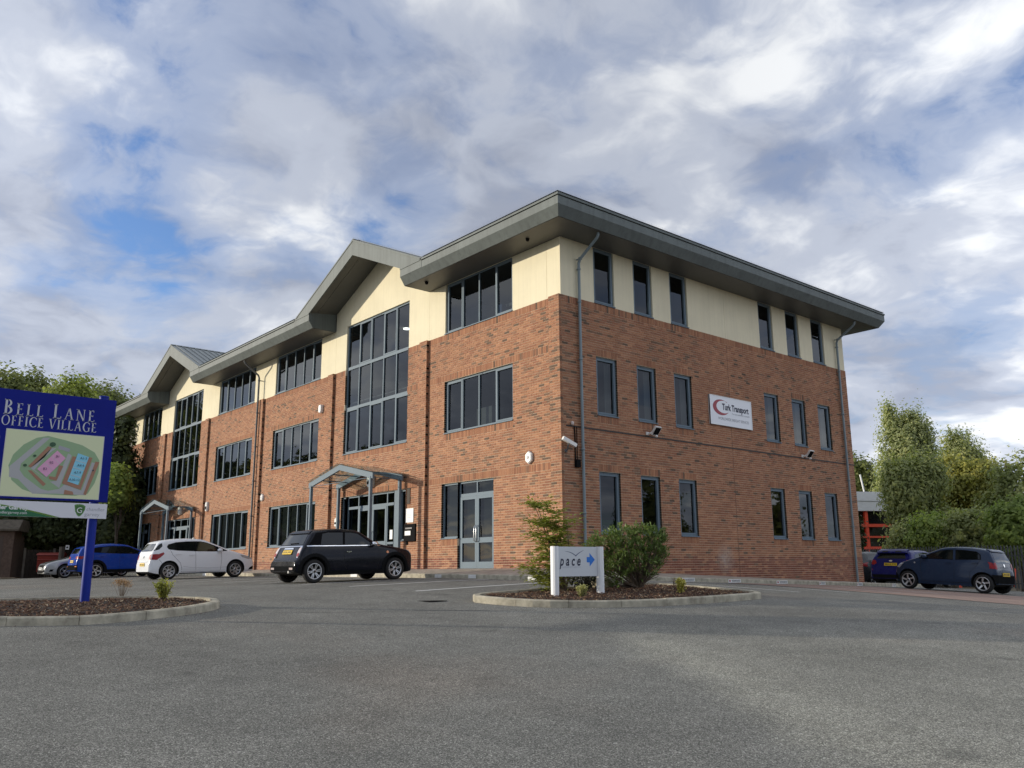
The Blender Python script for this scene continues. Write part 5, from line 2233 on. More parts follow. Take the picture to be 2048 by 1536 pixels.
def flake(name, col):
    if name in MATS:
        return MATS[name]
    m = bpy.data.materials.new(name)
    m.use_nodes = True
    t = NT(m.node_tree)
    b = t.n['Principled BSDF']
    geo = t.node('ShaderNodeNewGeometry')
    n = t.noise(geo.outputs['Position'], 3.0, 4, .6)
    t.l.new(t.mix(t.ramp(n, [(.35, 0.0), (.75, .04)]), col, tuple(min(1, c * .6 + .06) for c in col)), b.inputs['Base Color'])
    t.l.new(t.ramp(n, [(.3, .22), (.8, .36)]), b.inputs['Roughness'])
    b.inputs['Coat Weight'].default_value = .30
    b.inputs['Specular IOR Level'].default_value = .1
    b.inputs['Coat Roughness'].default_value = .05
    MATS[name] = m
    return m


M_CARGLASS = mat('car_glass', (.006, .008, .008), .03, spec=.42)
M_TYRE = mat('tyre_rubber', (.014, .014, .014), .8, var=.15, vscale=9)
M_RIM = mat('alloy_rim', (.52, .53, .54), .32, metal=.9)
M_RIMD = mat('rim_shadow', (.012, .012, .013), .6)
M_TRIM = mat('black_trim', (.014, .0145, .015), .9, var=.1, vscale=6, spec=.0)
M_TAIL = mat('tail_lamp_red', (.30, .008, .012), .35, coat=.25, spec=.2)
M_TAILC = mat('tail_lamp_clear', (.62, .52, .50), .12, coat=1.0)
M_HEAD = mat('head_lamp', (.36, .38, .40), .08, coat=1.0)
M_YEL = mat('number_plate_yellow', (.72, .48, .015), .5)
M_WPL = mat('number_plate_white', (.75, .75, .72), .5)
M_CHROME = mat('chrome', (.75, .76, .78), .12, metal=1.0)
M_SEAM = mat('panel_gap', (.006, .006, .007), .7)
M_UNDER = mat('underbody', (.010, .010, .010), .9)
M_ORANGE = mat('indicator_orange', (.75, .22, .02), .2, coat=1.0)


def interp(pts, x):
    for (x0, z0), (x1, z1) in zip(pts[:-1], pts[1:]):
        if (x0 - x) * (x1 - x) <= 0 and x0 != x1:
            return z0 + (z1 - z0) * (x - x0) / (x1 - x0)
    return pts[0][1] if abs(x - pts[0][0]) < abs(x - pts[-1][0]) else pts[-1][1]


class Car:
    def __init__(s, name, at_, heading, label, body, W, WB, prof, r, sill=.2, belt=.95, roofk=.74, nose_up=.24, tail_up=.30, group='parked cars', ztop_round=.10, arch=.055, tyrew=.19, track=None, taper=(.17, .10)):
        s.W, s.WB, s.prof, s.r = W, WB, prof, r
        s.body = body
        x0, y0 = at_
        fw = Vector((math.cos(heading), math.sin(heading), 0))
        lf = Vector((-fw.y, fw.x, 0))
        g = lambda p: Vector((p.x, p.y, G(p.x, p.y) + (.008 if p.y > 4.7 else 0)))
        b = Vector((x0, y0, 0))
        tr = (track or W - tyrew - .03) / 2
        s.tr = tr
        wf, wr_ = (g(b + fw * WB / 2 + lf * tr) + g(b + fw * WB / 2 - lf * tr)) / 2, (g(b - fw * WB / 2 + lf * tr) + g(b - fw * WB / 2 - lf * tr)) / 2
        sl = (g(b + lf * tr) - g(b - lf * tr)).normalized()
        ax = (wf - wr_).normalized()
        up = ax.cross(sl).normalized()
        sl = up.cross(ax)
        o = bpy.data.objects.new(name, None)
        COL.objects.link(o)
        o.matrix_world = Matrix.Translation((wf + wr_) / 2) @ Matrix((ax, sl, up)).transposed().to_4x4()
        tag(o, label, 'car', group)
        s.root = o
        nose, tail = prof[0][0], prof[-1][0]
        s.nose, s.tail = nose, tail
        H = max(z for _, z in prof)
        w = W / 2

        def zb(x):
            t_ = max(0, (x - (nose - .45)) / .45)
            u_ = max(0, ((tail + .5) - x) / .5)
            return sill + (nose_up - sill) * t_ ** 1.5 + (tail_up - sill) * u_ ** 1.5
        zprof = [(0.0, .90), (.12, .955), (.30, .99), (.48, 1.0), (.66, .993), (belt, .955), (H, roofk)]

        def hw(x, z):
            k = interp(zprof, z) if z > 0 else .9
            t_ = max(0, (x - (nose - .75)) / .75)
            u_ = max(0, ((tail + .60) - x) / .60)
            e1 = max(0, (x - (nose - .14)) / .14)
            e2 = max(0, ((tail + .12) - x) / .12)
            return w * k * (1 - taper[0] * t_ ** 2.2 - taper[1] * u_ ** 2.2 - .10 * e1 ** 3 - .05 * e2 ** 3)
        # stations
        xs = sorted({round(p[0], 4) for p in prof} | {round(x, 4) for x in frange(tail, nose, .075)} | {round(nose - d, 4) for d in (.015, .04, .075, .12)} | {round(tail + d, 4) for d in (.01, .03, .06, .1)})
        sm = lambda x: sum(interp(prof, min(nose, max(tail, x + d))) for d in (-.03, -.015, 0, .015, .03)) / 5 if tail + .035 < x < nose - .035 else interp(prof, x)
        S = [0, .04, .10, .18, .28, .40, .52, .64, .74, .82, .88, .925, .955, .975, .99, 1.0]
        rings = []
        for x in xs:
            zt, z0 = sm(x), zb(x)
            z0 = min(z0, zt - .06)
            rr = min(ztop_round, (zt - z0) * .35)
            half = [(0, z0), (hw(x, z0) * .7, z0)]
            for q in S:
                z = z0 + (zt - z0) * q
                y = hw(x, z)
                if z > zt - rr:
                    k = (z - (zt - rr)) / rr
                    y -= rr * (1 - math.sqrt(max(0, 1 - k * k))) * 1.0
                if q < .05:
                    y -= .02
                half.append((y, z))
            ye = half[-1][0]
            for q in (.8, .5, .25, 0):
                half.append((ye * q, zt + .022 * (1 - q * q) * min(1, (zt - z0) / .8)))
            rings.append((x, half))
        bm = bmesh.new()
        n = len(rings[0][1])
        allr = []
        for x, half in rings:
            r1 = [bm.verts.new((x, y, z)) for y, z in half]
            r2 = [bm.verts.new((x, -y, z)) for y, z in half[1:-1]][::-1]
            allr.append(r1 + r2)
        m = len(allr[0])
        for a, b2 in zip(allr[:-1], allr[1:]):
            for k in range(m):
                bm.faces.new((a[k], a[(k + 1) % m], b2[(k + 1) % m], b2[k]))
        bm.faces.new(allr[0])
        bm.faces.new(list(reversed(allr[-1])))
        bmesh.ops.recalc_face_normals(bm, faces=bm.faces)
        s.bvh = BVHTree.FromBMesh(bm)
        me = bpy.data.meshes.new('body')
        bm.to_mesh(me)
        bm.free()
        me.materials.append(body)
        me.materials.append(M_UNDER)
        tmp = bpy.data.objects.new('body', me)
        COL.objects.link(tmp)
        # wheel arches cut out
        cm = MB()
        for ax_ in (WB / 2, -WB / 2):
            for sg in (-1, 1):
                R_ = r + arch
                ring = [(ax_ + R_ * math.cos(2 * math.pi * i / 40), r + .015 + R_ * math.sin(2 * math.pi * i / 40)) for i in range(40)]
                y0_, y1_ = sg * (w - .27), sg * (w + .3)
                cm.prism(ring, min(y0_, y1_), max(y0_, y1_), lambda p, q, t: (p, t, q))
        cme = cm.mesh('cutter', [M_UNDER])
        bb = bmesh.new()
        bb.from_mesh(cme)
        bmesh.ops.recalc_face_normals(bb, faces=bb.faces)
        bb.to_mesh(cme)
        bb.free()
        co = bpy.data.objects.new('cutter', cme)
        COL.objects.link(co)
        md = tmp.modifiers.new('arch', 'BOOLEAN')
        md.object = co
        md.operation = 'DIFFERENCE'
        md.solver = 'EXACT'
        bpy.context.view_layer.update()
        out = bpy.data.meshes.new_from_object(tmp.evaluated_get(bpy.context.evaluated_depsgraph_get()))
        bpy.data.objects.remove(tmp)
        bpy.data.objects.remove(co)
        out.materials.clear()
        out.materials.append(body)
        out.materials.append(M_UNDER)
        for p in out.polygons:
            c = p.center
            p.material_index = 0
            for ax_ in (WB / 2, -WB / 2):
                if abs(math.hypot(c.x - ax_, c.z - r - .015) - (r + arch)) < .012 and abs(p.normal.y) < .35 and abs(c.y) > w - .3:
                    p.material_index = 1
                if math.hypot(c.x - ax_, c.z - r) < r + arch and abs(abs(c.y) - (w - .27)) < .02 and abs(p.normal.y) > .8:
                    p.material_index = 1
            if p.normal.z < -.6:
                p.material_index = 1
        smooth_by_angle(out, 32)
        out.name = 'body'
        link('body', out, o)

    # -- surface patches
    def patch(s, name, poly, view, mt, off=.004, both=True, parent=None, maxlen=.08):
        res = []
        for sg in ((1, -1) if (view == 'side' and both) else ((both if both in (1, -1) else 1,))):
            bm = bmesh.new()
            try:
                f = bm.faces.new([bm.verts.new((p[0], p[1], 0)) for p in poly])
            except ValueError:
                bm.free()
                continue
            bmesh.ops.triangulate(bm, faces=bm.faces)
            for _ in range(5):
                long_ = [e for e in bm.edges if e.calc_length() > maxlen]
                if not long_:
                    break
                bmesh.ops.subdivide_edges(bm, edges=long_, cuts=1)
                bmesh.ops.triangulate(bm, faces=bm.faces)
            inner = {}
            for v in bm.verts:
                a, b = v.co.x, v.co.y
                if view == 'side':
                    O_, d = Vector((a, sg * 3, b)), Vector((0, -sg, 0))
                elif view == 'rear':
                    O_, d = Vector((-6, a, b)), Vector((1, 0, 0))
                elif view == 'front':
                    O_, d = Vector((6, a, b)), Vector((-1, 0, 0))
                else:
                    O_, d = Vector((a, b, 4)), Vector((0, 0, -1))
                h, nrm, _i, _d = s.bvh.ray_cast(O_, d)
                if h is None:
                    h, nrm, _i, _d = s.bvh.find_nearest(O_ + d * (3 - s.W / 2 if view == 'side' else 3))
                if nrm.dot(d) > 0:
                    nrm = -nrm
                nn = (nrm * .6 - d * .4).normalized()
                v.co = h + nn * off
                inner[v] = h - nn * .008
            be = [e for e in bm.edges if e.is_boundary]
            dup = {}
            for e in be:
                for v in e.verts:
                    if v not in dup:
                        dup[v] = bm.verts.new(inner[v])
            for e in be:
                a, b = e.verts
                bm.faces.new((a, b, dup[b], dup[a]))
            bmesh.ops.recalc_face_normals(bm, faces=bm.faces)
            me = bpy.data.meshes.new(name)
            bm.to_mesh(me)
            bm.free()
            me.materials.append(mt)
            smooth_by_angle(me, 40)
            res.append(link(name, me, parent or s.root))
        return res

    def strip(s, name, pts, view, mt, w=.008, off=.002, both=True):
        """thin line along a polyline"""
        L, Rr = [], []
        for i, p in enumerate(pts):
            a, b = pts[max(0, i - 1)], pts[min(len(pts) - 1, i + 1)]
            d = Vector((b[0] - a[0], b[1] - a[1])).normalized()
            L.append((p[0] - d.y * w / 2, p[1] + d.x * w / 2))
            Rr.append((p[0] + d.y * w / 2, p[1] - d.x * w / 2))
        return s.patch(name, L + Rr[::-1], view, mt, off, both, maxlen=.12)

    def surf(s, a, b, view):
        O_, d = {'rear': (Vector((-6, a, b)), Vector((1, 0, 0))), 'front': (Vector((6, a, b)), Vector((-1, 0, 0))), 'side': (Vector((a, 3, b)), Vector((0, -1, 0))), 'right': (Vector((a, -3, b)), Vector((0, 1, 0)))}[view]
        return s.bvh.ray_cast(O_, d)[0]

    def wheels(s, spokes, style='double', rimk=.66, mt=None, twist=0.0):
        r = s.r
        tw = .19
        mt = mt or M_RIM
        ty = MB()
        rr = r * rimk
        ty.lathe([(rr, -tw / 2 + .01), (rr + .01, -tw / 2), (r - .035, -tw / 2 - .004), (r - .012, -tw / 2 + .02), (r, -tw / 2 + .05), (r, tw / 2 - .05), (r - .012, tw / 2 - .02), (r - .035, tw / 2 + .004), (rr + .01, tw / 2), (rr, tw / 2 - .01), (rr, -tw / 2 + .01)], 40, axis='y')
        tyre = ty.mesh('wheel', M_TYRE)
        rm = MB()
        rm.lathe([(rr + .004, tw / 2 - .012), (rr - .006, tw / 2 - .004), (rr - .022, tw / 2 - .01), (rr - .028, tw / 2 - .04), (rr - .03, -.03), (.0, -.03)], 40, axis='y', m=0)
        for i, p in enumerate(rm.f):
            pass
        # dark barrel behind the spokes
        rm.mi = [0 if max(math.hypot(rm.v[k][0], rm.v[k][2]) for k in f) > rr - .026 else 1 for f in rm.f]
        ys = tw / 2 - .022
        for k in range(spokes):
            a0 = 2 * math.pi * k / spokes + .3
            for da, wd in (((-.10, .022), (.10, .022)) if style == 'double' else ((0, .05),)):
                a = a0 + da * 1.35
                e = Vector((math.cos(a + twist), 0, math.sin(a + twist)))
                b0 = Vector((math.cos(a0 + da * 2.2), 0, math.sin(a0 + da * 2.2)))
                p0, p1 = b0 * .05 + Vector((0, ys - .012, 0)), e * (rr - .02) + Vector((0, ys, 0))
                rm.bar(p0, p1, wd, .02, up=(0, 1, 0))
        rm.lathe([(.0, ys + .012), (.05, ys + .008), (.062, ys - .012), (.062, ys - .03)], 20, axis='y')
        rm.lathe([(.0, ys + .017), (.028, ys + .016), (.03, ys + .006)], 16, axis='y', m=1)
        rim = rm.mesh('rim', [mt, M_RIMD])
        for ax_ in (s.WB / 2, -s.WB / 2):
            for sg in (1, -1):
                w_ = link('wheel', tyre, s.root, (ax_, sg * s.tr, r))
                w_.rotation_euler = (0, rnd.uniform(0, 6.28), 0 if sg > 0 else math.pi)
                link('rim', rim, w_)

    def plate(s, txt, view, z, mt, y=0.0, tilt=.0):
        h = s.surf(y, z, view)
        h2 = s.surf(y, z + .05, view)
        up = (h2 - h).normalized()
        sx = -1 if view == 'rear' else 1
        n = Vector((sx, 0, 0))
        side = Vector((0, sx, 0))
        n = side.cross(up)
        mb = MB()
        c = h + n * .014 + up * 0.0
        mb.obox(c, side, up, n, .26, .056, .008)
        o = mb.build('number_plate', mt, s.root)
        me = text_mesh(txt, .082, bold=.002, width=.44)
        place_flat(me, c - side * .22 - up * .029, side, up, M_INK, 'lettering', o, off=.010)
        return o

    def mirror(s, x, z, mt, y=None):
        for sg, v in ((1, 'side'), (-1, 'right')):
            h = s.surf(x, z, v)
            mb = MB()
            c = h + Vector((.0, sg * .11, .01))
            prof = [(-.11, 0), (-.10, .7), (-.04, .98), (.05, .95), (.11, .55), (.13, 0)]
            n = 12
            vs_, fs = [], []
            for px_, k in prof:
                for i in range(n):
                    a = 2 * math.pi * i / n
                    vs_.append((c.x + px_ * .75, c.y + .105 * k * math.cos(a), c.z + .068 * k * math.sin(a)))
            for i in range(len(prof) - 1):
                for k in range(n):
                    fs.append((i * n + k, i * n + (k + 1) % n, (i + 1) * n + (k + 1) % n, (i + 1) * n + k))
            fs += [tuple(range(n - 1, -1, -1)), tuple((len(prof) - 1) * n + k for k in range(n))]
            mb.idx(vs_, fs, 0, True)
            mb.bar(h, c, .04, .03, m=1)
            mb.build('wing_mirror', [mt, M_TRIM], s.root)

    def handle(s, x, z, mt, l=.17):
        for sg, v in ((1, 'side'), (-1, 'right')):
            h = s.surf(x, z, v)
            mb = MB()
            mb.obox(h + Vector((0, sg * .018, 0)), (1, 0, 0), (0, 1, 0), (0, 0, 1), l / 2, .010, .014)
            for d in (-l / 2 + .02, l / 2 - .02):
                mb.obox(h + Vector((d, sg * .006, 0)), (1, 0, 0), (0, 1, 0), (0, 0, 1), .014, .012, .012)
            mb.build('door_handle', mt, s.root)

    def arch_trim(s, mt, w=.055, a0=-8, a1=188, off=.012):
        for ax_ in (s.WB / 2, -s.WB / 2):
            R0 = s.r + .056
            out = [(ax_ + (R0 + w) * math.cos(R(a0 + (a1 - a0) * i / 26)), s.r + .015 + (R0 + w) * math.sin(R(a0 + (a1 - a0) * i / 26))) for i in range(27)]
            inn = [(ax_ + R0 * math.cos(R(a0 + (a1 - a0) * i / 26)), s.r + .015 + R0 * math.sin(R(a0 + (a1 - a0) * i / 26))) for i in range(27)]
            s.patch('wheel_arch_trim', out + inn[::-1], 'side', mt, off)


def ell(cx, cy, rx, ry, n=20, rot=0, p=1.0):
    o = []
    for i in range(n):
        a = 2 * math.pi * i / n
        x, y = rx * math.copysign(abs(math.cos(a)) ** p, math.cos(a)), ry * math.copysign(abs(math.sin(a)) ** p, math.sin(a))
        o.append((cx + x * math.cos(rot) - y * math.sin(rot), cy + x * math.sin(rot) + y * math.cos(rot)))
    return o


UPY = R(90)
# --- black three-door retro hatchback
c = Car('parked_car', (-4.31, -4.49), UPY, 'black three door retro hatchback with silver beltline by the nearer canopy', flake('paint_blue_black', (.0055, .0065, .012)), 1.68, 2.467,
        [(1.90, .50), (1.885, .62), (1.84, .73), (1.74, .81), (1.5, .865), (1.1, .925), (.78, .985), (.66, 1.03), (.16, 1.335), (.02, 1.375), (-.4, 1.405), (-.8, 1.392), (-1.08, 1.365), (-1.22, 1.335), (-1.28, 1.29), (-1.335, 1.20), (-1.50, .965), (-1.60, .82), (-1.66, .63), (-1.745, .57), (-1.765, .40)],
        .305, sill=.19, belt=.93, roofk=.80, taper=(.18, .12))
c.patch('side_glazing_surround', [(.60, .965), (.10, 1.285), (-.15, 1.325), (-.75, 1.335), (-1.16, 1.295), (-1.40, .975)], 'side', M_BLACK, .003)
c.patch('front_side_window', [(.50, .985), (.08, 1.265), (-.12, 1.295), (-.30, 1.30), (-.345, .985)], 'side', M_CARGLASS, .007)
c.patch('rear_side_window', [(-.41, .985), (-.37, 1.30), (-.82, 1.30), (-.98, 1.27), (-1.06, .985)], 'side', M_CARGLASS, .007)
c.patch('windscreen', [(-.60, 1.02), (.60, 1.02), (.55, 1.30), (-.55, 1.30)], 'front', M_CARGLASS, .004)
c.patch('rear_window', [(-.62, 1.0), (.62, 1.0), (.58, 1.12), (.53, 1.27), (-.53, 1.27), (-.58, 1.12)], 'rear', M_CARGLASS, .005)
c.strip('beltline_trim', [(.78, .945), (.3, .953), (-.5, .953), (-1.30, .958), (-1.45, .955)], 'side', M_CHROME, .022, .008)
c.strip('beltline_trim', [(-.66, .955), (0, .955), (.66, .955)], 'rear', M_CHROME, .02, .006)
c.arch_trim(M_TRIM, .085, -12, 192, .014)
c.patch('sill_cladding', [(-.86, .20), (.86, .20), (.84, .30), (-.84, .30)], 'side', M_TRIM, .012)
c.patch('rear_bumper_trim', [(-.72, .32), (.72, .32), (.74, .45), (-.74, .45)], 'rear', M_TRIM, .012)
c.strip('door_gap', [(.70, .92), (.72, .60), (.64, .33)], 'side', M_SEAM)
c.strip('door_gap', [(-.375, .93), (-.375, .60), (-.36, .42), (-.30, .33)], 'side', M_SEAM)
c.strip('bumper_gap', [(-1.50, .60), (-1.58, .60), (-1.64, .60)], 'side', M_SEAM, .008)
c.strip('bumper_gap', [(-.74, .605), (0, .60), (.74, .605)], 'rear', M_SEAM, .010)
for sg in (-1, 1):
    c.patch('tail_lamp', ell(sg * .655, .80, .068, .145, 20, sg * .12, .7), 'rear', M_CHROME, .012)
    c.patch('tail_lamp_lens', ell(sg * .655, .80, .056, .128, 20, sg * .12, .7), 'rear', M_TAILC, .022)
    c.patch('tail_lamp_lens', ell(sg * .665, .735, .047, .05, 14), 'rear', M_TAIL, .028)
    c.patch('head_lamp', ell(sg * .56, .72, .12, .12), 'front', M_HEAD, .012)
    c.patch('reflector', [(sg * .45, .36), (sg * .64, .36), (sg * .64, .41), (sg * .45, .41)], 'rear', M_TAILC, .018)
c.patch('boot_handle', [(-.28, .875), (.28, .875), (.25, .915), (-.25, .915)], 'rear', M_CHROME, .022)
c.patch('roof_spoiler', [(-.58, 1.285), (.58, 1.285), (.55, 1.345), (-.55, 1.345)], 'rear', flake('paint_blue_black', (.0055, .0065, .012)), .035)
c.plate('EU10 LWA', 'rear', .80, M_YEL)
c.handle(-.24, .79, M_CHROME, .15)
c.mirror(.52, .98, M_CHROME)
c.patch('side_indicator', ell(.98, .765, .04, .035, 12), 'side', M_ORANGE, .008)
c.wheels(6, 'double', .68)
mb = MB()
mb.tube([(-1.0, .2, 1.36), (-1.16, .2, 1.56)], .006, 5)
mb.build('aerial', M_BLACK, c.root)
mb = MB()
mb.tube([(-1.79, -.42, .30), (-1.66, -.42, .30)], .035, 12)
mb.build('exhaust', M_STEEL, c.root)
mb = MB()
h = c.surf(.1, 1.03, 'rear')
mb.bar(h + Vector((-.02, 0, 0)), c.surf(-.34, 1.04, 'rear') + Vector((-.02, 0, .0)), .02, .012)
mb.build('wiper', M_BLACK, c.root)
c.patch('front_number_plate_panel', [(-.26, .42), (.26, .42), (.26, .53), (-.26, .53)], 'front', M_WPL, .014)
c.patch('grille', [(-.4, .55), (.4, .55), (.36, .68), (-.36, .68)], 'front', M_BLACK, .010)

# --- white five-door hatchback
PW_ = flake('paint_white', (.82, .84, .87))
c = Car('parked_car', (-16.16, -4.22), UPY, 'white five door hatchback parked nose to the building', PW_, 1.737, 2.511,
        [(2.07, .48), (2.055, .58), (2.0, .68), (1.85, .775), (1.55, .88), (1.25, .965), (1.02, 1.04), (.14, 1.41), (-.05, 1.45), (-.45, 1.478), (-.9, 1.465), (-1.35, 1.415), (-1.55, 1.375), (-1.63, 1.335), (-1.72, 1.20), (-1.83, 1.02), (-1.885, .88), (-1.91, .70), (-1.94, .62), (-1.945, .40)],
        .308, sill=.19, belt=.96, roofk=.73, taper=(.20, .16))
DLO = [(.95, 1.0), (.62, 1.145), (.15, 1.325), (-.10, 1.375), (-.6, 1.375), (-1.0, 1.345), (-1.28, 1.27), (-1.34, 1.18), (-1.28, 1.09), (-.95, 1.04), (-.3, 1.005), (.4, .985)]
c.patch('side_glazing_surround', DLO, 'side', M_BLACK, .003)
c.patch('front_side_window', [(.55, 1.005), (.55, 1.14), (.12, 1.31), (-.10, 1.35), (-.235, 1.355), (-.265, 1.015)], 'side', M_CARGLASS, .007)
c.patch('rear_side_window', [(-.32, 1.02), (-.29, 1.355), (-.6, 1.352), (-.97, 1.32), (-.99, 1.065)], 'side', M_CARGLASS, .007)
c.patch('quarter_window', [(-1.03, 1.075), (-1.02, 1.31), (-1.24, 1.245), (-1.30, 1.18), (-1.25, 1.11)], 'side', M_CARGLASS, .007)
c.patch('quarter_window', [(.88, 1.012), (.60, 1.125), (.60, 1.008)], 'side', M_CARGLASS, .007)
c.patch('windscreen', [(-.62, 1.06), (.62, 1.06), (.54, 1.38), (-.54, 1.38)], 'front', M_CARGLASS, .004)
c.patch('rear_window', [(-.60, 1.03), (.60, 1.03), (.64, 1.10), (.52, 1.31), (-.52, 1.31), (-.64, 1.10)], 'rear', M_CARGLASS, .005)
c.patch('rear_window_return', [(-1.50, 1.32), (-1.62, 1.27), (-1.80, 1.04), (-1.62, 1.09), (-1.50, 1.20)], 'side', M_CARGLASS, .006)
c.patch('tail_lamp', [(-1.47, .985), (-1.84, .85), (-1.88, .74), (-1.72, .715), (-1.58, .80), (-1.44, .93)], 'side', M_TAIL, .012)
for sg in (-1, 1):
    c.patch('tail_lamp', [(sg * .80, .93), (sg * .60, .90), (sg * .62, .74), (sg * .82, .72)], 'rear', M_TAIL, .008)
    c.patch('head_lamp', [(sg * .42, .66), (sg * .72, .66), (sg * .76, .80), (sg * .60, .80)], 'front', M_HEAD, .008)
c.patch('head_lamp', [(1.98, .70), (1.62, .82), (1.42, .855), (1.50, .76), (1.78, .68)], 'side', M_HEAD, .010)
c.patch('lower_front_trim', [(2.02, .30), (2.0, .42), (1.85, .36), (1.80, .27)], 'side', M_TRIM, .008)
c.patch('sill_cladding', [(-.88, .195), (.88, .195), (.87, .225), (-.87, .225)], 'side', M_TRIM, .006)
c.strip('door_gap', [(.68, 1.0), (.70, .70), (.66, .30)], 'side', M_SEAM)
c.strip('door_gap', [(-.29, 1.0), (-.29, .60), (-.27, .26)], 'side', M_SEAM)
c.strip('door_gap', [(-1.22, 1.06), (-1.14, .90), (-.98, .72), (-.86, .60), (-.80, .40), (-.80, .27)], 'side', M_SEAM)
c.strip('door_gap', [(.66, .255), (0, .25), (-.80, .26)], 'side', M_SEAM)
c.strip('crease_shade_line', [(.9, .40), (.2, .38), (-.5, .42), (-.75, .47)], 'side', mat('crease_shade_grey', (.5, .51, .53), .4), .012, .003)  # crease is not modelled; its shade is painted as this grey line
c.strip('bumper_gap', [(-1.62, .73), (-1.52, .60), (-1.50, .50)], 'side', M_SEAM)
c.strip('bumper_gap', [(-.8, .66), (0, .64), (.8, .66)], 'rear', M_SEAM)
c.plate('BF15 XRA', 'rear', .555, M_YEL)
c.patch('badge', ell(0, .83, .05, .05), 'rear', M_CHROME, .012)
c.handle(-.44, .865, PW_, .2)
c.handle(-1.26 + .33, .90, PW_, .2)
c.mirror(.60, 1.02, PW_)
c.wheels(7, 'double', .70)

# --- blue crossover
PB = flake('paint_bright_blue', (.004, .045, .32))
c = Car('parked_car', (-26.25, -4.07), UPY, 'bright blue crossover partly behind the blue sign post', PB, 1.765, 2.57,
        [(2.16, .50), (2.15, .66), (2.10, .82), (1.95, .91), (1.55, .985), (1.15, 1.05), (.98, 1.10), (.10, 1.47), (-.1, 1.505), (-.5, 1.54), (-1.0, 1.52), (-1.5, 1.455), (-1.8, 1.395), (-1.88, 1.35), (-2.02, 1.09), (-2.05, .92), (-2.09, .80), (-2.11, .60), (-2.10, .42)],
        .335, sill=.24, belt=1.02, roofk=.74, nose_up=.3, tail_up=.34)
c.patch('side_glazing_surround', [(.92, 1.06), (.15, 1.385), (-.1, 1.42), (-.6, 1.435), (-1.15, 1.395), (-1.75, 1.28), (-1.45, 1.15), (-.6, 1.09), (.4, 1.055)], 'side', M_BLACK, .003)
c.patch('front_side_window', [(.55, 1.075), (.50, 1.21), (.12, 1.37), (-.1, 1.40), (-.22, 1.405), (-.25, 1.085)], 'side', M_CARGLASS, .007)
c.patch('rear_side_window', [(-.30, 1.09), (-.28, 1.41), (-.62, 1.41), (-1.02, 1.37), (-1.10, 1.13)], 'side', M_CARGLASS, .007)
c.patch('windscreen', [(-.64, 1.12), (.64, 1.12), (.54, 1.44), (-.54, 1.44)], 'front', M_CARGLASS, .004)
c.patch('rear_window', [(-.60, 1.11), (.60, 1.11), (.50, 1.34), (-.50, 1.34)], 'rear', M_CARGLASS, .005)
c.arch_trim(M_TRIM, .08, -14, 194, .012)
c.patch('sill_cladding', [(-.86, .24), (.86, .24), (.86, .38), (-.86, .38)], 'side', M_TRIM, .010)
c.patch('rear_bumper_trim', [(-.80, .36), (.80, .36), (.80, .60), (-.80, .60)], 'rear', M_TRIM, .010)
c.patch('tail_lamp', [(-1.66, 1.02), (-2.02, .97), (-2.06, .90), (-1.92, .86), (-1.74, .94)], 'side', M_TAIL, .010)
for sg in (-1, 1):
    c.patch('tail_lamp', [(sg * .80, 1.0), (sg * .46, .98), (sg * .48, .88), (sg * .82, .87)], 'rear', M_TAIL, .008)
    c.patch('reflector', [(sg * .60, .52), (sg * .78, .52), (sg * .78, .555), (sg * .60, .555)], 'rear', M_ORANGE, .016)
    c.patch('head_lamp', [(sg * .48, .74), (sg * .80, .76), (sg * .80, .85), (sg * .50, .82)], 'front', M_HEAD, .008)
c.strip('door_gap', [(.70, 1.06), (.72, .70), (.66, .40)], 'side', M_SEAM)
c.strip('door_gap', [(-.27, 1.06), (-.27, .60), (-.25, .40)], 'side', M_SEAM)
c.plate('KX66 OBT', 'rear', .76, M_YEL)
c.handle(-.12, .93, PB)
c.handle(-1.05, .96, PB)
c.mirror(.62, 1.08, PB)
c.wheels(5, 'double', .72)

# --- silver car, nose out
PS = mat('paint_silver', (.36, .37, .38), .3, metal=.6, coat=1.0)
d_ = ray(130, 1151.7)
yw = (CAM + d_ * ((-28.3 - CAM.x) / d_.x)).y
c = Car('parked_car', (-29.18, yw + 1.28), R(-90), 'silver car with pointed headlamps backed in beside the blue crossover', PS, 1.76, 2.57,
        [(2.16, .42), (2.14, .56), (2.06, .68), (1.9, .76), (1.55, .85), (1.2, .92), (.98, .98), (.05, 1.36), (-.2, 1.41), (-.6, 1.43), (-1.1, 1.40), (-1.7, 1.28), (-2.0, 1.14), (-2.08, .95), (-2.12, .7), (-2.12, .40)],
        .315, sill=.19, belt=.93, roofk=.72)
c.patch('side_glazing_surround', [(.88, .97), (.1, 1.285), (-.2, 1.33), (-.8, 1.335), (-1.35, 1.24), (-1.60, 1.08), (-.5, 1.0), (.4, .97)], 'side', M_CARGLASS, .004)
c.patch('windscreen', [(-.62, 1.0), (.62, 1.0), (.54, 1.34), (-.54, 1.34)], 'front', M_CARGLASS, .004)
c.patch('head_lamp', [(2.02, .60), (1.86, .70), (1.50, .80), (1.42, .78), (1.62, .66), (1.85, .58)], 'side', M_HEAD, .010)
for sg in (-1, 1):
    c.patch('head_lamp', [(sg * .44, .60), (sg * .78, .62), (sg * .78, .74), (sg * .50, .68)], 'front', M_HEAD, .008)
    c.patch('fog_lamp', ell(sg * .60, .36, .09, .06), 'front', M_BLACK, .008)
c.patch('fog_lamp', [(1.98, .33), (1.83, .33), (1.78, .43), (1.92, .43)], 'side', M_BLACK, .008)
c.patch('grille', [(-.42, .52), (.42, .52), (.44, .64), (-.44, .64)], 'front', M_BLACK, .008)
c.patch('lower_grille', [(-.5, .26), (.5, .26), (.46, .38), (-.46, .38)], 'front', M_BLACK, .008)
c.strip('bumper_gap', [(1.62, .66), (1.58, .52), (1.62, .40)], 'side', M_SEAM)
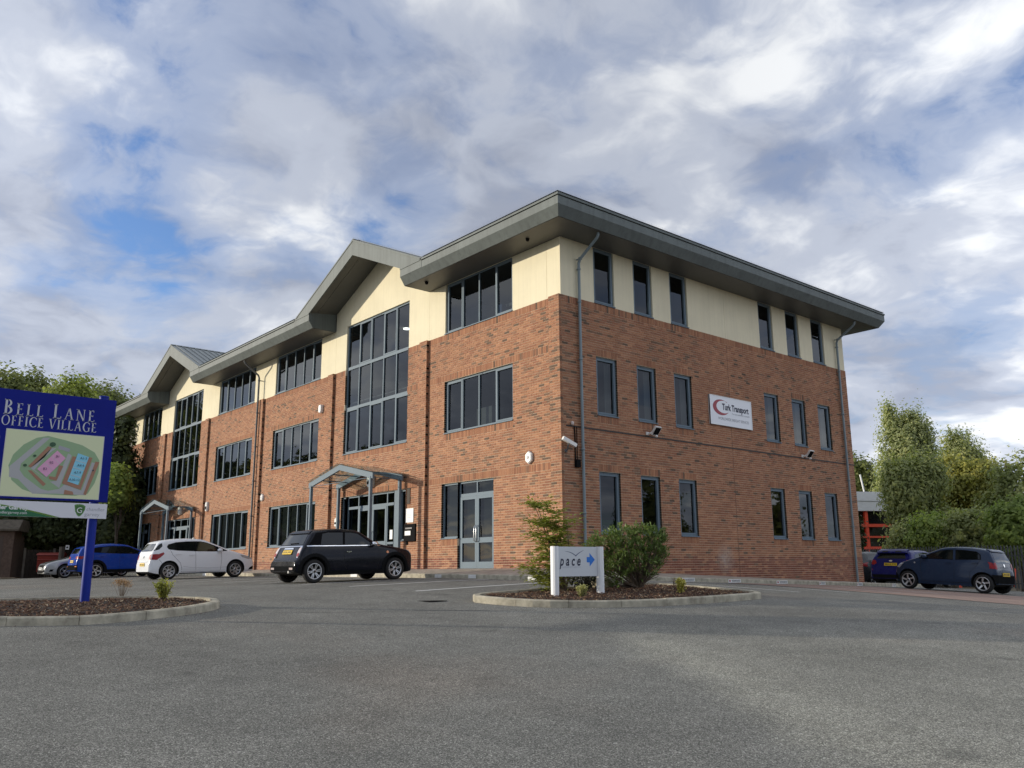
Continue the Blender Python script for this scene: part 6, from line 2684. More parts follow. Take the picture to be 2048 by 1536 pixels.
c.strip('door_gap', [(.72, .96), (.74, .60), (.68, .28)], 'side', M_SEAM)
c.plate('LD59 KVW', 'front', .47, M_WPL)
c.mirror(.60, 1.0, PS)
c.handle(-.1, .85, PS)
c.wheels(5, 'double', .70)

# --- dark blue five-door city car, right
PD = flake('paint_slate_blue', (.020, .038, .078))
c = Car('parked_car', (4.64, 13.14), R(180), 'dark slate blue small hatchback parked side on in the paved bays', PD, 1.615, 2.34,
        [(1.69, .46), (1.68, .58), (1.64, .70), (1.52, .80), (1.30, .895), (1.05, .975), (.92, 1.02), (.16, 1.35), (-.02, 1.385), (-.35, 1.41), (-.8, 1.40), (-1.12, 1.36), (-1.28, 1.33), (-1.35, 1.295), (-1.45, 1.08), (-1.51, .95), (-1.535, .78), (-1.565, .66), (-1.575, .40)],
        .292, sill=.20, belt=.96, roofk=.76, taper=(.26, .16))
c.patch('side_glazing_surround', [(.86, 1.0), (.12, 1.28), (-.1, 1.315), (-.6, 1.32), (-1.0, 1.28), (-1.12, 1.18), (-1.14, 1.03), (-.4, 1.0)], 'side', M_BLACK, .003)
c.patch('front_side_window', [(.60, 1.015), (.55, 1.10), (.10, 1.265), (-.12, 1.295), (-.27, 1.30), (-.30, 1.015)], 'side', M_CARGLASS, .007)
c.patch('rear_side_window', [(-.39, 1.02), (-.36, 1.30), (-.62, 1.30), (-.98, 1.26), (-1.09, 1.17), (-1.11, 1.045)], 'side', M_CARGLASS, .007)
c.strip('door_pillar', [(-.335, 1.0), (-.31, 1.315)], 'side', PD, .07, .010)
c.patch('windscreen', [(-.60, 1.04), (.60, 1.04), (.53, 1.33), (-.53, 1.33)], 'front', M_CARGLASS, .004)
c.patch('rear_window', [(-.58, .97), (.58, .97), (.51, 1.27), (-.51, 1.27)], 'rear', M_CARGLASS, .005)
c.patch('tail_lamp', [(-1.33, .97), (-1.44, .95), (-1.51, .89), (-1.52, .77), (-1.46, .76), (-1.38, .87)], 'side', M_TAIL, .010)
for sg in (-1, 1):
    c.patch('tail_lamp', [(sg * .72, .96), (sg * .57, .95), (sg * .54, .84), (sg * .60, .75), (sg * .74, .77)], 'rear', M_TAIL, .008)
    c.patch('head_lamp', [(sg * .42, .68), (sg * .70, .72), (sg * .66, .88), (sg * .50, .84)], 'front', M_HEAD, .008)
c.patch('head_lamp', [(1.58, .70), (1.37, .86), (1.32, .83), (1.48, .68)], 'side', M_HEAD, .010)
c.patch('rear_bumper_trim', [(-.70, .32), (.70, .32), (.74, .58), (-.74, .58)], 'rear', M_TRIM, .010)
c.patch('front_bumper_trim', [(1.66, .30), (1.66, .52), (1.54, .44), (1.52, .28)], 'side', M_TRIM, .008)
c.patch('roof_spoiler', [(-.54, 1.285), (.54, 1.285), (.50, 1.345), (-.50, 1.345)], 'rear', PD, .04)
c.strip('door_gap', [(.72, 1.03), (.74, .70), (.70, .32)], 'side', M_SEAM)
c.strip('door_gap', [(-.33, 1.02), (-.33, .60), (-.31, .30)], 'side', M_SEAM)
c.strip('door_gap', [(-1.14, 1.05), (-1.02, .85), (-.80, .62), (-.78, .32)], 'side', M_SEAM)
c.strip('door_gap', [(.70, .29), (0, .285), (-.78, .30)], 'side', M_SEAM)
c.handle(-.16, .90, PD)
c.handle(-.96, .93, PD)
c.patch('side_indicator', ell(.93, .86, .028, .028, 10), 'side', M_HEAD, .008)
c.plate('SN15 HKD', 'rear', .60, M_YEL)
c.patch('badge', ell(0, .88, .04, .05), 'rear', M_CHROME, .012)
c.mirror(.60, 1.06, PD)
c.wheels(5, 'single', .72, twist=.28)

# --- deep blue hatchback seen from behind
PF = flake('paint_royal_blue', (.006, .008, .11))
p = at(1783, 1168, 38.3)
c = Car('parked_car', (p.x, p.y + 1.95), R(91), 'royal blue hatchback with a roof spoiler seen from behind past the far corner', PF, 1.82, 2.60,
        [(2.16, .5), (2.10, .75), (1.6, .92), (1.05, 1.02), (.1, 1.42), (-.2, 1.46), (-.7, 1.47), (-1.3, 1.44), (-1.65, 1.38), (-1.74, 1.33), (-1.93, 1.08), (-1.98, .95), (-2.0, .72), (-2.05, .62), (-2.06, .40)],
        .32, sill=.2, belt=.98, roofk=.72)
c.patch('side_glazing_surround', [(.9, 1.02), (.1, 1.33), (-.2, 1.37), (-.8, 1.375), (-1.4, 1.28), (-1.6, 1.16), (-.5, 1.05)], 'side', M_CARGLASS, .004)
c.patch('rear_window', [(-.60, 1.09), (.60, 1.09), (.50, 1.30), (-.50, 1.30)], 'rear', M_CARGLASS, .005)
c.patch('roof_spoiler', [(-.62, 1.29), (.62, 1.29), (.56, 1.41), (-.56, 1.41)], 'rear', PF, .09)
for sg in (-1, 1):
    c.patch('tail_lamp', [(sg * .86, 1.06), (sg * .62, 1.02), (sg * .58, .90), (sg * .70, .84), (sg * .88, .88)], 'rear', M_TAIL, .010)
    c.patch('spoiler_gap', [(sg * .14, 1.315), (sg * .40, 1.315), (sg * .38, 1.35), (sg * .16, 1.35)], 'rear', M_SEAM, .094)
c.patch('rear_bumper_trim', [(-.70, .32), (.70, .32), (.76, .46), (-.76, .46)], 'rear', M_TRIM, .010)
c.patch('badge', ell(0, 1.0, .07, .03), 'rear', M_CHROME, .012)
c.plate('MG15 FTP', 'rear', .86, M_YEL)
c.wheels(5, 'double', .7)
c.mirror(.6, 1.05, PF)

# --- dark car showing behind the corner of the building
PG = flake('paint_graphite', (.03, .032, .034))
p = at(1733, 1166, 41)
c = Car('parked_car', (p.x - .5, p.y + 1.6), R(84), 'dark grey car half hidden behind the far corner of the building', PG, 1.78, 2.6,
        [(2.1, .5), (2.05, .72), (1.6, .88), (1.05, .98), (.1, 1.40), (-.2, 1.45), (-.8, 1.46), (-1.5, 1.40), (-1.8, 1.28), (-2.0, 1.0), (-2.05, .7), (-2.06, .40)],
        .31, sill=.2, belt=.96, roofk=.72)
c.patch('side_window', [(.85, 1.0), (.1, 1.30), (-.2, 1.345), (-.8, 1.35), (-1.4, 1.26), (-1.55, 1.1), (-.5, 1.02)], 'side', M_CARGLASS, .004)
c.patch('rear_window', [(-.6, 1.05), (.6, 1.05), (.5, 1.33), (-.5, 1.33)], 'rear', M_CARGLASS, .005)
c.patch('roof_panel', [(.0, -.5), (-1.6, -.5), (-1.6, .5), (.0, .5)], 'top', PS, .006)
for sg in (-1, 1):
    c.patch('tail_lamp', [(sg * .84, .98), (sg * .62, .96), (sg * .60, .80), (sg * .86, .80)], 'rear', M_TAIL, .010)
c.wheels(5, 'double', .7)
c.mirror(.6, 1.02, PG)
# ------------------------------------------------------------------ right: red framed building, palisade fence


def bearing(px):
    d = ray(px, 1130)
    d = Vector((d.x, d.y, 0)).normalized()
    return d


M_REDF = mat('red_steel_frame', (.85, .10, .045), .4)
M_CLAD = mat('white_cladding', (.78, .80, .79), .45, var=.04)
q0, q1 = at(1690, 1130, 62), at(2060, 1130, 70)
rbd = thing('glazed_building', (q0.x, q0.y, -1), 'glazed building with red steel frames and white roof cladding behind trees', 'building')
ux = Vector((q1.x - q0.x, q1.y - q0.y, 0))
LB = ux.length
ux.normalize()
un = Vector((ux.y, -ux.x, 0))           # towards the camera
if un.dot(Vector((CAM.x - q0.x, CAM.y - q0.y, 0))) < 0:
    un = -un
B0 = Vector((q0.x, q0.y, 0))


def ob(mb, u0, u1, d0, d1, z0, z1):
    c = B0 + ux * ((u0 + u1) / 2) + un * ((d0 + d1) / 2) + Vector((0, 0, (z0 + z1) / 2))
    mb.obox(c, ux, un, (0, 0, 1), (u1 - u0) / 2, (d1 - d0) / 2, (z1 - z0) / 2)


zc = lambda py, px=1740, d=63: at(px, py, d).z
zt0, zt1, zm1, zm2, zm3 = zc(984), zc(1022), zc(1051), zc(1074), zc(1096)
for k in range(5):
    mb = MB()
    a, b = LB * k / 5, LB * (k + 1) / 5
    ob(mb, a + .01, b - .01, -.1, .35, zt0 - .62, zt0)
    ob(mb, a + .01, b - .01, -.1, .30, zt1, zt0 - .64)
    mb.build('cladding_panel', M_CLAD, rbd)
mb = MB()
ob(mb, 0, LB, -12, -.1, -2, zt0 - .05)
mb.build('wall', mat('dark_curtain_wall', (.012, .014, .016), .12, spec=.6), rbd)
ncol = 13
cols_ = [at(1712, 1100, 62), at(1734, 1100, 62)]
mod = 2.15
u0_ = (at(1735, 1060, 62.8) - B0).dot(ux)
for k in range(-1, 12):
    u = u0_ + k * mod
    if u < 0 or u > LB:
        continue
    mb = MB()
    ob(mb, u - .11, u + .11, -.05, .16, -2, zt1 - .02)
    mb.build('column', M_REDF, rbd)
    for za, zb in ((zm1 + .08, zt1 - .05), (zm2 + .06, zm1 - .08), (zm3 + .06, zm2 - .06)):
        mb = MB()
        ob(mb, u + .13, u + mod - .13, -.04, -.02, za, zb)
        mb.build('pane', mat('dark_pane', (.012, .013, .015), .06, spec=.6), rbd)
for z, h in ((zm1, .10), (zm2, .06), (zm3, .09)):
    mb = MB()
    ob(mb, 0, LB, -.03, .20, z - h, z + h)
    mb.build('rail', M_REDF, rbd)
mb = MB()
p = at(1730, 985, 66)
mb.tube([tuple(p - Vector((0, 0, .3))), tuple(p + Vector((-.25, 0, 1.3)))], .06, 8)
mb.build('flue', M_WHITE, rbd)

pf = thing('palisade_fence', tuple(at(2000, 1150, 44)), 'grey steel palisade fence along the far side of the bays', 'fence')
a0, a1 = at(1690, 1140, 49), at(2150, 1140, 41)
a0.z = a1.z = 0
L = (a1 - a0).length
n = int(L / .155)
M_PAL = mat('palisade_steel', (.075, .08, .082), .6, var=.15)
mbp = MB()
dv = (a1 - a0).normalized()
nv = Vector((dv.y, -dv.x, 0))
vis = 0
for i in range(n):
    p = a0 + dv * (L * i / n)
    g = G(p.x, p.y)
    mb = MB()
    w_, t_ = .034, .012
    pts = [(-w_, .08), (w_, .08), (w_, 1.75), (w_ * .35, 1.86), (0, 1.80), (-w_ * .35, 1.86), (-w_, 1.75)]
    mb.prism(pts, -t_, t_, lambda u, z, t: tuple(p + dv * u + nv * t + Vector((0, 0, g + z))))
    mb.build('pale', M_PAL, pf)
for z in (.35, 1.5):
    mb = MB()
    b0, b1 = a0 - nv * .03, a1 - nv * .03
    mb.bar(b0 + Vector((0, 0, G(b0.x, b0.y) + z)), b1 + Vector((0, 0, G(b1.x, b1.y) + z)), .04, .05)
    mb.build('rail', M_PAL, pf)
for k in range(int(L / 2.75) + 1):
    p = a0 + dv * (2.75 * k) - nv * .09
    g = G(p.x, p.y)
    mb = MB()
    mb.box(p.x - .05, p.x + .05, p.y - .05, p.y + .05, g - .3, g + 1.75)
    mb.build('post', M_PAL, pf)

# ------------------------------------------------------------------ vegetation


def leaf_mat(name, col, var=.35, trans=.3, rough=.6):
    m = bpy.data.materials.new(name)
    m.use_nodes = True
    t = NT(m.node_tree)
    b = t.n['Principled BSDF']
    at_ = t.node('ShaderNodeAttribute', attribute_name='tone').outputs['Fac']
    lo, hi = tuple(c * (1 - var) for c in col), tuple(min(1, c * (1 + var)) for c in col)
    c = t.ramp(at_, [(0.0, lo), (.5, col), (1.0, (hi[0] * 1.12, hi[1], hi[2] * .9))])
    t.l.new(c, b.inputs['Base Color'])
    b.inputs['Roughness'].default_value = rough
    b.inputs['Specular IOR Level'].default_value = .35
    tr = t.node('ShaderNodeBsdfTranslucent')
    t.l.new(t.mix(1.0, c, (1.15, 1.25, .6), 'MULTIPLY'), tr.inputs[0])
    mx = t.node('ShaderNodeMixShader')
    mx.inputs[0].default_value = trans
    t.l.new(b.outputs[0], mx.inputs[1])
    t.l.new(tr.outputs[0], mx.inputs[2])
    o = t.n['Material Output']
    t.l.new(mx.outputs[0], o.inputs[0])
    MATS[name] = m
    return m


def leaves_mesh(name, pos, size, mt, rng, up=None, elong=1.6, tone=None, fold=.25, face=None):
    """leaf-sized faces at pos: two triangles each, folded along the midrib"""
    n = len(pos)
    d = rng.normal(size=(n, 3))
    if up is not None:
        d += up
    d /= np.linalg.norm(d, axis=1)[:, None]
    h = rng.normal(size=(n, 3))
    if face is not None:
        # a leaf turns its blade to the open side of the crown
        d -= face * (d * face).sum(1)[:, None] * .8
        d /= np.linalg.norm(d, axis=1)[:, None] + 1e-9
        h = np.cross(face + rng.normal(size=(n, 3)) * .38, d)
        h = np.cross(d, h)
    s = np.cross(d, h)
    s /= np.linalg.norm(s, axis=1)[:, None] + 1e-9
    nr_ = np.cross(d, s)
    sz = size * rng.uniform(.65, 1.25, (n, 1))
    a = pos - d * sz * elong / 2
    b = pos + d * sz * elong / 2
    l = pos + s * sz / 2 + nr_ * sz * fold
    r = pos - s * sz / 2 + nr_ * sz * fold
    V = np.stack([a, l, b, r], 1).reshape(-1, 3)
    idx = np.arange(n) * 4
    F = np.stack([idx, idx + 1, idx + 2, idx, idx + 2, idx + 3], 1).reshape(-1)
    me = bpy.data.meshes.new(name)
    me.vertices.add(len(V))
    me.vertices.foreach_set('co', V.astype(np.float32).ravel())
    me.loops.add(len(F))
    me.loops.foreach_set('vertex_index', F.astype(np.int32))
    me.polygons.add(2 * n)
    me.polygons.foreach_set('loop_start', (np.arange(2 * n) * 3).astype(np.int32))
    at_ = me.attributes.new('tone', 'FLOAT', 'FACE')
    tn = rng.uniform(0, 1, n) if tone is None else np.clip(tone + rng.normal(0, .16, n), 0, 1)
    at_.data.foreach_set('value', np.repeat(tn, 2).astype(np.float32))
    me.materials.append(mt)
    me.update(calc_edges=True)
    return me


def crown_points(rng, blobs, nclump, per, clump_r, hollow=.55, tuft=.8):
    """clumps of leaves spread through the blobs, thicker towards their surface"""
    w = np.array([b[2][0] * b[2][1] * b[2][2] if len(b) > 2 else 1 for b in [(0, 0, bb[1]) for bb in blobs]]) ** .67
    w = w / w.sum()
    pts, tones, cl, fc = [], [], [], []
    for _ in range(nclump):
        c, r = blobs[rng.choice(len(blobs), p=w)]
        v = rng.normal(size=3)
        v /= np.linalg.norm(v)
        k = hollow + (1 - hollow) * rng.random() ** .5
        # bumpy outline
        bump = 1 + .30 * noise.noise((v[0] * 2.3 + c[0], v[1] * 2.3 + c[1], v[2] * 2.3 + c[2]))
        cc = np.array(c) + v * np.array(r) * k * bump
        m = int(per * rng.uniform(.6, 1.4))
        cr = clump_r * rng.uniform(.6, 1.3)
        p = rng.normal(size=(m, 3)) * np.array([cr, cr, cr * tuft]) * .55
        pts.append(cc + p)
        fv = (v + p / (cr + 1e-9) * .9) + np.array([0, 0, .35])
        fc.append(fv / (np.linalg.norm(fv, axis=1)[:, None] + 1e-9))
        tones.append(np.full(m, rng.uniform(.15, .85)))
        cl.append(cc)
    return np.concatenate(pts), np.concatenate(tones), cl, np.concatenate(fc)


M_BARK = mat('tree_bark', (.075, .060, .045), .95, var=.35, vscale=5, bump=.5, bscale=20)
M_BARKP = mat('pale_bark', (.20, .17, .13), .9, var=.3, vscale=6)


def tree(name, base, height, blobs, nclump, per, clump_r, leaf, mt, label, group=None, trunk_r=.22, seed=1, up=None, elong=1.5, limbs=14, cat='tree', bark=None, hollow=.55, trunk_top=.72, tuft=.8):
    """blobs: (centre relative to the base, radii)"""
    rng = np.random.default_rng(seed)
    rn_ = random.Random(seed)
    t = thing(name, tuple(base), label, cat, group)
    bl = [((base.x + c[0], base.y + c[1], base.z + c[2]), r) for c, r in blobs]
    P_, tn, cl, fc = crown_points(rng, bl, nclump, per, clump_r, hollow, tuft)
    link('crown', leaves_mesh('crown', P_, leaf, mt, rng, up, elong, tn, face=fc), t)
    mb = MB()
    top = base + Vector((rn_.uniform(-.3, .3), rn_.uniform(-.3, .3), height * trunk_top))
    path, rad = [], []
    for i in range(7):
        k = i / 6
        p = base.lerp(top, k) + Vector((rn_.uniform(-.12, .12), rn_.uniform(-.12, .12), 0)) * (1 if 0 < i else 0)
        path.append(p - Vector((0, 0, .3)) if i == 0 else p)
        rad.append(trunk_r * (1.25 if i == 0 else 1) * (1 - .75 * k))
    mb.tube(path, rad, 9)
    mb.build('trunk', bark or M_BARK, t)
    lb = MB()
    for k in range(limbs):
        q = Vector(cl[rn_.randrange(len(cl))])
        j = rn_.randint(2, 5)
        s_ = path[j]
        mid = s_.lerp(q, .5) + Vector((rn_.uniform(-.3, .3), rn_.uniform(-.3, .3), rn_.uniform(.1, .5)))
        r0_ = rad[j] * .5
        lb.tube([s_, s_.lerp(mid, .5) + Vector((0, 0, .1)), mid, q], [r0_, r0_ * .7, r0_ * .45, r0_ * .12], 6)
    lb.build('limbs', bark or M_BARK, t)
    return t


L_OAK = leaf_mat('leaf_oak', (.19, .22, .075), trans=.4)
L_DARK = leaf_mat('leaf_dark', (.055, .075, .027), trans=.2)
L_LIGHT = leaf_mat('leaf_light', (.27, .32, .08), trans=.42)
L_POP = leaf_mat('leaf_poplar', (.36, .40, .20), trans=.45, rough=.5)
L_YEL = leaf_mat('leaf_maple_turning', (.33, .33, .085), trans=.42)
L_WIL = leaf_mat('leaf_willow', (.31, .35, .15), trans=.42)
L_MID = leaf_mat('leaf_mid', (.25, .33, .09), trans=.42)
L_SHR = leaf_mat('leaf_shrub', (.15, .215, .065), trans=.2, rough=.4)
L_MAH = leaf_mat('leaf_mahonia', (.26, .29, .06), trans=.25, rough=.4)
L_VAR = leaf_mat('leaf_variegated', (.58, .54, .14), trans=.25)
L_DRY = leaf_mat('dry_flower', (.40, .27, .16), trans=.1, rough=.9)


def on_ground(px, dist):
    p = at(px, 1130, dist)
    p.z = G(p.x, p.y) - .05
    return p


def crown_at(px, py, dist, base):
    """offset from a tree's base to the point of its crown seen at that spot"""
    p = at(px, py, dist)
    return (p.x - base.x, p.y - base.y, p.z - base.z)


def seen_tree(name, px, dist, tops, nclump, per, clump_r, leaf, mt, label, **kw):
    """tops: (px, py, radius_px_x, radius_px_y) of each foliage mass at this tree's distance"""
    b = on_ground(px, dist)
    k = dist / (FPX * math.cos(PITCH)) * 1.0
    bl = [(crown_at(x, y, dist, b), (rx * k, rx * k * .9, ry * k)) for x, y, rx, ry in tops]
    top = max(c[2] + r[2] for c, r in bl)
    return tree(name, b, top, bl, nclump, per, clump_r, leaf, mt, label, **kw)


GR = 'trees behind the fence on the far side'
seen_tree('poplar_tree', 1822, 86, [(1808, 892, 36, 52), (1800, 960, 40, 60), (1834, 890, 26, 52), (1784, 842, 13, 32), (1796, 862, 22, 26), (1830, 852, 14, 26), (1856, 925, 17, 44), (1800, 1020, 46, 60), (1846, 990, 34, 56)], 760, 66, .56, .16, L_POP, 'tall pale poplar tree standing higher than all around it', group=GR, seed=21, up=np.array([0, 0, .7]), tuft=2.0, trunk_r=.4, limbs=22)
seen_tree('poplar_tree', 1915, 92, [(1908, 912, 22, 40), (1930, 938, 34, 46), (1958, 955, 28, 40), (1905, 985, 40, 50), (1945, 1010, 42, 50), (1902, 886, 11, 22), (1926, 900, 16, 24), (1980, 970, 18, 34)], 560, 66, .54, .16, L_POP, 'shorter pale poplar right of the tallest poplar', group=GR, seed=22, up=np.array([0, 0, .6]), tuft=2.0, trunk_r=.35, limbs=18)
seen_tree('willow_tree', 1815, 55, [(1826, 985, 46, 38), (1792, 965, 24, 30), (1850, 960, 32, 30), (1832, 1045, 34, 36), (1856, 1055, 40, 42), (1818, 1010, 34, 34)], 480, 60, .50, .12, L_WIL, 'grey green willow in front of the red framed building', group=GR, seed=23, up=np.array([0, 0, .9]), tuft=1.6, trunk_r=.2, limbs=26, elong=2.4)
seen_tree('maple_tree', 1905, 60, [(1893, 948, 30, 26), (1930, 965, 44, 32), (1962, 950, 30, 26), (1900, 990, 44, 32), (1955, 1003, 42, 32)], 300, 60, .52, .15, L_YEL, 'maple with yellowing leaves before the shorter poplar', group=GR, seed=24, limbs=20)
seen_tree('birch_tree', 2035, 57, [(2035, 1000, 40, 46), (2010, 960, 22, 40), (2050, 930, 22, 36), (1990, 1020, 30, 40), (2060, 1040, 40, 50)], 230, 28, .5, .15, L_WIL, 'thin leaved birch with bare branches at the right edge', group=GR, seed=25, limbs=40, bark=M_BARKP, trunk_top=.9, hollow=.2)
GB_ = 'bushes along the palisade fence'
seen_tree('bush', 1800, 50, [(1818, 1082, 28, 30), (1800, 1095, 16, 20), (1842, 1082, 32, 36)], 130, 56, .42, .12, L_WIL, 'grey green bush above the royal blue hatchback', group=GB_, seed=31, cat='bush', trunk_r=.1)
seen_tree('bush', 1880, 49, [(1872, 1078, 40, 42), (1905, 1090, 40, 38), (1862, 1058, 24, 26)], 190, 60, .44, .13, L_MID, 'dense green bush above the roof of the slate blue hatchback', group=GB_, seed=32, cat='bush', trunk_r=.1)
seen_tree('bush', 1960, 48, [(1950, 1075, 46, 46), (1985, 1085, 40, 42), (1936, 1052, 26, 26)], 190, 60, .44, .13, L_WIL, 'loose green bush behind the tail of the slate blue hatchback', group=GB_, seed=33, cat='bush', trunk_r=.1)
seen_tree('bush', 2040, 46, [(2035, 1065, 44, 52), (2075, 1080, 40, 44)], 230, 60, .42, .13, L_MID, 'dense green bush cut by the right edge above the palings', group=GB_, seed=34, cat='bush', trunk_r=.1)
seen_tree('bush', 1706, 58, [(1708, 1072, 12, 34), (1700, 1085, 14, 36)], 90, 40, .4, .16, L_DARK, 'dark shrub between the brick corner and the red frames', group=GB_, seed=35, cat='bush', trunk_r=.08)
seen_tree('ash_tree', 1718, 95, [(1722, 950, 24, 40), (1705, 965, 30, 44), (1735, 985, 26, 36), (1700, 990, 36, 50)], 260, 40, .8, .25, L_OAK, 'dark tree peeping out behind the brick corner', seed=26, trunk_r=.3)

GL = 'trees in the wood at the far left'
seen_tree('oak_tree', 55, 70, [(40, 800, 60, 52), (85, 830, 50, 55), (0, 820, 50, 60), (60, 900, 70, 70), (-40, 850, 60, 80), (20, 960, 80, 70)], 560, 64, .85, .20, L_OAK, 'broad olive green tree rising over the left of the blue board', group=GL, seed=41, trunk_r=.4)
seen_tree('sycamore_tree', 140, 64, [(140, 805, 38, 44), (165, 830, 40, 44), (120, 850, 50, 50), (170, 900, 55, 70), (120, 960, 70, 70)], 480, 64, .75, .18, L_LIGHT, 'bright light green tree above the middle of the blue board', group=GL, seed=42, trunk_r=.35)
seen_tree('oak_tree', 235, 74, [(215, 815, 36, 36), (245, 835, 24, 36), (200, 880, 50, 60), (250, 910, 40, 70), (265, 960, 40, 70)], 420, 64, .85, .20, L_OAK, 'olive green tree touching the far end of the eaves', group=GL, seed=43, trunk_r=.35)
seen_tree('evergreen_tree', 240, 57, [(240, 900, 26, 60), (235, 970, 34, 70), (225, 1045, 40, 60), (255, 1000, 30, 60)], 380, 46, .55, .2, L_DARK, 'dark tree close against the far end of the building', group=GL, seed=44, trunk_r=.25)
seen_tree('elder_bush', 232, 54, [(232, 960, 20, 26), (225, 990, 26, 24)], 120, 40, .4, .17, L_MID, 'mid green bush low between the blue board and the building', group=GL, seed=47, cat='bush', trunk_r=.1)
seen_tree('evergreen_tree', 150, 60, [(150, 1000, 60, 60), (110, 1040, 60, 50), (190, 1050, 50, 50)], 420, 46, .6, .22, L_DARK, 'dark tree behind the blue sign post', group=GL, seed=45, trunk_r=.25)
seen_tree('evergreen_tree', 40, 60, [(30, 1000, 60, 60), (70, 1040, 50, 50), (-20, 1020, 60, 70)], 420, 46, .6, .22, L_DARK, 'dark tree behind the brick hut', group=GL, seed=46, trunk_r=.25)
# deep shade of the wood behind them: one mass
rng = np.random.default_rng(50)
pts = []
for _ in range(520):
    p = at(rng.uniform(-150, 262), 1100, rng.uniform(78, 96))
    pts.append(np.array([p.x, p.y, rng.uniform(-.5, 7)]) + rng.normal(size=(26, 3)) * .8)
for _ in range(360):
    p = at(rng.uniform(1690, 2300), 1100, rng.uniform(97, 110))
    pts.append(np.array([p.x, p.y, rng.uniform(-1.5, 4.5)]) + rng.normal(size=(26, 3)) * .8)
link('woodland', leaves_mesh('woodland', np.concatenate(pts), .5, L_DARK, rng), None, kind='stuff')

# the woods across the road behind the camera, seen only in the window glass
REFL = []
for k in range(17):
    t_ = k / 16
    REFL.append((-110 - 88 * t_ + rnd.uniform(-2, 2), -64 + 28 * t_ + rnd.uniform(-3, 3), rnd.uniform(20, 26)))
for x, y, h in ((-22, -72, 11), (-8, -78, 12), (6, -72, 10), (20, -76, 12), (36, -70, 11), (52, -66, 12), (62, -44, 11), (66, -20, 10), (64, 4, 9), (58, 26, 9), (54, 44, 10), (50, 62, 10), (44, 78, 11), (36, 92, 11)):
    REFL.append((x, y, h))
    REFL.append((x + 5 + rnd.uniform(-2, 2), y + 8 + rnd.uniform(-2, 2), h * rnd.uniform(.8, 1.1)))
    if x > 40:
        REFL.append((x + 12 + rnd.uniform(-2, 2), y - 6, h * 1.15))
for i, (x, y, h) in enumerate(REFL):
    b = Vector((x, y, -1.6))
    w_ = h * .34
    tree('roadside_tree', b, h, [((0, 0, h * .66), (w_, w_, h * .34)), ((w_ * .6, .5, h * .38), (w_ * .8, w_ * .8, h * .36)), ((-w_ * .6, -.5, h * .38), (w_ * .8, w_ * .8, h * .36))], 110, 30, h * .075, h * .036, L_DARK if i % 2 else L_OAK, 'dark roadside tree seen only as a reflection in the windows', group='trees across the road mirrored in the glass', seed=160 + i, limbs=4)


# ---- plants in the islands
def stems(mb, base, tips, r0, bend=.15, rn_=rnd, seg=4):
    for q in tips:
        q = Vector(q)
        path = []
        off = Vector((rn_.uniform(-bend, bend), rn_.uniform(-bend, bend), 0))
        for i in range(seg + 1):
            k = i / seg
            path.append(base.lerp(q, k) + off * math.sin(math.pi * k))
        mb.tube(path, [r0 * (1 - .75 * i / seg) for i in range(seg + 1)], 6)


def pinnate(P_, base, tip, n, ln, rng, droop=.25):
    """positions and directions of paired leaflets along a rachis"""
    base, tip = np.array(base), np.array(tip)
    d = tip - base
    for i in range(n):
        k = (i + 1) / n
        c = base + d * k - np.array([0, 0, droop * k * k * np.linalg.norm(d)])
        sd = np.cross(d, [0, 0, 1.0])
        sd /= np.linalg.norm(sd) + 1e-9
        for s_ in (-1, 1):
            P_.append((c, sd * s_ + d / np.linalg.norm(d) * .5 + rng.normal(size=3) * .12, ln * (1 - .35 * k)))
    P_.append((tip, d, ln * .8))


def blade_mesh(name, L, mt, rng, width=.34):
    """leaves with given base, direction, length: four triangles each, bent"""
    V, F, T = [], [], []
    for c, d, ln in L:
        d = d / (np.linalg.norm(d) + 1e-9)
        s = np.cross(d, [0, 0, 1.0] + rng.normal(size=3) * .35)
        s /= np.linalg.norm(s) + 1e-9
        up = np.cross(s, d)
        b = len(V)
        V += [c, c + d * ln * .45 + s * ln * width / 2 + up * ln * .03, c + d * ln * .45 - s * ln * width / 2 + up * ln * .03, c + d * ln * .5 - up * ln * .04, c + d * ln - np.array([0, 0, ln * .12])]
        F += [(b, b + 3, b + 1), (b, b + 2, b + 3), (b + 1, b + 3, b + 4), (b + 3, b + 2, b + 4)]
        T += [float(np.clip(rng.normal(.5, .25), 0, 1))] * 4
    me = bpy.data.meshes.new(name)
    me.from_pydata([tuple(v) for v in V], [], F)
    a = me.attributes.new('tone', 'FLOAT', 'FACE')
    a.data.foreach_set('value', T)
    me.materials.append(mt)
    return me


rng = np.random.default_rng(71)
M_STEM = mat('shrub_stem', (.16, .12, .085), .85, var=.3, vscale=20)
M_STEMD = mat('shrub_stem_dark', (.07, .05, .035), .9, var=.3, vscale=20)
# fern-like mahonia: tall canes with whorls of pinnate leaves
mx_, my_ = 4.95, -4.75
def iat(px, py, ref):
    """a point at the depth of ref seen at that spot"""
    d = ray(px, py)
    t_ = (Vector(ref) - CAM).dot(_fw) / d.dot(_fw)
    return CAM + d * t_


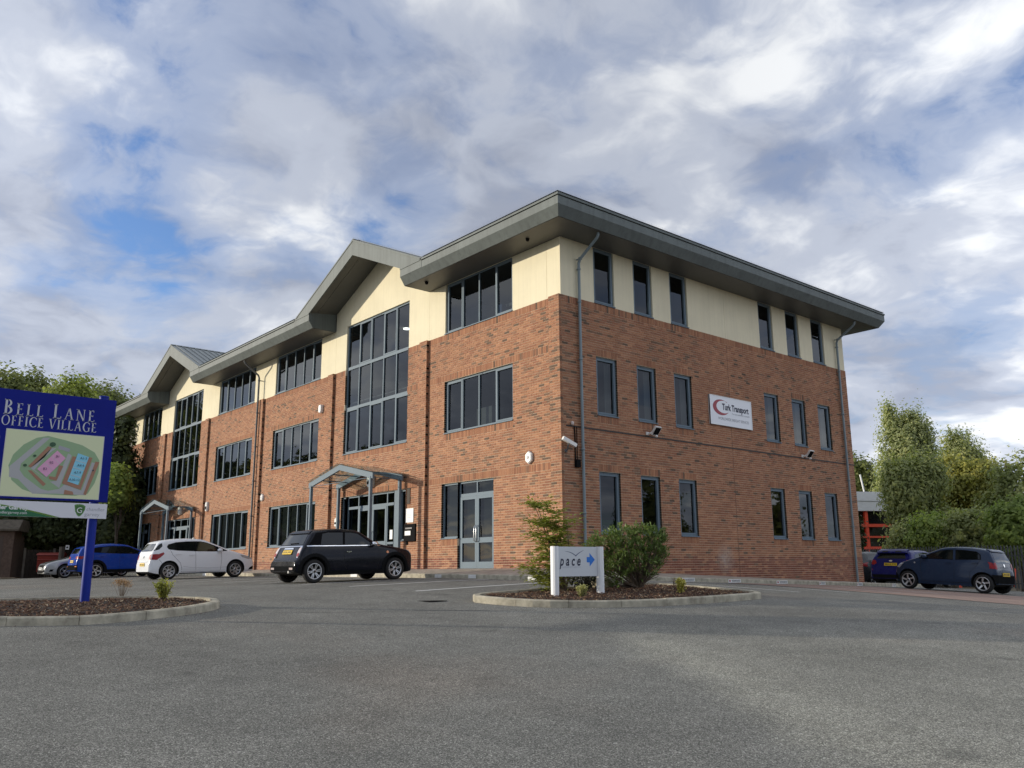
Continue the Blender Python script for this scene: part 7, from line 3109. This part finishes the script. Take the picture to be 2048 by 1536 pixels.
b0 = Vector((mx_, my_, bed_z(mx_, my_)))
mh_ = thing('mahonia_shrub', tuple(b0), 'tall fern leaved shrub with yellowing fronds left of the small white sign', 'shrub')
tips = [iat(1066, 1012, b0), iat(1082, 1018, b0), iat(1096, 1040, b0), iat(1122, 1045, b0), iat(1062, 1050, b0), iat(1072, 1015, b0), iat(1106, 1028, b0), iat(1118, 1060, b0), iat(1070, 1075, b0), iat(1088, 1120, b0), iat(1062, 1135, b0), iat(1112, 1090, b0), iat(1098, 1055, b0), iat(1078, 1165, b0), iat(1090, 1150, b0)]
tips = [Vector(q) + Vector((rnd.uniform(-.15, .15), rnd.uniform(-.15, .15), 0)) for q in tips]
mb = MB()
stems(mb, b0, tips, .020, .10)
mb.build('stems', M_STEM, mh_)
LV = []
for q in tips:
    for lv, k in enumerate((1.0, .82, .62, .44)):
        c = np.array(b0.lerp(q, k))
        if k < .6 and rng.random() < .5:
            continue
        nf = 9 if lv == 0 else 6
        for j in range(nf):
            a = 2 * math.pi * (j + rng.random() * .6) / nf
            el = rng.uniform(.05, .75) if lv == 0 else rng.uniform(-.15, .45)
            ln = rng.uniform(.24, .40)
            d = np.array([math.cos(a) * math.cos(el), math.sin(a) * math.cos(el), math.sin(el)]) * ln
            pinnate(LV, c, c + d, 5, .15, rng)
link('foliage', blade_mesh('foliage', LV, L_MAH, rng), mh_)

# dense evergreen bush with pale bare branches
bx, by = 5.25, -3.0
b1 = Vector((bx, by, bed_z(bx, by)))
sh_ = thing('evergreen_shrub', tuple(b1), 'rounded dense evergreen bush with bare pale branches right of the sign', 'shrub')
masses = [(1215, 1085, 32, 26), (1250, 1075, 40, 28), (1290, 1085, 38, 32), (1310, 1105, 26, 30), (1200, 1115, 24, 30), (1235, 1130, 44, 40), (1285, 1125, 40, 34), (1255, 1105, 50, 34), (1215, 1150, 26, 26), (1312, 1072, 20, 20), (1226, 1072, 14, 10), (1282, 1062, 22, 12), (1186, 1092, 16, 18), (1326, 1092, 14, 22), (1302, 1058, 14, 10), (1180, 1120, 10, 22), (1320, 1125, 16, 14)]
kk = (b1 - CAM).dot(_fw) / FPX
tips = []
LV = []
for x, y, rx, ry in masses:
    c = np.array(iat(x, y, b1))
    for _ in range(int(rx * ry / 17)):
        v = rng.normal(size=3)
        v /= np.linalg.norm(v)
        k = .45 + .55 * rng.random() ** .6
        p = c + v * np.array([rx * kk, rx * kk, ry * kk]) * k
        if rng.random() < .30:
            tips.append(Vector(p))
        out = p - np.array(b1)
        out /= np.linalg.norm(out)
        for j in range(9):
            d = out * .9 + rng.normal(size=3) * .55
            LV.append((p + rng.normal(size=3) * .025, d, rng.uniform(.07, .125)))
link('foliage', blade_mesh('foliage', LV, L_SHR, rng, .30), sh_)
mb = MB()
rn_ = random.Random(5)
stems(mb, b1, tips[::2], .015, .12, rn_, 5)
for px, py in ((1330, 1140), (1318, 1152), (1298, 1165), (1335, 1120), (1270, 1170), (1190, 1160), (1310, 1140), (1326, 1130)):
    stems(mb, b1, [iat(px, py, b1)], .014, .08, rn_, 5)
mb.build('branches', M_STEM, sh_)
# a low dark shrub under the sign panel
b2 = Vector((5.0, -4.3, bed_z(5.0, -4.3)))
ds = thing('dark_shrub', tuple(b2), 'low dark leaved shrub showing beneath the small white sign panel', 'shrub')
LV = []
tips = []
for _ in range(130):
    v = rng.normal(size=3)
    v /= np.linalg.norm(v)
    p = np.array(b2) + np.array([0, 0, .26]) + v * np.array([.36, .42, .24]) * (.4 + .6 * rng.random())
    tips.append(Vector(p))
    for j in range(9):
        LV.append((p + rng.normal(size=3) * .025, v + rng.normal(size=3) * .6, rng.uniform(.05, .08)))
link('foliage', blade_mesh('foliage', LV, leaf_mat('leaf_dark_shrub', (.030, .036, .020), trans=.1), rng, .4), ds)
mb = MB()
stems(mb, b2, tips[::4], .010, .06, rn_)
mb.build('stems', M_STEMD, ds)


def small_plant(name, px, py, top, width_px, mt, label, n, cat='plant', dry=False, leaf=.045, ref=None):
    g = hit(px, py, .09)
    b = Vector((g.x, g.y, bed_z(g.x, g.y)))
    t = thing(name, tuple(b), label, cat)
    k = (b - CAM).dot(_fw) / FPX
    hgt = (py - top) * k
    tips, LV = [], []
    for _ in range(n):
        a = rng.uniform(0, 2 * math.pi)
        r_ = width_px * k / 2 * math.sqrt(rng.random())
        h_ = hgt * rng.uniform(.72, 1.0) * (1 - .15 * (r_ / (width_px * k / 2)) ** 2)
        q = Vector((b.x + r_ * math.cos(a), b.y + r_ * math.sin(a), b.z + h_))
        tips.append(q)
        if dry:
            for j in range(34):
                p = np.array(q) + rng.normal(size=3) * np.array([.03, .03, .018])
                LV.append((p, rng.normal(size=3) + np.array([0, 0, .4]), rng.uniform(.014, .024)))
        else:
            m = 10
            for j in range(m):
                kx = .25 + .75 * (j + rng.random()) / m
                c = np.array(b.lerp(q, kx))
                for _2 in range(3):
                    d = rng.normal(size=3) + np.array([0, 0, .5])
                    LV.append((c + rng.normal(size=3) * .012, d, leaf * rng.uniform(.6, 1.1)))
    link('flower_heads' if dry else 'foliage', blade_mesh('foliage', LV, mt, rng, .9 if dry else .5), t)
    mb = MB()
    stems(mb, b, tips, .004 if dry else .006, .02, rn_)
    mb.build('stems', M_STEM if dry else M_STEMD, t)


small_plant('dry_hydrangea', 243, 1193, 1147, 34, L_DRY, 'dry brown flower heads on bare stems in the left island', 26, 'plant', True)
small_plant('small_shrub', 326, 1203, 1158, 38, leaf_mat('leaf_spotted', (.42, .43, .11)), 'small yellow green shrub near the rounded tip of the left island', 24, leaf=.06)
small_plant('small_shrub', 1164, 1196, 1170, 30, leaf_mat('leaf_edged', (.42, .42, .20)), 'small pale edged shrub in front of the white sign posts', 34, leaf=.042)
small_plant('small_shrub', 1362, 1187, 1156, 22, L_VAR, 'bright yellow leaved little plant at the right of the island', 34, leaf=.055)
small_plant('small_shrub', 1349, 1181, 1152, 8, L_DRY, 'thin dry twigs beside the bright yellow little plant', 5, leaf=.02)
# pale stone lying in the bed
st_ = Vector((4.75, -3.55, bed_z(4.75, -3.55)))
bm = bmesh.new()
bmesh.ops.create_icosphere(bm, subdivisions=3, radius=1)
for v in bm.verts:
    k = 1 + .25 * noise.noise(v.co * 1.7)
    v.co = Vector((v.co.x * .20 * k, v.co.y * .26 * k, v.co.z * .15 * k)) + st_ + Vector((0, 0, .05))
me = bpy.data.meshes.new('boulder')
bm.to_mesh(me)
bm.free()
me.materials.append(mat('boulder_stone', (.34, .29, .19), .95, var=.2, vscale=8, bump=.5, bscale=30))
link('boulder', me, None, label='pale yellow boulder lying in the bed behind the white sign', cat='boulder')
